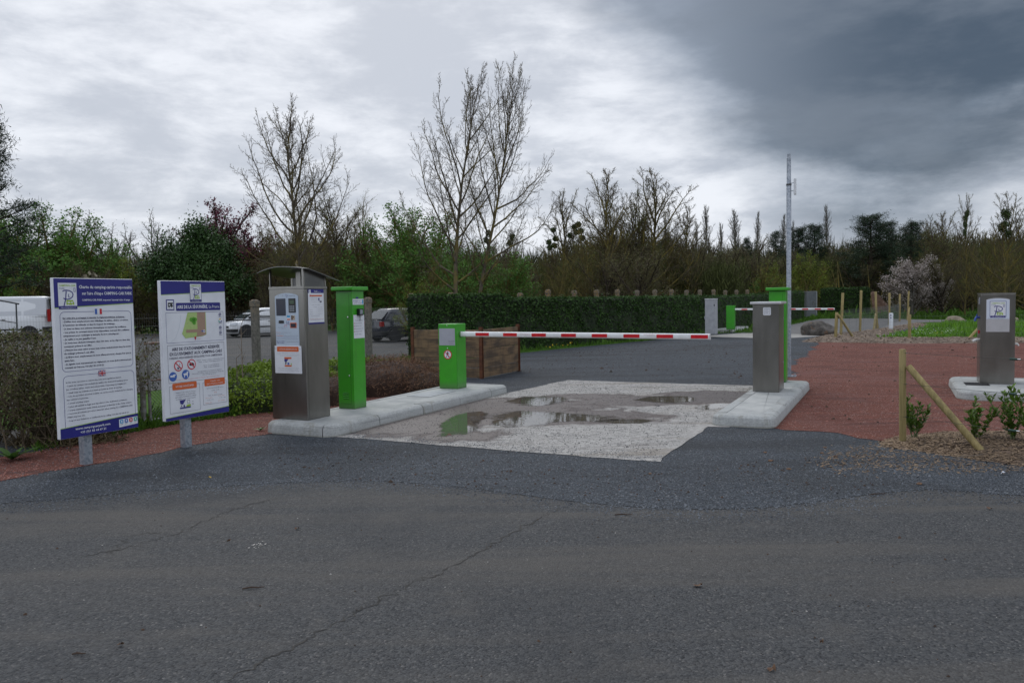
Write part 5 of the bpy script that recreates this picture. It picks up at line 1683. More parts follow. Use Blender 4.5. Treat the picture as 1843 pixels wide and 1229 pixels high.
MB().tube([(.10, 0, .08), (LG - .04, 0, .08)], .019, 8).obj('bottom_rail', galv_old, gt, 0, True)
mesh_panel(gt, (.12, 0, 0), (LG - .06, 0, 0), .09, 1.11, .05, .1, .0026, 'chain_link', True)
MB().tube([(.0, 0, .58), (.10, .0, .58)], .012, 6).obj('hinge', rusty, gt); MB().tube([(.0, 0, .95), (.10, .0, .95)], .012, 6).obj('hinge', rusty, gt)

# weathered timber bay behind the barrier: two board walls on rusty posts
def board_wall(root, a, b, h, rows, posts=(True, True)):
    a, b = Vector(a), Vector(b); L = (b - a).length; ang = math.atan2((b - a).y, (b - a).x)
    r = random.Random(int(L * 100))
    z = .03
    hs = [h / rows * r.uniform(.95, 1.05) for _ in range(rows)]; k = (h - .04) / sum(hs)
    for i in range(rows):
        hh = hs[i] * k
        o = MB().box(.035, L - .035, -.018, .018, 0, hh - .006).obj('plank', MATS['plank'], root, .004, seg=1, loc=(a.x, a.y, z))
        o.rotation_euler = (r.uniform(-.012, .012), r.uniform(-.004, .004), ang)
        z += hh
def steel_post(root, p, h):
    mb = MB(); mb.box(-.035, .035, -.035, -.028, 0, h); mb.box(-.0034, .0034, -.0279, .028, 0, h); mb.box(-.035, .035, .0281, .035, 0, h)
    o = mb.obj('post', RUST, root, 0, loc=(p[0], p[1], 0)); o.rotation_euler = (0, 0, LANE)
tb = thing('timber_bay', 'open bay of dark weathered planks held by rusty steel posts, behind the green barrier', 'timber bay', (0, 0, 0))
tA, tB, tC = (-2.16, 17.0), (-.64, 16.15), (.137, 17.75)
tD = (-1.55, 18.45)
board_wall(tb, tA, tB, 1.04, 5); board_wall(tb, tB, tC, 1.04, 5); board_wall(tb, tA, tD, 1.0, 5)
for p in (tA, tB, tC, tD): steel_post(tb, p, 1.08)

# near post and wire fence on the right
P0 = gp(1625, 791, .05)
nf = thing('wire_fence', 'round wooden end post with slanting strut and three thin wires, near the service column', 'fence', (0, 0, 0))
def round_post(root, base, top, r, name='post', n=14, taper=.97):
    base, top = Vector(base), Vector(top)
    return MB().tube([base, base.lerp(top, .5), top - (top - base).normalized() * .008, top], [r, r * (1 + taper) / 2, r * taper, r * taper - .006], n).obj(name, MATS['post_wood'], root, 0, True)
topP = P0 + Vector((-.012, 0, .97))
round_post(nf, P0 - Vector((0, 0, .15)), topP, .036)
dirw_ = Vector((.56, -.83, 0)).normalized()
sb = P0 + dirw_ * .80 + Vector((.03, .05, .0))
round_post(nf, sb - Vector((0, 0, .02)), P0 + Vector((.035, -.03, .79)), .036, 'strut')
endp = P0 + dirw_ * 3.2
for k, (z, zb) in enumerate(((.93, .955), (.60, .62), (.25, .27))):
    a = P0 + Vector((0, -.037, z)); b = endp + Vector((0, 0, zb))
    pts = [a.lerp(b, t) - Vector((0, 0, .02 * math.sin(PI * t))) for t in (0, .15, .3, .5, .75, 1)]
    MB().tube(pts, .0018, 4).obj('fence_wire', pm('dark_wire', (.05, .055, .05), rough=.5, metal=.5), nf)
    MB().tube([P0 + Vector((.0365 * math.cos(t), .0365 * math.sin(t), z)) for t in np.linspace(0, 2 * PI, 13)], .0022, 4, False).obj('wire_loop', MATS['dark_wire'], nf)
    t_ = .335
    c = a.lerp(b, t_) - Vector((0, 0, .018))
    MB().tube([c - dirw_ * .05, c - dirw_ * .045, c + dirw_ * .02, c + dirw_ * .025], [.003, .011, .011, .004], 8).obj('wire_tensioner', pm('tensioner_green', (.012, .05, .035), rough=.4), nf)
    MB().tube([c + dirw_ * .022, c + dirw_ * .05], .008, 6).obj('tensioner_hook', MATS['chrome'], nf)
round_post(nf, endp - Vector((0, 0, .1)), endp + Vector((0, 0, .98)), .036)

# far fence with tall posts along the lane, and its short return
ff = thing('wire_fence', 'tall wooden post and wire fence running from the boulder to the white blossom bush', 'fence', (0, 0, 0))
tops = [(1517, 527, 1513, 607.5), (1550, 522.6, 1547.5, 599), (1576, 525, 1578, 592.5), (1601, 527, 1600, 585.5), (1619.6, 529, 1619, 578.6), (1635.7, 524, 1633, 576.5)]
fp = []
for i, (tx, ty, bx, by) in enumerate(tops):
    b = gp(bx, by); t = atd(tx, ty, b.y + .02)
    fp.append(b)
    round_post(ff, b - Vector((0, 0, .1)), t, .055 if i < 3 else .06, n=8)
for a, b in zip(fp[:-1], fp[1:]):
    mesh_panel(ff, (a.x, a.y, 0), (b.x, b.y, 0), .04, 1.05, .12, .15, .003)
b = gp(1572.5, 593.5); round_post(ff, b, atd(1576.5, 564, fp[2].y), .05, 'strut', 8)
b = gp(1580, 592); round_post(ff, b, atd(1577, 568, fp[2].y), .05, 'strut', 8)
b = gp(1634, 577); round_post(ff, b, atd(1636.5, 553, fp[5].y), .06, 'strut', 8)
sf = thing('wire_fence', 'low wooden post and strut fence along the pale mulch by the lawn', 'fence', (0, 0, 0))
a = gp(1503.5, 611); at_ = atd(1506, 562, a.y); round_post(sf, a - Vector((0, 0, .1)), at_, .06, n=8)
round_post(sf, gp(1537, 610), atd(1508.5, 566, a.y - .1), .045, 'strut', 8)
c = gp(1637, 614); ct = atd(1637, 566, c.y); round_post(sf, c - Vector((0, 0, .1)), ct, .055, n=8)
e = gp(1757, 613); et = atd(1757.5, 568, e.y)
round_post(sf, gp(1740, 614), atd(1765, 586, e.y), .045, 'strut', 8)
f_ = gp(1766, 613); round_post(sf, f_ - Vector((0, 0, .1)), f_ + Vector((0, 0, .95)), .055, n=8)
h_ = gp(1880, 612); round_post(sf, h_ - Vector((0, 0, .1)), h_ + Vector((0, 0, .95)), .055, n=8)
for q0, q1 in ((a, c), (c, f_), (f_, h_)):
    mesh_panel(sf, (q0.x, q0.y, 0), (q1.x, q1.y, 0), .05, .85, .25, .2, .0025)

# white hook-up bollard
bp_ = gp(1603.5, 595)
bo = thing('service_bollard', 'short white bollard with two dark sockets at the edge of the lawn', 'bollard', (bp_.x, bp_.y, 0), -.3)
MB().lathe([(.09, 0), (.09, .76), (.082, .785), (.0, .795)], 14).obj('body', pm('bollard_white', (.60, .63, .66), rough=.4), bo, 0, True)
for z in (.57, .69): MB().lathe([(.028, 0), (.028, .012)], 10).obj('socket', NAVY2, bo, 0, loc=(-.02, -.083, z)).rotation_euler = (PI / 2, 0, 0)

# grey utility door between the two hedges
dp = gp(1451.5, 570.5); dq = gp(1470.5, 570.2)
dr = thing('metal_cabinet', 'grey metal cabinet between the long hedge and the far clipped hedge', 'cabinet', (dp.x, dp.y, 0), 0)
wd = dq.x - dp.x
box_part('body', pm('cabinet_grey', (.13, .14, .155), (.10, .108, .12), 4, .6), dr, 0, wd, 0, .5, 0, 1.93, .02)
box_part('frame', pm('cabinet_frame', (.24, .25, .26), rough=.5), dr, wd - .06, wd + .02, -.03, .53, 0, 1.97, .005)
box_part('frame', MATS['cabinet_frame'], dr, -.03, wd - .0605, -.03, .53, 1.931, 1.98, .005)
box_part('handle', MATS['chrome'], dr, wd * .62, wd * .68, -.035, -.001, .95, 1.2, .004)

# dark metal rail in front of the van
gv = atd(0, 600, 17.0)
rl = thing('metal_rail', 'thin dark metal handrail in front of the white van', 'railing', (0, 0, 0))
rm = pm('rail_paint', (.05, .055, .06), rough=.5)
d_ = 17.0
pA, pB = atd(-90, 524, d_), atd(34, 547, d_)
pC, pD = atd(-90, 563, d_), atd(29, 581, d_)
MB().tube([pA, pB], .018, 8).obj('top_bar', rm, rl, 0, True); MB().tube([pC, pD], .011, 8).obj('lower_bar', rm, rl, 0, True)
MB().tube([atd(29, 547, d_), (atd(30, 610, d_).x, d_, 0)], .016, 8).obj('upright', rm, rl, 0, True)
MB().tube([atd(-80, 527, d_), (atd(-78, 610, d_).x, d_, 0)], .016, 8).obj('upright', rm, rl, 0, True)

# ================================================================== ROCKS, EARTH MOUND
def rock(name, label, px, py, w, h, d, seed, pitch=.5):
    p = gp(px, py)
    bm = bmesh.new(); bmesh.ops.create_icosphere(bm, subdivisions=4, radius=1)
    from mathutils import noise as mn
    for v in bm.verts:
        c = v.co.copy()
        # a few flat breaks
        for k in range(7):
            q = Vector((math.sin(seed * 7 + k * 2.4), math.cos(seed * 3 + k * 1.9), math.sin(seed + k * 1.3))).normalized()
            e = c.dot(q) - .80
            if e > 0: c -= q * e * .85
        nz = mn.noise(c * 1.6 + Vector((seed, 0, 0))) * .16 + mn.noise(c * 5 + Vector((0, seed, 0))) * .05
        c *= 1 + nz
        v.co = Vector((c.x * w / 2, c.y * d / 2, max(c.z, -.45) * h * .66 + h * .28))
    for f in bm.faces: f.smooth = True
    me = bpy.data.meshes.new(name); bm.to_mesh(me); bm.free(); me.materials.append(MATS['rock'])
    o = link(name, me, None, (p.x, p.y + d * .3, 0))
    return tag(o, label, 'rock')
rock('boulder', 'big rounded dark boulder lying beside the first tall fence post', 1478, 604, 1.42, .66, 1.1, 1.0)
rk = rock('rock', 'long flat pale rock lying on the lawn left of the service column', 1721, 580, 1.05, .40, .6, 2.3)
rk.data.materials[0] = pm('pale_rock', (.17, .14, .10), (.28, .235, .175), 3, .9, bump=.8, bscale=20)
rk2 = rock('rock', 'small rock on the lawn just right of the service column', 1829, 580, .45, .28, .4, 3.1)
rk2.data.materials[0] = MATS['pale_rock']
em = [(30.2 + 2.7 * math.cos(t) * (1 + .1 * math.sin(3 * t)), 66 + 3.0 * math.sin(t)) for t in np.linspace(0, 2 * PI, 24)[:-1]]
o = mound('earth_mound', em, .0, 1.7, pm('earth', (.050, .025, .015), (.095, .052, .032), 4, .95, bump=.9, bscale=12), .2, 2.3, .12)
del o['kind']
tag(o, 'heap of bare reddish earth behind the tall fence posts, beside the far hedge', 'earth heap')

# ================================================================== CARS
def loft(levels, mat, name, parent, n=28, cap=(True, True), smooth=True, expo=5.0):
    """levels: (z, x0, x1, half_width[, z_front, z_rear]) rounded plan outlines stacked"""
    mb = MB()
    for lv in levels:
        z, x0, x1, hw = lv[:4]
        zf, zr = (lv[4], lv[5]) if len(lv) > 4 else (z, z)
        cx, a = (x0 + x1) / 2, (x1 - x0) / 2
        for k in range(n):
            t = 2 * PI * (k + .5) / n
            c, s = math.cos(t), math.sin(t)
            r = (abs(c) ** expo + abs(s) ** expo) ** (-1 / expo)
            x = cx + a * c * r
            f = (x - x0) / (x1 - x0)
            mb.v.append((x, hw * s * r, zr + (zf - zr) * f))
    m = len(levels)
    for i in range(m - 1):
        for k in range(n):
            mb.f.append((i * n + k, i * n + (k + 1) % n, (i + 1) * n + (k + 1) % n, (i + 1) * n + k))
    if cap[0]: mb.f.append(tuple(range(n))[::-1])
    if cap[1]: mb.f.append(tuple((m - 1) * n + k for k in range(n)))
    return mb.obj(name, mat, parent, 0, smooth)

def quadpart(name, mat, parent, pts, off=.004, thick=.006):
    P = [Vector(p) for p in pts]
    nrm = (P[1] - P[0]).cross(P[3] - P[0]).normalized()
    a = [p + nrm * off for p in P]; b = [p - nrm * thick for p in P]
    n = len(P)
    return MB().add(a + b, [tuple(range(n)), tuple(range(n, 2 * n))[::-1]] + [(i, n + i, n + (i + 1) % n, (i + 1) % n) for i in range(n)]).obj(name, mat, parent)

def car(name, label, cat, loc, heading, paint, Lc, Wc, Hc, belt, cab, trim, kind='hatch', wheelr=.30, rimc=None):
    """x forward; origin under the centre"""
    root = thing(name, label, cat, loc, heading)
    hw = Wc / 2; xf, xr = Lc / 2, -Lc / 2
    c0, c1, r0_, r1_ = cab      # greenhouse: base rear, base front, roof rear, roof front
    gz = .20
    if kind == 'hatch':
        lv = [(gz, xr + .12, xf - .10, hw - .08), (.34, xr + .02, xf - .02, hw - .02), (.55, xr, xf, hw), (.72, xr + .015, xf - .04, hw - .005, .68, .74), (belt, xr + .05, xf - .14, hw - .05, belt - .16, belt + .02), (belt + .03, xr + .09, xf - .42, hw - .12, belt - .10, belt + .04)]
    else:
        lv = [(gz, xr + .08, xf - .10, hw - .06), (.40, xr + .01, xf - .02, hw - .01), (.75, xr, xf, hw), (belt, xr + .01, xf - .30, hw, belt - .05, belt), (belt + .02, xr + .02, xf - .55, hw - .01)]
    loft(lv, paint, 'body', root, 36)
    wt = hw - (.20 if kind == 'hatch' else .12)
    bw = hw - (.06 if kind == 'hatch' else .015)
    # greenhouse shell
    g_ = [(belt - .02, c0, c1, bw), ((belt + Hc) / 2, c0 + (r0_ - c0) * .5, c1 + (r1_ - c1) * .5, (bw + wt) / 2 + .01), (Hc - .05, r0_ + (.02 if kind == 'hatch' else 0), r1_, wt), (Hc - .012, r0_ + .06, r1_ - .08, wt - .05), (Hc, r0_ + .25, r1_ - .30, wt - .2)]
    loft(g_, paint, 'roof', root, 36, expo=9)
    glass = pm('car_glass', (.03, .036, .04), rough=.08, spec=.8)
    zb, zt = belt + .03, Hc - .12
    def side(x, z, s):      # point on the side of the greenhouse
        f = (z - belt) / (Hc - .05 - belt)
        return Vector((x, s * ((bw + (wt - bw) * f) + .004), z))
    def xrear(z): return c0 + (r0_ - c0) * (z - belt) / (Hc - .05 - belt)
    def xfront(z): return c1 + (r1_ - c1) * (z - belt) / (Hc - .05 - belt)
    if kind == 'hatch':
        mid = (c0 + c1) / 2 - .12
        wins = [(xrear(zb) + .42, mid - .03, xrear(zt) + .34, mid - .03), (mid + .03, xfront(zb) - .16, mid + .03, xfront(zt) - .10), (xrear(zb) + .16, xrear(zb) + .38, xrear(zt) + .22, xrear(zt) + .30)]
        for s in (1, -1):
            for a, b, c, d in wins:
                p = [side(a, zb, s), side(b, zb, s), side(d, zt, s), side(c, zt, s)]
                quadpart('side_window', glass, root, p if s < 0 else p[::-1])
    else:
        for s in (1, -1):
            p = [side(xfront(zb) - 1.1, zb, s), side(xfront(zb) - .15, zb, s), side(xfront(zt) - .1, zt, s), side(xfront(zt) - .75, zt, s)]
            quadpart('side_window', glass, root, p if s < 0 else p[::-1])
            for (a, b) in ((xr + .18, xr + 1.15), (xr + 1.25, xr + 2.25)):
                p = [side(a, zb + .02, s), side(b, zb + .02, s), side(b, zt + .0, s), side(a, zt + .0, s)]
                quadpart('panel_inset', pm('van_panel', (.50, .52, .55), rough=.35), root, p if s < 0 else p[::-1], .002)
    y1, y2 = bw - .10, wt - .07
    quadpart('windscreen', glass, root, [(xfront(zb) + .012, y1, zb), (xfront(zb) + .012, -y1, zb), (xfront(zt + .03) + .012, -y2, zt + .03), (xfront(zt + .03) + .012, y2, zt + .03)][::-1], .012)
    quadpart('rear_window', glass, root, [(xrear(zb) - .012, -y1, zb + .03), (xrear(zb) - .012, y1, zb + .03), (xrear(zt) - .012, y2, zt), (xrear(zt) - .012, -y2, zt)][::-1], .012)
    # bumpers, rub strips, lamps, handles, mirrors
    loft([(.30, xf - .45, xf + .025, hw - .04), (.44, xf - .45, xf + .03, hw - .03)] if trim != 'paint' else [(.30, xf - .45, xf + .01, hw - .04), (.33, xf - .45, xf + .012, hw - .035)], BLACK, 'bumper_strip', root, 24)
    loft([(.30, xr - .025, xr + .45, hw - .04), (.46 if kind == 'hatch' else .62, xr - .03, xr + .45, hw - .03)] if trim != 'paint' else [(.42, xr - .012, xr + .45, hw - .04), (.47, xr - .014, xr + .45, hw - .035)], BLACK, 'bumper_strip', root, 24)
    box_part('grille', BLACK, root, xf - .03, xf + .012, -.45, .45, .50, .60, .01)
    for s in (1, -1):
        box_part('side_strip', BLACK if trim != 'paint' else paint, root, xr + .95, xf - .95, s * (hw + .0005), s * (hw + .014), .50, .56, .004)
        lamp = pm('headlamp', (.42, .45, .48), rough=.12, spec=.8)
        quadpart('headlight', lamp, root, [(xf - .30, s * (hw - .035), .64), (xf - .035, s * (hw - .30), .60), (xf - .10, s * (hw - .30), .74), (xf - .36, s * (hw - .045), .76)] if s > 0 else [(xf - .30, s * (hw - .035), .64), (xf - .035, s * (hw - .30), .60), (xf - .10, s * (hw - .30), .74), (xf - .36, s * (hw - .045), .76)][::-1], .012, .02)
        tz = (.66, .86) if kind == 'hatch' else (.85, 1.45)
        box_part('taillight', pm('tail_red', (.25, .008, .008), rough=.2), root, xr - .008, xr + .14, s * (hw - .17) if s > 0 else -hw + .012, s * (hw - .012) if s > 0 else -(hw - .17), *tz, .015)
        for x in ((c0 + c1) / 2 - .05, xfront(belt) - 1.25):
            box_part('door_handle', BLACK, root, x - .18, x - .02, s * (hw - .018), s * (hw + .014), belt - .14, belt - .11, .006)
        box_part('wing_mirror', BLACK if kind != 'hatch' or trim != 'paint' else paint, root, xfront(zb) - .30, xfront(zb) - .16, s * (hw - .03) if s > 0 else -hw - .13, s * hw + .13 if s > 0 else -(hw - .03), belt + .02, belt + .15, .03)
        for wx in (xf - .80, xr + .66 if kind == 'hatch' else xr + .95):
            # arch, tyre, rim
            m = MB(); n = 18
            vs = [(wx + (wheelr + .065) * math.cos(PI * k / n), s * (hw + .002), .30 + (wheelr + .065) * math.sin(PI * k / n)) for k in range(n + 1)] + [(wx - wheelr - .065, s * (hw + .002), .18), (wx + wheelr + .065, s * (hw + .002), .18)]
            vs2 = [(x, y - s * .20, z) for x, y, z in vs]; q = len(vs)
            m.add(vs + vs2, [tuple(range(q)), tuple(range(q, 2 * q))[::-1]] + [(i, q + i, q + (i + 1) % q, (i + 1) % q) for i in range(q)])
            m.obj('wheel_arch', BLACK, root)
            ty = MB().lathe([(wheelr * .66, 0), (wheelr - .02, 0), (wheelr, .03), (wheelr, .16), (wheelr - .03, .19), (wheelr * .66, .185)], 26).obj('wheel', pm('tyre', (.018, .018, .019), rough=.85), root, 0, True, loc=(wx, s * (hw - .172), wheelr))
            ty.rotation_euler = (-s * PI / 2, 0, 0)
            rim = MB(); rm_ = rimc or pm('rim_silver', (.42, .43, .45), rough=.3, metal=.7)
            rim.lathe([(wheelr * .62, .150), (wheelr * .66, .178), (wheelr * .60, .180), (wheelr * .57, .160)], 26)
            rim.lathe([(.055, .15), (.05, .178), (.02, .182)], 12)
            for k in range(7):
                a = 2 * PI * k / 7
                R = Matrix.Rotation(a, 3, 'Z')
                rim.box(.04, wheelr * .62, -.026, .026, .150, .172, R)
            rim.obj('rim', rm_, ty, 0)
    box_part('number_plate', pm('plate_white', (.5, .5, .48), rough=.5), root, xf + .031, xf + .036, -.25, .25, .34, .44, .0)
    return root
hdg = math.radians(222)
wp = gp(433, 607.5)
car('parked_car', 'white five-door hatchback with a black side strip, parked behind the mesh fence facing left', 'car', (wp.x + 1.25 * -math.cos(hdg) - .35, wp.y - 1.25 * math.sin(hdg) + .6, 0), hdg,
    pm('white_car_paint', (.66, .68, .70), rough=.25, coat=.5), 3.85, 1.66, 1.50, .93, (-1.80, 1.22, -1.50, .25), 'strip', 'hatch', .30, BLACK)
hd2 = math.radians(38)
dk = pm('dark_car_paint', (.018, .021, .034), rough=.22, coat=.6)
wp = gp(686, 616)
car('parked_car', 'dark blue-black hatchback with silver wheel trims, half hidden by the end of the hedge', 'car', (wp.x + 1.35 * math.cos(hd2) + .1, wp.y + 1.25 * math.sin(hd2) + .65, 0), hd2,
    dk, 4.0, 1.70, 1.40, .90, (-1.92, 1.25, -1.45, .35), 'strip', 'hatch', .29, pm('rim_bright', (.55, .56, .58), rough=.3, metal=.5))
hd3 = math.radians(199)
wp = gp(47, 613)
car('parked_van', 'white panel van with black rear bumper, at the left edge behind the bare hedge', 'van', (wp.x + 1.45 * math.cos(hd3) - .25, wp.y + 1.45 * math.sin(hd3) + .95, 0), hd3,
    MATS['white_car_paint'], 4.8, 1.90, 2.06, 1.12, (-2.38, 1.9, -2.28, 1.05), 'strip', 'van', .33).scale = (1.06, 1.06, 1.12)


# ================================================================== HEDGES AND SHRUBS
def hedge(name, label, line, w, hfun, dens, leaf, mat, core, seed=0, top_extra=1.5, group=None):
    """line: front-face polyline; body lies behind it (to the left of travel)"""
    root = thing(name, label, 'hedge', (0, 0, 0), 0, group)
    P = [Vector(p) for p in line]
    # resample
    pts = []
    for a, b in zip(P[:-1], P[1:]):
        k = max(1, int((b - a).length / .35)); pts += [a.lerp(b, i / k) for i in range(k)]
    pts.append(P[-1])
    nn = []
    for i in range(len(pts)):
        t = (pts[min(i + 1, len(pts) - 1)] - pts[max(i - 1, 0)]).normalized(); nn.append(Vector((-t.y, t.x)))
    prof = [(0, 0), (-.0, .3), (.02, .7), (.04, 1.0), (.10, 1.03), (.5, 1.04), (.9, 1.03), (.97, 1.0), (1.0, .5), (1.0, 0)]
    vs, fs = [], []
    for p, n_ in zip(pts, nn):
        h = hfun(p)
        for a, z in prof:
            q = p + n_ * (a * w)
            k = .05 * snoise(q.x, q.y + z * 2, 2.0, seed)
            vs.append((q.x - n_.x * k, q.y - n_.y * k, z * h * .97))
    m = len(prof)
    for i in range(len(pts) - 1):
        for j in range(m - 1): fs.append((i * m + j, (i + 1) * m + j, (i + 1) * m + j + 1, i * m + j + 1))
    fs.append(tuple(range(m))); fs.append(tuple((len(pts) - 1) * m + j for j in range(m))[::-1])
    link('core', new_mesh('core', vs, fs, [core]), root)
    # leaves over the surface
    pos = []
    for i in range(len(pts) - 1):
        a, b = pts[i], pts[i + 1]; n_ = nn[i]; L = (b - a).length; h = hfun((a + b) / 2)
        D = dens((a + b) / 2)
        k = rng.poisson(L * h * D)
        t, z = rng.random(k), rng.random(k)
        off = np.abs(rng.normal(0, .035, k)) * -1 + .02
        kk = .05 * snoise(a.x + (b.x - a.x) * t, a.y + (b.y - a.y) * t + z * 2, 2.0, seed)
        X = a.x + (b.x - a.x) * t + n_.x * (off - kk); Y = a.y + (b.y - a.y) * t + n_.y * (off - kk)
        pos.append(np.stack([X, Y, z * h], 1))
        k = rng.poisson(L * w * D * top_extra)
        t, s = rng.random(k), rng.random(k)
        pos.append(np.stack([a.x + (b.x - a.x) * t + n_.x * s * w, a.y + (b.y - a.y) * t + n_.y * s * w, h + np.abs(rng.normal(0, .02, k)) + .03 * snoise(a.x + (b.x - a.x) * t, a.y + (b.y - a.y) * t, 3.0, 2.0) + (rng.random(k) < .04) * rng.exponential(.05, k)], 1))
    for e, s_ in ((0, -1), (-1, 1)):
        p, n_ = pts[e], nn[e]; tdir = Vector((n_.y, -n_.x)) * s_; h = hfun(p)
        k = rng.poisson(w * h * dens(p))
        s, z = rng.random(k), rng.random(k)
        o_ = rng.normal(0, .03, k) + .01
        pos.append(np.stack([p.x + n_.x * s * w + tdir.x * o_, p.y + n_.y * s * w + tdir.y * o_, z * h], 1))
    pos = np.concatenate(pos)
    v, f = scatter(TRI_V * 1.3, TRI_F, pos, leaf * rng.uniform(.6, 1.4, len(pos)))
    lf = link('foliage', new_mesh('foliage', v, f, [mat]), root)
    return root
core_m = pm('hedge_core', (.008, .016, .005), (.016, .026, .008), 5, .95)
hedge_leaf = leafmat('conifer_sprays', (0.014, 0.039, 0.007), (0.046, 0.098, 0.018), .65)
def h1(p):
    d = p.y
    return 1.80 if d < 25.2 else (1.66 if d < 40 else 1.66 + .26 * min(1, (d - 40) / 12))
hedge('long_hedge', 'long clipped dark green hedge running from the parked cars to the far barrier', [(-2.50, 22.9), (.0, 25.25), (7.55, 33.6), (14.0, 43.5), (19.3, 52.0), (21.5, 57.5)], .95, h1, lambda p: 620 if p.y < 28 else (420 if p.y < 36 else 200), .055, hedge_leaf, core_m, 1)
fh = [gp(1477, 569.5), gp(1550, 569.5)]
hedge('far_hedge', 'tall squarely clipped hedge beyond the lane, between the metal cabinet and the earth heap', [(fh[0].x, fh[0].y), (fh[1].x, fh[1].y)], 2.0, lambda p: 2.15, lambda p: 230, .09, hedge_leaf, core_m, 3)

def bush(name, label, cat, c, rx, ry, h, N, leaf, mat, twm=None, ntw=120, seed=1, tpl=None, shell=.55, lump=.14, twr=.005, flat=False, core=None, group=None, rz=0.0):
    """low dense shrub: leaves through a lumpy dome, twigs inside"""
    r = np.random.default_rng(seed)
    root = thing(name, label, cat, (c[0], c[1], 0), rz, group)
    tpl = tpl or (QUAD_V, QUAD_F)
    d = r.normal(size=(N, 3)); d[:, 2] = np.abs(d[:, 2]); d /= np.linalg.norm(d, axis=1)[:, None]
    if flat: d[:, 2] = d[:, 2] ** .55
    rad = shell + (1 - shell) * r.random(N) ** .6
    lumpf = 1 + lump * snoise(d[:, 0] * 3 + seed, d[:, 1] * 3, 1.8, seed) + lump * .6 * snoise(d[:, 2] * 5, d[:, 0] * 4, 2.0, seed)
    p = d * (rad * lumpf)[:, None] * np.array([rx, ry, h])
    p[:, 2] = np.maximum(p[:, 2], .02)
    v, f = scatter(tpl[0], tpl[1], p, leaf * r.uniform(.6, 1.4, N), rand_rot(N, r))
    link('foliage', new_mesh('foliage', v, f, [mat]), root)
    if core:
        mb = MB(); n1, n2 = 20, 8
        prof = []
        cv = []
        for j in range(n2 + 1):
            ph = PI / 2 * j / n2
            for k in range(n1):
                t = 2 * PI * k / n1
                dd = np.array([math.cos(t) * math.cos(ph), math.sin(t) * math.cos(ph), math.sin(ph) ** (.55 if flat else 1)])
                q = .88 * (1 + lump * .5 * float(snoise(dd[0] * 3 + seed, dd[1] * 3, 1.8, seed)))
                cv.append((dd[0] * rx * q, dd[1] * ry * q, dd[2] * h * q * .97))
        cf_ = [(j * n1 + k, j * n1 + (k + 1) % n1, (j + 1) * n1 + (k + 1) % n1, (j + 1) * n1 + k) for j in range(n2) for k in range(n1)]
        link('core', new_mesh('core', cv, cf_, [core]), root)
    if twm:
        a = r.uniform(0, 2 * PI, ntw); b = np.stack([np.cos(a) * rx * .35 * r.random(ntw), np.sin(a) * ry * .35 * r.random(ntw), np.zeros(ntw)], 1)
        dd = r.normal(size=(ntw, 3)); dd[:, 2] = np.abs(dd[:, 2]) + .4; dd /= np.linalg.norm(dd, axis=1)[:, None]
        e = dd * np.array([rx, ry, h]) * r.uniform(.85, 1.08, ntw)[:, None]
        m_ = (b + e) / 2 + r.normal(0, .04, (ntw, 3))
        v1, f1 = prisms(b, m_, np.full(ntw, twr), np.full(ntw, twr * .7)); v2, f2 = prisms(m_, e, np.full(ntw, twr * .7), np.full(ntw, twr * .3))
        link('stems', new_mesh('stems', np.concatenate([v1, v2]), np.concatenate([f1, f2 + len(v1)]), [twm]), root)
    return root

low_green = leafmat('low_green_leaves', (.07, .12, .010), (.20, .29, .026), .6, .15)
heather = leafmat('heather_sprays', (.075, .038, .026), (.24, .135, .080), .8)
dead = pm('dead_stem', (.14, .11, .085), (.22, .18, .14), 10, .9)
bush('low_shrub', 'broad mound of bright yellow-green groundcover shrub between the second board and the payment kiosk', 'shrub', (-4.12, 13.0), 1.35, 1.75, .62, 26000, .034, low_green, dead, 60, 5, core=pm('shrub_core', (.02, .032, .008), rough=.95), flat=True)
bush('low_shrub', 'small piece of yellow-green shrub showing between the payment kiosk and the slim green cabinet', 'shrub', (-3.05, 14.6), .75, .95, .60, 7000, .034, low_green, dead, 30, 6, core=MATS['shrub_core'], flat=True)
bush('heather_shrub', 'low brown-red heather mound with a yellowish top, right of the slim green cabinet', 'shrub', (-2.35, 14.4), .95, 1.35, .62, 15000, .060, heather, dead, 260, 8, tpl=(BLADE_V * .9, BLADE_F), core=pm('heather_core', (.035, .018, .012), rough=.95), flat=True)
bush('heather_shrub', 'lower end of the brown-red heather, reaching towards the timber bay', 'shrub', (-1.72, 14.2), .62, .85, .42, 7000, .060, heather, dead, 140, 9, tpl=(BLADE_V * .9, BLADE_F), core=MATS['heather_core'], flat=True)
bush('heather_shrub', 'brown heather showing between the payment kiosk and the slim green cabinet', 'shrub', (-2.95, 12.75), .5, .7, .48, 5000, .042, heather, dead, 60, 10, tpl=(BLADE_V * .9, BLADE_F), core=MATS['heather_core'], flat=True)

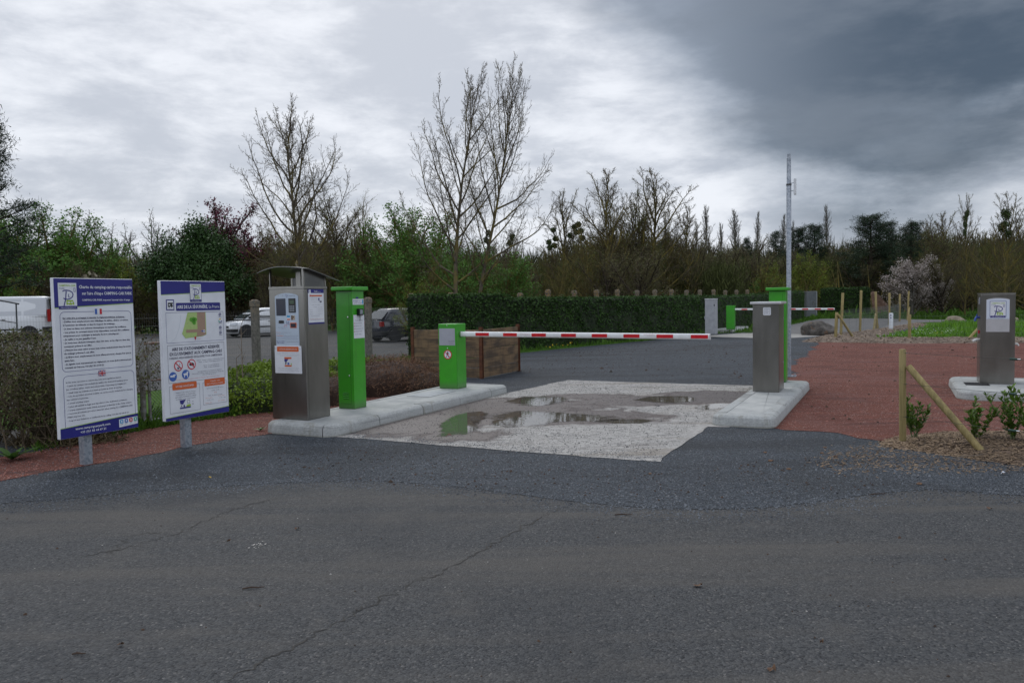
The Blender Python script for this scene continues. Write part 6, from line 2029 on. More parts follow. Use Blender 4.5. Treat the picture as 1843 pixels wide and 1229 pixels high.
# ================================================================== TREES
def grow(seed, H_, trunk_r, spec):
    """recursive branching; returns trunk segments and crown segments + tip list"""
    r = random.Random(seed)
    T, Cc, tips = [], [], []
    def branch(p, d, L, rad, lev):
        s = spec[lev]
        ns = s.get('seg', 4)
        step = L / ns
        pts = [p.copy()]; q = p.copy(); dd = d.copy()
        for i in range(ns):
            w = s.get('wob', .12)
            dd = (dd + Vector((r.gauss(0, w), r.gauss(0, w), r.gauss(0, w * .7))) + Vector((0, 0, s.get('up', .0)))).normalized()
            q = q + dd * step
            r0_ = rad * (1 - (i / ns) * s.get('tap', .75)); r1_ = rad * (1 - ((i + 1) / ns) * s.get('tap', .75))
            (T if lev <= s.get('tr', 0) and lev == 0 or lev == 1 and rad > .03 else Cc).append((pts[-1].copy(), q.copy(), r0_, r1_))
            pts.append(q.copy())
        if lev + 1 < len(spec):
            c = spec[lev + 1]
            n = c['n'] if not callable(c['n']) else c['n'](L)
            n = max(1, int(n * r.uniform(.8, 1.2)))
            t0 = c.get('from', .2)
            g0 = r.uniform(0, 2 * PI)
            for k in range(n):
                t = t0 + (1 - t0) * ((k + r.random() * .8) / n)
                t = min(t, .99)
                i = min(int(t * ns), ns - 1); f = t * ns - i
                bp = pts[i].lerp(pts[i + 1], f)
                ax = (pts[i + 1] - pts[i]).normalized()
                ang = g0 + k * 2.4 + r.gauss(0, .3)
                u = ax.cross(Vector((0, 0, 1)) if abs(ax.z) < .95 else Vector((1, 0, 0))).normalized(); v = ax.cross(u)
                side = u * math.cos(ang) + v * math.sin(ang)
                a0, a1 = c.get('ang', (.9, .5))
                aa = a0 + (a1 - a0) * t + r.gauss(0, .12)
                nd = (ax * math.cos(aa) + side * math.sin(aa)).normalized()
                LL = L * c.get('len', .5) * c.get('shape', lambda t: 1 - .6 * t)(t) * r.uniform(.75, 1.2)
                rr = max(c.get('minr', .004), min(rad * .62, rad * c.get('rad', .45) * (LL / (L * .5 + 1e-6)) ** .6))
                branch(bp, nd, LL, rr, lev + 1)
        if lev + 1 >= len(spec): tips.append((pts[-1], dd))
        elif s.get('tipall'): tips.append((pts[-1], dd))
    branch(Vector((0, 0, -.1)), Vector((spec[0].get('lean', 0), 0, 1)).normalized(), H_, trunk_r, 0)
    return T, Cc, tips

def seg_mesh(name, S, mat, n, extra=None):
    p0 = np.array([s[0][:] for s in S]); p1 = np.array([s[1][:] for s in S])
    d = p1 - p0; p1 = p1 + d * .02
    r0_ = np.array([s[2] for s in S]); r1_ = np.array([s[3] for s in S])
    v, f = prisms(p0, p1, r0_, r1_, n)
    return new_mesh(name, v, f, [mat])

def tree_proto(key, seed, H_, tr, spec, bark, twig, leaf=None, nside=(7, 3)):
    T, Cc, tips = grow(seed, H_, tr, spec)
    mt = seg_mesh('trunk', T, bark, nside[0])
    mc = seg_mesh('crown', Cc, twig, nside[1])
    ml = None
    if leaf:
        lm, per, size, spread, tpl = leaf
        P_ = np.array([t[0][:] for t in tips]).repeat(per, 0)
        r = np.random.default_rng(seed)
        P_ = P_ + r.normal(0, spread, P_.shape)
        v, f = scatter(tpl[0], tpl[1], P_, size * r.uniform(.5, 1.5, len(P_)), rand_rot(len(P_), r))
        ml = new_mesh('foliage', v, f, [lm])
    return dict(trunk=mt, crown=mc, leaves=ml, H=H_, extra=[])

def plant_tree(name, proto, label, cat, px, d, top=None, sxy=1.0, rz=0.0, group=None, scale=None):
    x = (px - CX) / F * d
    if scale is None:
        Hh = HC + (hor(px) - top) * d / F
        scale = Hh / proto['H']
    root = thing(name, label, cat, (x, d, 0), rz, group)
    root.scale = (scale * sxy, scale * sxy, scale)
    link('trunk', proto['trunk'], root); link('crown', proto['crown'], root)
    if proto['leaves']: link('foliage', proto['leaves'], root)
    for nm, me in proto['extra']: link(nm, me, root)
    return root

# the three specimen trees: ascending limbs, upswept twigs
def ash_spec(seed, n1=24, l1=.47):
    return [dict(seg=14, wob=.05, tap=.90, up=.04),
            dict(n=n1, seg=9, wob=.115, up=.085, ang=(1.35, .42), len=l1, rad=.36, **{'from': .22}, shape=lambda t: .84 + .36 * math.sin(PI * min(1, t * 1.1)) - .42 * t * t, tap=.8),
            dict(n=15, seg=5, wob=.14, up=.07, ang=(.90, .50), len=.36, rad=.36, minr=.0085, **{'from': .12}, tap=.7),
            dict(n=8, seg=3, wob=.18, up=.08, ang=(.9, .6), len=.42, rad=.5, minr=.0068, **{'from': .12}, tap=.5),
            dict(n=3, seg=2, wob=.2, up=.12, ang=(.8, .6), len=.45, rad=.7, minr=.0060, **{'from': .3}, tap=.3)]
tA_ = tree_proto('ashA', 11, 8.3, .135, ash_spec(1, 30, .42), MATS['bark_ash'], MATS['bark_brown'])
tB_ = tree_proto('ashB', 23, 9.4, .135, ash_spec(2, 30, .37), MATS['bark_ash'], MATS['bark_brown'])
tC_ = tree_proto('ashC', 35, 9.4, .130, ash_spec(3, 30, .38), MATS['bark_ash'], MATS['bark_brown'])
for p in (tA_, tB_, tC_): p['H'] = max(v.co.z for v in p['crown'].vertices)
plant_tree('bare_tree', tA_, 'leafless tree with a lichened trunk rising directly behind the payment kiosk', 'tree', 553, 28, 166, .88, .4)
plant_tree('bare_tree', tB_, 'leafless tall tree, the left trunk of the close pair behind the barrier', 'tree', 818, 29.5, 108, .78, 2.0)
plant_tree('bare_tree', tC_, 'tallest leafless tree, the right trunk of the close pair behind the barrier', 'tree', 857, 30.5, 112, .64, 2.5)

# prototypes for the wood
def bushy_spec(n0=5):
    return [dict(seg=2, wob=.08, tap=.4),
            dict(n=15, seg=5, wob=.12, up=.05, ang=(.95, .25), len=.95, rad=.42, **{'from': .1}, shape=lambda t: 1, tap=.75),
            dict(n=13, seg=4, wob=.16, up=.04, ang=(.75, .50), len=.40, rad=.42, minr=.011, **{'from': .15}, tap=.6),
            dict(n=12, seg=3, wob=.2, up=.04, ang=(.85, .55), len=.45, rad=.45, minr=.0085, **{'from': .15}, tap=.5)]
def tall_spec():
    return [dict(seg=8, wob=.05, tap=.9, up=.02),
            dict(n=28, seg=6, wob=.11, up=.08, ang=(1.2, .4), len=.44, rad=.40, **{'from': .15}, shape=lambda t: .95 + .25 * math.sin(PI * t) - .28 * t, tap=.8),
            dict(n=12, seg=4, wob=.14, up=.06, ang=(.85, .55), len=.40, rad=.40, minr=.012, **{'from': .15}, tap=.6),
            dict(n=12, seg=2, wob=.16, up=.06, ang=(.8, .5), len=.42, rad=.45, minr=.0085, **{'from': .2}, tap=.4)]
def poplar_spec():
    return [dict(seg=8, wob=.02, tap=.92),
            dict(n=60, seg=4, wob=.05, up=.16, ang=(.60, .25), len=.25, rad=.35, **{'from': .10}, shape=lambda t: 1.1 - .7 * t, tap=.7, minr=.02),
            dict(n=9, seg=3, wob=.10, up=.12, ang=(.45, .3), len=.5, rad=.45, minr=.016, **{'from': .1}, tap=.5),
            dict(n=5, seg=1, wob=.12, up=.08, ang=(.4, .3), len=.5, rad=.5, minr=.015, **{'from': .2}, tap=.4)]
bud = leafmat('brown_buds', (0.059, 0.056, 0.025), (0.151, 0.152, 0.064), .8)
bud_olive = leafmat('olive_buds', (0.056, 0.071, 0.016), (0.157, 0.192, 0.038), .8)
spring = leafmat('spring_leaves', (0.031, 0.094, 0.016), (0.134, 0.258, 0.044), .6, .25)
limeleaf = leafmat('lime_spring_leaves', (0.067, 0.104, 0.012), (0.207, 0.257, 0.029), .6, .25)
willow = leafmat('grey_green_buds', (0.090, 0.102, 0.066), (0.192, 0.210, 0.150), .7)
plum = leafmat('plum_leaves', (0.060, 0.013, 0.023), (0.169, 0.038, 0.068), .6, .2)
ever = leafmat('evergreen_leaves', (0.013, 0.035, 0.007), (0.044, 0.094, 0.022), .5)
pinen = leafmat('pine_needles', (0.007, 0.019, 0.008), (0.024, 0.048, 0.020), .6)
bloss = leafmat('white_blossom', (.24, .20, .18), (.56, .50, .47), .7, .2)
Q = (QUAD_V, QUAD_F); Lf = (LEAF_V, LEAF_F); TQ = (TRI_V * 1.25, TRI_F)
PRO = {
    'brown1': tree_proto('b1', 101, 6.0, .12, tall_spec(), MATS['bark_olive'], MATS['bark_brown'], (bud, 1, .03, .05, TQ), (5, 3)),
    'brown2': tree_proto('b2', 102, 6.0, .12, tall_spec(), MATS['bark_brown'], MATS['bark_brown'], (bud_olive, 1, .035, .06, TQ), (5, 3)),
    'olive': tree_proto('b3', 103, 6.0, .14, bushy_spec(), MATS['bark_olive'], MATS['bark_olive'], (bud_olive, 2, .045, .10, TQ), (5, 3)),
    'thick1': tree_proto('b4', 104, 3.2, .14, bushy_spec(), MATS['bark_dark'], MATS['bark_brown'], (bud, 2, .045, .10, TQ), (4, 3)),
    'thick2': tree_proto('b5', 105, 3.2, .14, bushy_spec(), MATS['bark_olive'], MATS['bark_olive'], (limeleaf, 1, .05, .10, TQ), (4, 3)),
    'green': tree_proto('b6', 106, 3.4, .14, bushy_spec(), MATS['bark_olive'], MATS['bark_olive'], (spring, 5, .075, .14, TQ), (4, 3)),
    'lime': tree_proto('b7', 107, 3.2, .14, bushy_spec(), MATS['bark_olive'], MATS['bark_olive'], (limeleaf, 4, .065, .14, TQ), (4, 3)),
    'willow': tree_proto('b8', 108, 3.2, .12, bushy_spec(), MATS['bark_grey'], MATS['bark_grey'], (willow, 1, .045, .08, TQ), (4, 3)),
    'plum': tree_proto('b9', 109, 3.4, .14, bushy_spec(), MATS['bark_dark'], MATS['bark_dark'], (plum, 3, .07, .08, TQ), (4, 3)),
    'blossom': tree_proto('b10', 110, 3.0, .12, bushy_spec(), MATS['bark_grey'], MATS['bark_brown'], (bloss, 5, .060, .10, TQ), (4, 3)),
    'poplar': tree_proto('b11', 111, 14.0, .20, poplar_spec(), MATS['bark_grey'], MATS['bark_grey'], None, (5, 3)),
}
# actual height of each prototype, so that crowns reach the right line
for k, p in PRO.items():
    z = max(max((v.co.z for v in p['crown'].vertices)), 1)
    p['H'] = z
pass

def pine_proto(seed, H_=9.0, wide=.33, base=.25):
    r = random.Random(seed); T, Cc, clumps = [], [], []
    p = Vector((0, 0, -.1)); q = p
    for i in range(8):
        q2 = Vector((r.gauss(0, .03), r.gauss(0, .03), H_ * (i + 1) / 8))
        T.append((q.copy(), q2.copy(), .2 * (1 - i / 9), .2 * (1 - (i + 1) / 9))); q = q2
    for k in range(52):
        t = base + (1 - base) * (k + r.random()) / 52
        a = k * 2.4 + r.gauss(0, .3)
        L = H_ * wide * (1.08 - t) ** .65 * r.uniform(.55, 1.15)
        b = Vector((0, 0, H_ * t)); e = b
        d = Vector((math.cos(a), math.sin(a), .12 + .25 * t))
        for i in range(4):
            e2 = e + (d + Vector((r.gauss(0, .12), r.gauss(0, .12), .08))).normalized() * L / 4
            Cc.append((e.copy(), e2.copy(), .05 * (1 - i / 5), .05 * (1 - (i + 1) / 5)))
            if i >= 1:
                for _ in range(2 + i):
                    c = e2 + Vector((r.gauss(0, .22), r.gauss(0, .22), r.gauss(.05, .14)))
                    Cc.append((e2.copy(), c.copy(), .014, .008)); clumps.append(c)
            e = e2
    clumps.append(Vector((0, 0, H_ + .1)))
    C_ = np.array([c[:] for c in clumps])
    rr = np.random.default_rng(seed)
    per = 30
    P_ = C_.repeat(per, 0) + rr.normal(0, 1, (len(C_) * per, 3)) * np.array([.15, .15, .10])
    v, f = scatter(SPIKE_V * np.array([2.2, 1, 1]), SPIKE_F, P_, .19 * rr.uniform(.6, 1.3, len(P_)), rand_rot(len(P_), rr))
    return dict(trunk=seg_mesh('trunk', T, MATS['bark_dark'], 7), crown=seg_mesh('crown', Cc, MATS['bark_dark'], 3), leaves=new_mesh('foliage', v, f, [pinen]), H=H_ + .2, extra=[])
PRO['pine1'] = pine_proto(5); PRO['pine2'] = pine_proto(6, 9.0, .26, .12)
def dense_proto(seed, N=46000):
    """dense evergreen: leaf masses on a short trunk"""
    rr = np.random.default_rng(seed)
    nc = 90
    d = rr.normal(size=(nc, 3)); d /= np.linalg.norm(d, axis=1)[:, None]; d[:, 2] = np.abs(d[:, 2]) * 1.2 - .25
    C_ = d * rr.uniform(.35, 1.0, nc)[:, None] * np.array([1.7, 1.7, 2.0]) + np.array([0, 0, 2.0])
    C_[:, :2] *= np.clip(1.15 - np.maximum(0, C_[:, 2:3] - 2.0) * .30, .25, 1.2)
    idx = rr.integers(0, nc, N)
    P_ = C_[idx] + rr.normal(0, .25, (N, 3)); P_[:, 2] = np.maximum(P_[:, 2], .15)
    v, f = scatter(*TQ, P_, .062 * rr.uniform(.5, 1.5, N), rand_rot(N, rr))
    T = [(Vector((0, 0, 0)), Vector((0, 0, 3.2)), .14, .03)]
    Cc = [(Vector((0, 0, 1 + 1.5 * (k / nc))), Vector(C_[k]), .03, .01) for k in range(nc)]
    return dict(trunk=seg_mesh('trunk', T, MATS['bark_dark'], 7), crown=seg_mesh('crown', Cc, MATS['bark_dark'], 3), leaves=new_mesh('foliage', v, f, [ever]), H=float(P_[:, 2].max()), extra=[])
PRO['ever'] = dense_proto(7)
def ball_mesh(seed, centres, rad, mat, lsz=.05):
    rr = np.random.default_rng(seed); P_ = []
    for c in centres:
        d = rr.normal(size=(420, 3)); d /= np.linalg.norm(d, axis=1)[:, None]
        P_.append(np.array(c) + d * (rad * rr.uniform(.35, 1.0, 420))[:, None])
    P_ = np.concatenate(P_)
    v, f = scatter(*Q, P_, lsz * rr.uniform(.6, 1.3, len(P_)), rand_rot(len(P_), rr))
    return new_mesh('mistletoe', v, f, [mat])
mistle = leafmat('mistletoe_leaves', (.022, .040, .010), (.06, .085, .022), .6)
def add_balls(tree, proto, pts, rad):
    """pts: photo positions of the balls at the tree's own distance"""
    for (px, py) in pts:
        w = atd(px, py, tree.location.y - .3)
        loc = tree.matrix_basis.inverted() @ w
        s = tree.scale.z
        me = ball_mesh(int(px), [(0, 0, 0)], rad / s, mistle, .065 / s)
        link('mistletoe', me, tree, loc)

def T_(key, px, d, top, label, sxy=1.0, rz=None, name=None, cat='tree', group=None):
    return plant_tree(name or {'pine': 'pine_tree', 'popl': 'poplar_tree'}.get(key[:4], 'bare_tree'), PRO[key], label, cat, px, d, top, sxy, random.uniform(0, 6.28) if rz is None else rz, group)

# ---- left side
T_('pine1', -22, 25, 200, 'dark pine at the left edge, reaching in from outside the frame', .92)
T_('green', 45, 49, 385, 'small-leaved spring green tree just right of the pine', 1.25, name='leafy_tree')
T_('green', 118, 50, 372, 'airy spring green tree above the first information board', 1.1, name='leafy_tree')
T_('green', -40, 48, 380, 'spring green tree behind the pine at the left edge', 1.2, name='leafy_tree')
T_('green', 178, 50, 430, 'lower dense green tree right of the first information board', 1.1, name='leafy_tree')
T_('willow', 225, 54, 382, 'grey-budded willow with an even rounded top, in the gap right of the green trees', 1.15, name='willow_tree')
T_('willow', 285, 55, 372, 'grey willow behind the dark evergreen', .9, name='willow_tree')
T_('ever', 350, 47, 366, 'dense dark evergreen tree behind the second information board', .92, name='evergreen_tree')
T_('plum', 398, 50, 362, 'purple-leaved plum tree beside the dark evergreen', 1.05, name='plum_tree')
T_('plum', 440, 51, 400, 'lower purple-leaved plum tree half behind the bare tree', 1.0, name='plum_tree')
T_('lime', 250, 47.5, 452, 'low yellowish green bush between the two information boards', 1.3, name='large_bush', cat='bush')
T_('thick2', 60, 46, 480, 'twiggy bush with yellow-green buds behind the white van', 1.2, name='large_bush', cat='bush')
bs = gp(160, 640)
bush('dry_flowered_bush', 'ivy-like bush with pale dried flower heads just above the first information board', 'bush', (atd(160, 500, 45).x, 45), 1.9, 1.4, 3.45, 3200, .20, leafmat('dry_heads', (.08, .07, .04), (.30, .27, .20), .8), dead, 120, 31, shell=.5)
# ---- middle
T_('olive', 470, 50, 385, 'bushy bare tree left of the leafless tree behind the kiosk', 1.0)
T_('brown2', 610, 47, 330, 'bushy dark bare tree with a broad top, right of the kiosk', 1.25)
T_('olive', 655, 49, 345, 'rounded bare tree behind the slim green cabinet', 1.1)
T_('olive', 530, 50, 352, 'wide bare tree behind the kiosk canopy', 1.1)
T_('green', 735, 45, 372, 'greenish spring tree to the left of the paired trees', 1.15, name='leafy_tree')
T_('green', 775, 44, 385, 'greenish spring tree behind the left trunk of the pair', 1.0, name='leafy_tree')
T_('green', 842, 35, 432, 'leafy bush growing between the paired trunks', 1.1, name='leafy_tree')
T_('green', 905, 37, 455, 'leafy bush right of the paired trunks', 1.2, name='leafy_tree')
T_('lime', 745, 31, 500, 'low light green bush above the left end of the long hedge', 1.1, name='large_bush', cat='bush')
mt1 = T_('brown1', 925, 46, 410, 'thin bare tree carrying dark mistletoe clumps right of the paired trees', .9)
add_balls(mt1, PRO['brown1'], [(875, 432), (918, 438), (880, 420), (922, 426)], .24)
mt2 = T_('brown1', 1020, 48, 340, 'pale bare tree with a cluster of mistletoe balls, left of the big bushy tree', 1.0)
add_balls(mt2, PRO['brown1'], [(988, 436), (1000, 430), (989, 446), (998, 442), (996, 414), (1041, 404), (1037, 418), (1045, 416), (1034, 409), (1048, 428), (1026, 424)], .19)
T_('brown1', 1090, 47, 305, 'tall many-stemmed bare tree, highest on the left of the central clump', 1.2)
T_('brown2', 1125, 49, 335, 'twiggy dark bare tree in the middle of the central clump', 1.1)
T_('brown1', 1172, 50, 303, 'bare tree with an even rounded crown and ivy on its trunk', 1.35)
T_('brown1', 1235, 52, 368, 'sparse bare tree at the right side of the central clump', 1.1)
T_('olive', 1108, 49, 322, 'many-stemmed rounded bare tree in the left half of the central clump', .85)
T_('olive', 1150, 51, 318, 'rounded bare tree in the right half of the central clump', .8)
T_('olive', 1205, 52, 352, 'broad bare tree at the right shoulder of the central clump', .8)
T_('olive', 1060, 44, 392, 'olive-twigged tree low in the central clump', 1.2)
iv = atd(1163, 440, 49.2)
# ---- poplars and pines on the skyline
for px, d, top, lab, s in ((1272, 95, 368, 'pale upright poplar, first of the row from the left', 1.0), (1328, 100, 376, 'twin-topped upright poplar in the middle of the row', 1.3), (1362, 104, 380, 'narrow upright poplar beside the twin-topped one', .8),
                           (1408, 105, 385, 'upright poplar just behind the steel mast', .9), (1426, 110, 396, 'thin poplar right of the steel mast', .6), (1491, 92, 368, 'lone tall poplar rising above the far clipped hedge', .9), (1300, 104, 400, 'short poplar between the first two tall ones', 1.0), (1254, 92, 400, 'small poplar left of the row', .8)):
    T_('poplar', px, d, top, lab, s)
for px, d, top, lab, s, k in ((1397, 84, 418, 'small dark pine left of the steel mast', .9, 'pine2'), (1437, 80, 412, 'dark pine just right of the steel mast', 1.2, 'pine1'), (1466, 78, 407, 'flat-topped dark pine left of the lone poplar', 1.1, 'pine1'),
                              (1567, 70, 389, 'largest dark pine on the skyline, right of the lone poplar', 1.5, 'pine1'), (1595, 72, 402, 'dark pine leaning against the largest one', 1.2, 'pine1'), (1345, 82, 430, 'dark conifer low between the poplars', .8, 'pine2'), (1640, 66, 402, 'cedar-like conifer left of the rounded bare trees', 1.2, 'pine1'), (1195, 62, 432, 'dark ivy-clad tree low in the central clump', .8, 'pine2')):
    T_(k, px, d, top, lab, s)
# ---- right side
T_('brown2', 1668, 55, 388, 'rounded bare tree above the white blossom bush', 1.1)
T_('brown1', 1700, 56, 380, 'bare tree with a broad domed crown left of the service column', 1.25)
t3 = T_('brown1', 1737, 50, 348, 'tall thin bare tree whose trunk is clad in ivy, left above the service column', .55)
add_balls(t3, PRO['brown1'], [(1738, 392), (1737, 405), (1736, 418), (1741, 384)], .24)
t4 = T_('brown1', 1810, 44, 345, 'open bare tree with mistletoe clumps above the service column', .95)
add_balls(t4, PRO['brown1'], [(1812, 388), (1809, 383), (1808, 405), (1814, 420), (1803, 410)], .27)
T_('olive', 1770, 48, 400, 'low bare tree right above the service column', 1.1)
T_('olive', 1850, 46, 400, 'dense bare tree at the right edge of the frame', 1.3)
T_('blossom', 1642, 52, 458, 'white flowering blackthorn bush beside the far end of the tall fence', 1.45, name='blossom_bush', cat='bush')
T_('blossom', 1676, 53, 472, 'white blossoming bush, right half of the pair near the lawn', 1.0, name='blossom_bush', cat='bush')
T_('thick1', 1700, 52, 455, 'brown twiggy bush right of the white blossom', 1.1, name='large_bush', cat='bush')
T_('lime', 1455, 66, 448, 'yellow-green budding tree above the far metal cabinet', 1.2, name='leafy_tree')
T_('lime', 1385, 60, 472, 'yellow-green bush left of the steel mast', 1.2, name='large_bush', cat='bush')
T_('green', 1378, 56, 502, 'fresh green low bush over the long hedge near the steel mast', 1.3, name='large_bush', cat='bush')

# ---- filling rows of the wood
def sky_top(px):
    xs = [-150, 0, 150, 250, 430, 520, 680, 760, 950, 1000, 1100, 1240, 1300, 1440, 1540, 1640, 1750, 1850, 2050]
    ys = [400, 420, 440, 455, 430, 415, 405, 425, 448, 430, 400, 415, 440, 440, 425, 405, 420, 410, 400]
    return float(np.interp(px, xs, ys))
SEEN = set()
LANDS = [(-60, 'far outside the left edge'), (30, 'above the white van'), (95, 'right of the white van'), (165, 'above the Charte board'), (240, 'right of the Charte board'), (310, 'between the two boards'), (400, 'over the map board'),
         (480, 'above the white hatchback'), (560, 'over the kiosk'), (640, 'over the slim green cabinet'), (720, 'above the dark hatchback'), (790, 'over the timber bay'), (860, 'behind the paired trees'), (930, 'over the boom'),
         (1010, 'left of the mistletoe tree'), (1080, 'under the mistletoe tree'), (1150, 'inside the central clump'), (1220, 'right of the central clump'), (1290, 'above the pale cabinet'), (1360, 'above the far barrier'),
         (1430, 'behind the mast'), (1500, 'below the lone poplar'), (1560, 'over the far hedge'), (1630, 'below the largest pine'), (1700, 'above the blossom bush'), (1770, 'left of the service column'), (1850, 'over the service column'), (1930, 'at the right edge'), (9999, 'far outside the right edge')]
KINDW = dict(thick1='dark brown thicket', thick2='yellowish thicket', green='leafing green bush', olive='olive bare tree', brown1='slender bare tree', brown2='twiggy bare tree')
rr = random.Random(99)
for row, (d0, step, lo, keys) in enumerate(((41, 62, 34, ('thick1', 'thick1', 'thick2', 'green', 'olive')), (50, 62, 10, ('thick1', 'brown2', 'thick1', 'brown2', 'olive')), (60, 58, 2, ('brown1', 'brown2', 'thick1', 'olive', 'brown2')), (72, 60, -4, ('brown2', 'brown1', 'thick1', 'olive')))):
    px = -170 + row * 25
    while px < 2050:
        key = rr.choice(keys if px < 1000 else [k for k in keys if k != 'green'] + ['brown2', 'thick1'])
        dd_ = d0 + rr.uniform(-2.5, 2.5)
        if px > 1180: dd_ += 14 if row < 1 else 12
        if px > 1420: dd_ = max(dd_, (69 if px < 1650 else 58) + row * 5 + rr.uniform(-1, 1))
        tp_ = sky_top(px) + lo + rr.gauss(0, 9)
        if px < 740: dd_ = max(dd_, 47 + row)
        lm = next(l for x, l in LANDS if px < x)
        lab = KINDW[key] + ' in the ' + ('front', 'second', 'third', 'rearmost')[row] + ' row of the wood, ' + lm
        if lab in SEEN: lab = 'right-hand ' + lab
        if lab in SEEN: lab = 'further ' + lab
        SEEN.add(lab)
        T_(key, px, dd_, tp_, lab, rr.uniform(.95, 1.35), name='woodland_tree', group='trees of the wood behind')
        px += step * rr.uniform(.75, 1.25)

# solid depth of the wood: undergrowth and far trees that read as one mass
def wood_mass(name, y0, y1, x0, x1, hmax, N, size, mat):
    X = rng.uniform(x0, x1, N); Y = rng.uniform(y0, y1, N)
    px = CX + F * X / Y
    top = np.interp(px, [-150, 150, 250, 430, 680, 760, 950, 1100, 1300, 1440, 1540, 1640, 1850, 2050], [440, 455, 465, 450, 440, 450, 462, 430, 452, 452, 440, 425, 425, 420]) + hmax
    Hh = HC + (542.4 + .0175 * (CX - px) - top) * Y / F
    Hh = Hh * (1 + .12 * snoise(X, Y, .6, 1.0))
    Z = Hh * rng.random(N) ** .85 * .93
    v, f = scatter(SPIKE_V, SPIKE_F, np.stack([X, Y, Z], 1), size * rng.uniform(.5, 1.5, N), yaw_tilt(N, .45))
    tag(link(name, new_mesh(name, v, f, [mat])), kind='stuff')
under = leafmat('undergrowth', (0.028, 0.035, 0.011), (0.087, 0.100, 0.028), .9)
under2 = leafmat('far_wood', (0.033, 0.035, 0.019), (0.082, 0.086, 0.041), .9)
wood_mass('woodland_undergrowth', 52, 58, -62, 16, 30, 80000, .75, under)
wood_mass('woodland_undergrowth', 71, 79, 10, 62, 20, 80000, .8, under)
wood_mass('far_woodland', 84, 96, -90, 90, 4, 110000, 1.3, under2)
# unseen trees added behind the camera to darken what the steel mirrors
X = rng.uniform(-60, 45, 42000); Y = rng.uniform(-34, -24, 42000); Z = rng.random(42000) ** .8 * (8.5 + 1.5 * snoise(X, Y * 0, .35, 2.0))
v, f = scatter(TRI_V, TRI_F, np.stack([X, Y, Z], 1), .75 * rng.uniform(.5, 1.5, 42000))
tag(link('unseen_reflected_woods', new_mesh('unseen_reflected_woods', v, f, [under])), kind='stuff')
# bare stems through the undergrowth
Ns = 700
X = rng.uniform(-55, 55, Ns); Y = rng.uniform(50, 76, Ns); k = ~((X > 12) & (Y < 64))
X, Y = X[k], Y[k]; n = len(X)
p0 = np.stack([X, Y, np.zeros(n)], 1); p1 = p0 + np.stack([rng.normal(0, .5, n), rng.normal(0, .5, n), rng.uniform(3, 4.6, n)], 1)
v, f = prisms(p0, p1, rng.uniform(.04, .09, n), np.full(n, .02), 5)
tag(link('saplings', new_mesh('saplings', v, f, [MATS['bark_olive']])), kind='stuff')

# red-roofed house glimpsed through the right-hand trees
hs = atd(1762, 470, 88)
ho = thing('house', 'red-roofed house barely visible through the bare trees above the service column', 'house', (hs.x, 88, -1.3), -.2)
box_part('wall', pm('house_wall', (.30, .26, .22), (.24, .20, .17), 2, .9), ho, -7, 7, 0, 8, 0, 5.2, .0)
MB().add([(-7.5, -.5, 5.2), (7.5, -.5, 5.2), (7.5, 8.5, 5.2), (-7.5, 8.5, 5.2), (-7.5, 4, 8.3), (7.5, 4, 8.3)], [(0, 1, 5, 4), (2, 3, 4, 5), (0, 4, 3), (1, 2, 5), (0, 3, 2, 1)]).obj('roof', pm('roof_tiles', (.19, .075, .045), (.13, .055, .038), 6, .9), ho)
for x in (-5, -1.5, 2, 5): box_part('window', pm('house_glass', (.03, .035, .04), rough=.15), ho, x - .5, x + .5, -.03, -.001, 3.2, 4.4, 0)

# ================================================================== NEAR PLANTS
# bare, scrambling hedge bush at the left edge
def scrub(name, label, c, rx, ry, h, n0, seed, mat, leafm, rz=0):
    r = random.Random(seed); S = []
    tips = []
    for k in range(n0):
        p = Vector((r.gauss(0, .32) * rx, r.gauss(0, .5) * ry, 0))
        d = Vector((p.x * .9 + r.gauss(0, .28), p.y * .5 + r.gauss(0, .28), r.uniform(.8, 1.4))).normalized()
        L = h * r.uniform(.7, 1.15); rad = r.uniform(.006, .013)
        q = p
        for i in range(6):
            d = (d + Vector((r.gauss(0, .16), r.gauss(0, .16), r.gauss(0, .10)))).normalized()
            q2 = q + d * L / 6
            if q2.z > h: q2.z = h + r.gauss(0, .02)
            S.append((q.copy(), q2.copy(), rad * (1 - i / 7), rad * (1 - (i + 1) / 7)))
            for _ in range(2 if i > 0 else 1):
                e = (d + Vector((r.gauss(0, .7), r.gauss(0, .7), r.gauss(.1, .5)))).normalized()
                b = q2
                for j in range(3):
                    e = (e + Vector((r.gauss(0, .25), r.gauss(0, .25), r.gauss(0, .2)))).normalized()
                    b2 = b + e * L * .075 * r.uniform(.7, 1.4)
                    if b2.z > h: b2.z = h + r.gauss(0, .02)
                    if b2.z < .03: b2.z = .03
                    S.append((b.copy(), b2.copy(), .0035, .0022)); b = b2
                    if r.random() < .5:
                        e3 = (e + Vector((r.gauss(0, .8), r.gauss(0, .8), r.gauss(0, .6)))).normalized(); b3 = b + e3 * r.uniform(.04, .12)
                        if b3.z > h: b3.z = h
                        S.append((b.copy(), b3.copy(), .0022, .0014)); tips.append(b3)
                tips.append(b)
            q = q2
    root = thing(name, label, 'bush', (c[0], c[1], 0), rz)
    link('stems', seg_mesh('stems', S, mat, 4), root)
    rg = np.random.default_rng(seed)
    P_ = np.array([t[:] for t in tips]); P_ = P_.repeat(4, 0) + rg.normal(0, .028, (len(P_) * 4, 3))
    v, f = scatter(*Lf, P_, .026 * rg.uniform(.5, 1.5, len(P_)), rand_rot(len(P_), rg))
    link('foliage', new_mesh('foliage', v, f, [leafm]), root)
    return root
scl = leafmat('scrub_leaves', (.040, .050, .014), (.120, .130, .038), .7)
scm = pm('scrub_bark', (.085, .066, .042), (.15, .12, .078), 14, .9)
cA = gp(40, 812)
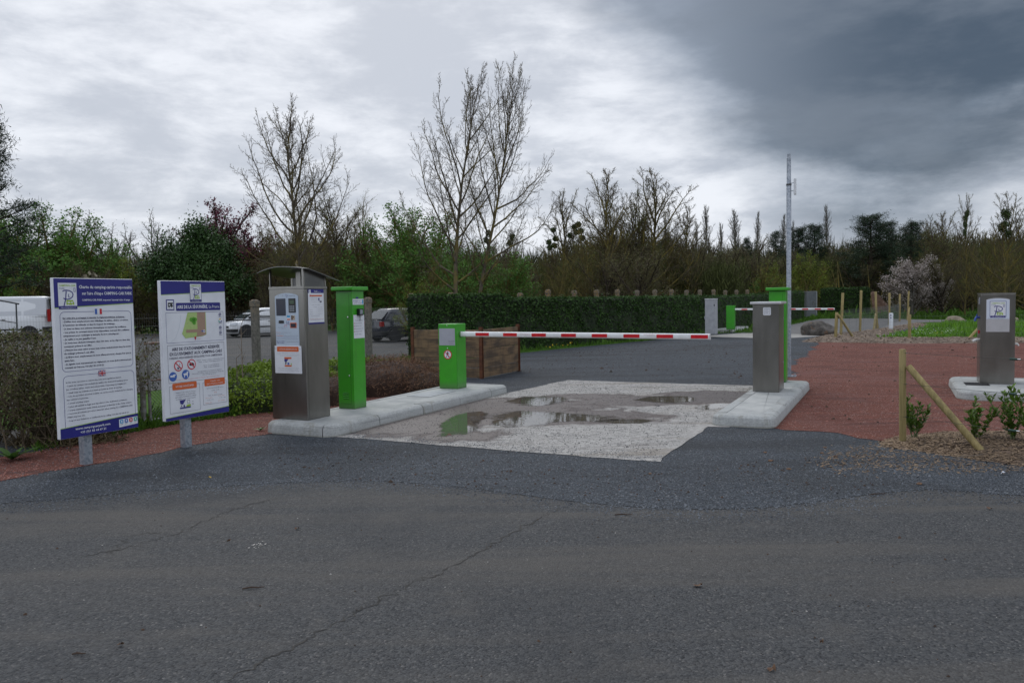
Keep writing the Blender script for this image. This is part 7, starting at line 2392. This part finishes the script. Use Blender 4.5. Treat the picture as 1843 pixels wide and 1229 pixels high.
scrub('bare_bush', 'tangled brown leafless hedge bush beside the Charte board', (cA.x + .05, cA.y + .55), .72, .60, 1.30, 90, 3, scm, scl)
scrub('bare_bush', 'brown leafless hedge bush continuing outside the left edge of the frame', (cA.x - 1.0, cA.y + .45), .75, .65, 1.32, 70, 4, scm, scl)
scrub('bare_bush', 'bare hedge bush behind the first board, seen under its lower edge', (cA.x - .1, cA.y + 1.75), .6, .5, .9, 50, 5, scm, scl)
bush('dead_grass_tuft', 'heap of dry brown stems at the foot of the bare bush', 'grass tuft', (gp(110, 800).x, gp(110, 800).y + .1), .7, .35, .18, 2600, .09, leafmat('dry_stems', (.06, .045, .025), (.20, .16, .09), .9), None, 0, 12, tpl=(BLADE_V, BLADE_F), shell=.1)

def rosette(name, label, p, n, L, mat, seed):
    r = random.Random(seed); mb = MB()
    for k in range(n):
        a = k * 2.4 + r.gauss(0, .2); up = r.uniform(.25, 1.1); l = L * r.uniform(.6, 1.1); w = l * .13
        pts = []
        for i in range(5):
            t = i / 4
            rr_ = l * t * math.cos(up) * (1 + .2 * t); z = l * t * math.sin(up) * (1 - .45 * t)
            ww = w * math.sin(PI * min(.98, t * .85 + .12))
            c = Vector((math.cos(a) * rr_, math.sin(a) * rr_, z + .01)); s = Vector((-math.sin(a), math.cos(a), 0)) * ww
            pts.append((c + s, c - s))
        b = len(mb.v)
        for x, y in pts: mb.v += [tuple(x), tuple(y)]
        for i in range(4): mb.f.append((b + 2 * i, b + 2 * i + 1, b + 2 * i + 3, b + 2 * i + 2))
    o = mb.obj(name, mat, None, 0, True, loc=(p.x, p.y, p.z))
    return tag(o, label, 'plant')
weed = leafmat('weed_leaf', (.05, .11, .02), (.09, .19, .04), .5, .2)
rosette('leafy_weed', 'fresh green weed at the foot of the tangled bare bush', gp(22, 828, .012), 12, .28, weed, 3)
rosette('leafy_weed', 'tiny weed at the rounded end of the left kerb island', UV(7.45, -7.22, .012), 10, .10, weed, 4)

# laurels in the mulch, with whorled glossy leaves
laurel_m = leafmat('laurel_leaf', (.045, .10, .012), (.15, .25, .035), .38, .25)
laurel_stem = pm('laurel_stem', (.10, .12, .05), rough=.7)
def laurel(label, px, py, h, spread, nst, seed, lsize=.085):
    p = gp(px, py, .05); r = random.Random(seed)
    root = thing('laurel_shrub', label, 'shrub', (p.x, p.y, .05), 0, 'young laurels planted in the mulch')
    S, LP, LR = [], [], []
    def leaf_at(q, d, s):
        a = r.uniform(0, 2 * PI); 
        side = Vector((math.cos(a), math.sin(a), r.uniform(.15, .9))).normalized()
        x = (side * .8 + d * .5).normalized(); z = (Vector((0, 0, 1)) - x * x.z); z = (z + Vector((r.gauss(0, .25), r.gauss(0, .25), .01))).normalized(); y = z.cross(x).normalized(); z = x.cross(y)
        LP.append(q[:]); LR.append((np.stack([x, y, z], 1), s))
    for k in range(nst):
        a = r.uniform(0, 2 * PI); d = Vector((math.cos(a) * spread * 1.1, math.sin(a) * spread * 1.1, 1)).normalized(); q = Vector((r.gauss(0, .02), r.gauss(0, .02), 0))
        L = h * r.uniform(.7, 1.05)
        for i in range(7):
            d = (d + Vector((r.gauss(0, .09), r.gauss(0, .09), .06))).normalized(); q2 = q + d * L / 7
            S.append((q.copy(), q2.copy(), .0065 * (1 - i / 9), .0065 * (1 - (i + 1) / 9)))
            if i > 0:
                for _ in range(5): leaf_at(q.lerp(q2, r.random()), d, lsize * r.uniform(.7, 1.2))
            if i > 0 and r.random() < .8:
                e = (d + Vector((r.gauss(0, .8), r.gauss(0, .8), .3))).normalized(); b = q2 + e * L * .18
                S.append((q2.copy(), b.copy(), .004, .002))
                for _ in range(6): leaf_at(q2.lerp(b, r.uniform(.3, 1)), e, lsize * r.uniform(.6, 1.1))
            q = q2
        for _ in range(6): leaf_at(q, d, lsize * r.uniform(.5, .9))
    link('stems', seg_mesh('stems', S, laurel_stem, 5), root)
    TV = np.array([(0, 0, 0), (.3, .15, .03), (.65, .17, .02), (1, 0, -.06), (.65, -.17, .02), (.3, -.15, .03), (.5, 0, -.03)]); TF = np.array([(0, 6, 1), (1, 6, 2), (2, 6, 3), (3, 6, 4), (4, 6, 5), (5, 6, 0)])
    v, f = scatter(TV, TF, np.array(LP), np.array([q[1] for q in LR]), np.array([q[0] for q in LR]))
    link('leaves', new_mesh('leaves', v, f, [laurel_m]), root)
    return root
laurel('compact dark green laurel right behind the near wooden end post', 1645, 786, .40, .42, 7, 1, .060)
laurel('open yellow-green laurel between the slanting strut and the service column plinth', 1755, 794, .44, .46, 4, 2, .070)
laurel('taller leafy laurel at the right, in front of the service column', 1824, 799, .56, .30, 6, 3, .065)
laurel('laurel cut off by the right edge of the frame', 1862, 806, .62, .45, 5, 4, .085)

# bare saplings staked in the groundcover shrub
def sapling(label, px, py, h, seed, lean=0):
    r = random.Random(seed); p = gp(px, py); S = []; q = Vector((0, 0, 0)); d = Vector((lean, 0, 1)).normalized()
    for i in range(10):
        d = (d + Vector((r.gauss(0, .025), r.gauss(0, .025), .03))).normalized(); q2 = q + d * h / 10
        S.append((q.copy(), q2.copy(), .014 * (1 - i / 13), .014 * (1 - (i + 1) / 13)))
        if i > 1 and r.random() < .8:
            e = (d + Vector((r.gauss(0, .6), r.gauss(0, .6), .2))).normalized(); b = q2 + e * r.uniform(.1, .3); S.append((q2.copy(), b.copy(), .005, .002))
        q = q2
    o = link('bare_sapling', seg_mesh('bare_sapling', S, dead, 6), None, (p.x, p.y, 0))
    tag(o, label, 'sapling')
sapling('thin bare sapling standing in the yellow-green shrub, left of the kiosk', 440, 738, 1.28, 1, -.05)
sapling('shorter bare stem beside the thin sapling in the yellow-green shrub', 428, 740, .82, 2, -.05)

# ================================================================== LITTER ON THE ROAD
leaf_br = pm('dead_leaf', (.085, .042, .022), (.15, .085, .045), 20, .8)
def fallen(kind, px, py, size, label, z=.006, seed=0):
    p = gp(px, py, z); r = random.Random(seed + px)
    if kind == 'leaf':
        mb = MB(); n = 9
        vs = [(0, 0, .010)] + [(size * .5 * math.cos(2 * PI * k / n) * r.uniform(.7, 1.1), size * .34 * math.sin(2 * PI * k / n) * r.uniform(.7, 1.1), abs(r.gauss(.008, .008)) + .001) for k in range(n)]
        mb.add(vs, [(0, 1 + k, 1 + (k + 1) % n) for k in range(n)])
        o = mb.obj('fallen_leaf', leaf_br, None, 0, loc=(p.x, p.y, z)); cat = 'leaf'
    elif kind == 'twig':
        a = r.uniform(-.4, .4)
        o = MB().tube([(-size / 2, 0, .006), (-size * .1, size * .05, .009), (size * .2, -size * .02, .007), (size / 2, size * .06, .005)], [.004, .005, .004, .002], 5).obj('twig', pm('twig_brown', (.06, .038, .026), rough=.9), None, 0, loc=(p.x, p.y, z)); o.rotation_euler = (0, 0, a); cat = 'twig'
    elif kind == 'clod':
        bm = bmesh.new(); bmesh.ops.create_icosphere(bm, subdivisions=2, radius=size / 2)
        for v in bm.verts: v.co = Vector((v.co.x, v.co.y, v.co.z * .5)) * r.uniform(.75, 1.15)
        me = bpy.data.meshes.new('clod'); bm.to_mesh(me); bm.free(); me.materials.append(leaf_br)
        o = link('soil_clod', me, None, (p.x, p.y, z + size * .15)); cat = 'clod'
    elif kind == 'paper':
        mb = MB(); vs = [(0, 0, .03), (size, .01, .02), (size * .9, size * .5, .012), (size * .45, size * .62, .035), (.0, size * .45, .008)]
        mb.add(vs, [(0, 1, 2), (0, 2, 3), (0, 3, 4)])
        o = mb.obj('paper_scrap', pm('paper', (.62, .64, .70), rough=.6), None, 0, loc=(p.x, p.y, z)); cat = 'litter'
    tag(o, label, cat)
    return o
fallen('leaf', 1256, 1055, .055, 'brown dead leaf alone in the middle of the road, lower right of the slab')
fallen('leaf', 1389, 1206, .045, 'brown dead leaf on the road at the very bottom of the frame')
fallen('leaf', 217, 1162, .035, 'curled brown leaf on the road near the lower left corner')
fallen('leaf', 1479, 1158, .022, 'tiny brown leaf on the road near the bottom, right of the other')
fallen('clod', 1386, 830, .05, 'brown clod on the dark gravel nearest to the right kerb island')
fallen('clod', 1420, 845, .045, 'brown clod on the dark gravel, second from the right kerb island')
fallen('clod', 1479, 816, .04, 'small clod on the gravel by the edge of the red path')
fallen('clod', 1485, 806, .04, 'darkest clod on the gravel, close to the red path edge')
fallen('clod', 1170, 853, .035, 'small clod on the gravel below the front corner of the slab')
fallen('clod', 1377, 815, .04, 'small clod on the gravel in front of the right kerb island')
fallen('clod', 1655, 872, .05, 'brown clod where the gravel meets the road, below the mulch')
fallen('twig', 456, 1059, .12, 'short dark twig on the road, lower left')
fallen('twig', 142, 1178, .06, 'small twig on the road close to the lower left corner')
fallen('twig', 1580, 890, .17, 'dark twig lying on the edge of the gravel, right')
fallen('twig', 1122, 927, .13, 'forked twig on the road just below the gravel edge')
fallen('leaf', 535, 952, .04, 'dark leaf on the road, middle left')
fallen('leaf', 412, 976, .03, 'small dark leaf left of the bird dropping')
fallen('leaf', 1780, 916, .05, 'brown leaf on the road near the right edge')
fallen('twig', 1745, 822, .45, 'long pale dry stalk lying on the near mulch', .08).data.materials[0] = dead
fallen('paper', 1804, 856, .065, 'crumpled white scrap of paper on the gravel at the right')
fallen('leaf', 378, 860, .04, 'yellowish leaf on the dark gravel, left', .011).data.materials[0] = pm('leaf_yellow', (.40, .27, .05), rough=.8)
# bird dropping: flat irregular splash
p = gp(463, 979, .0075); mb = MB(); r = random.Random(4)
for k in range(16):
    cx, cy, s = r.gauss(0, .028), r.gauss(0, .05), r.uniform(.003, .009)
    mb.add([(cx + s * math.cos(2 * PI * j / 7) * r.uniform(.6, 1.3), cy + s * 1.6 * math.sin(2 * PI * j / 7) * r.uniform(.6, 1.3), 0) for j in range(7)], [tuple(range(7))])
o = mb.obj('bird_dropping', pm('dropping', (.42, .40, .37), rough=.8), None, 0, loc=p)
tag(o, 'pale bird dropping splashed on the road, left of centre', 'stain', kind='stuff')
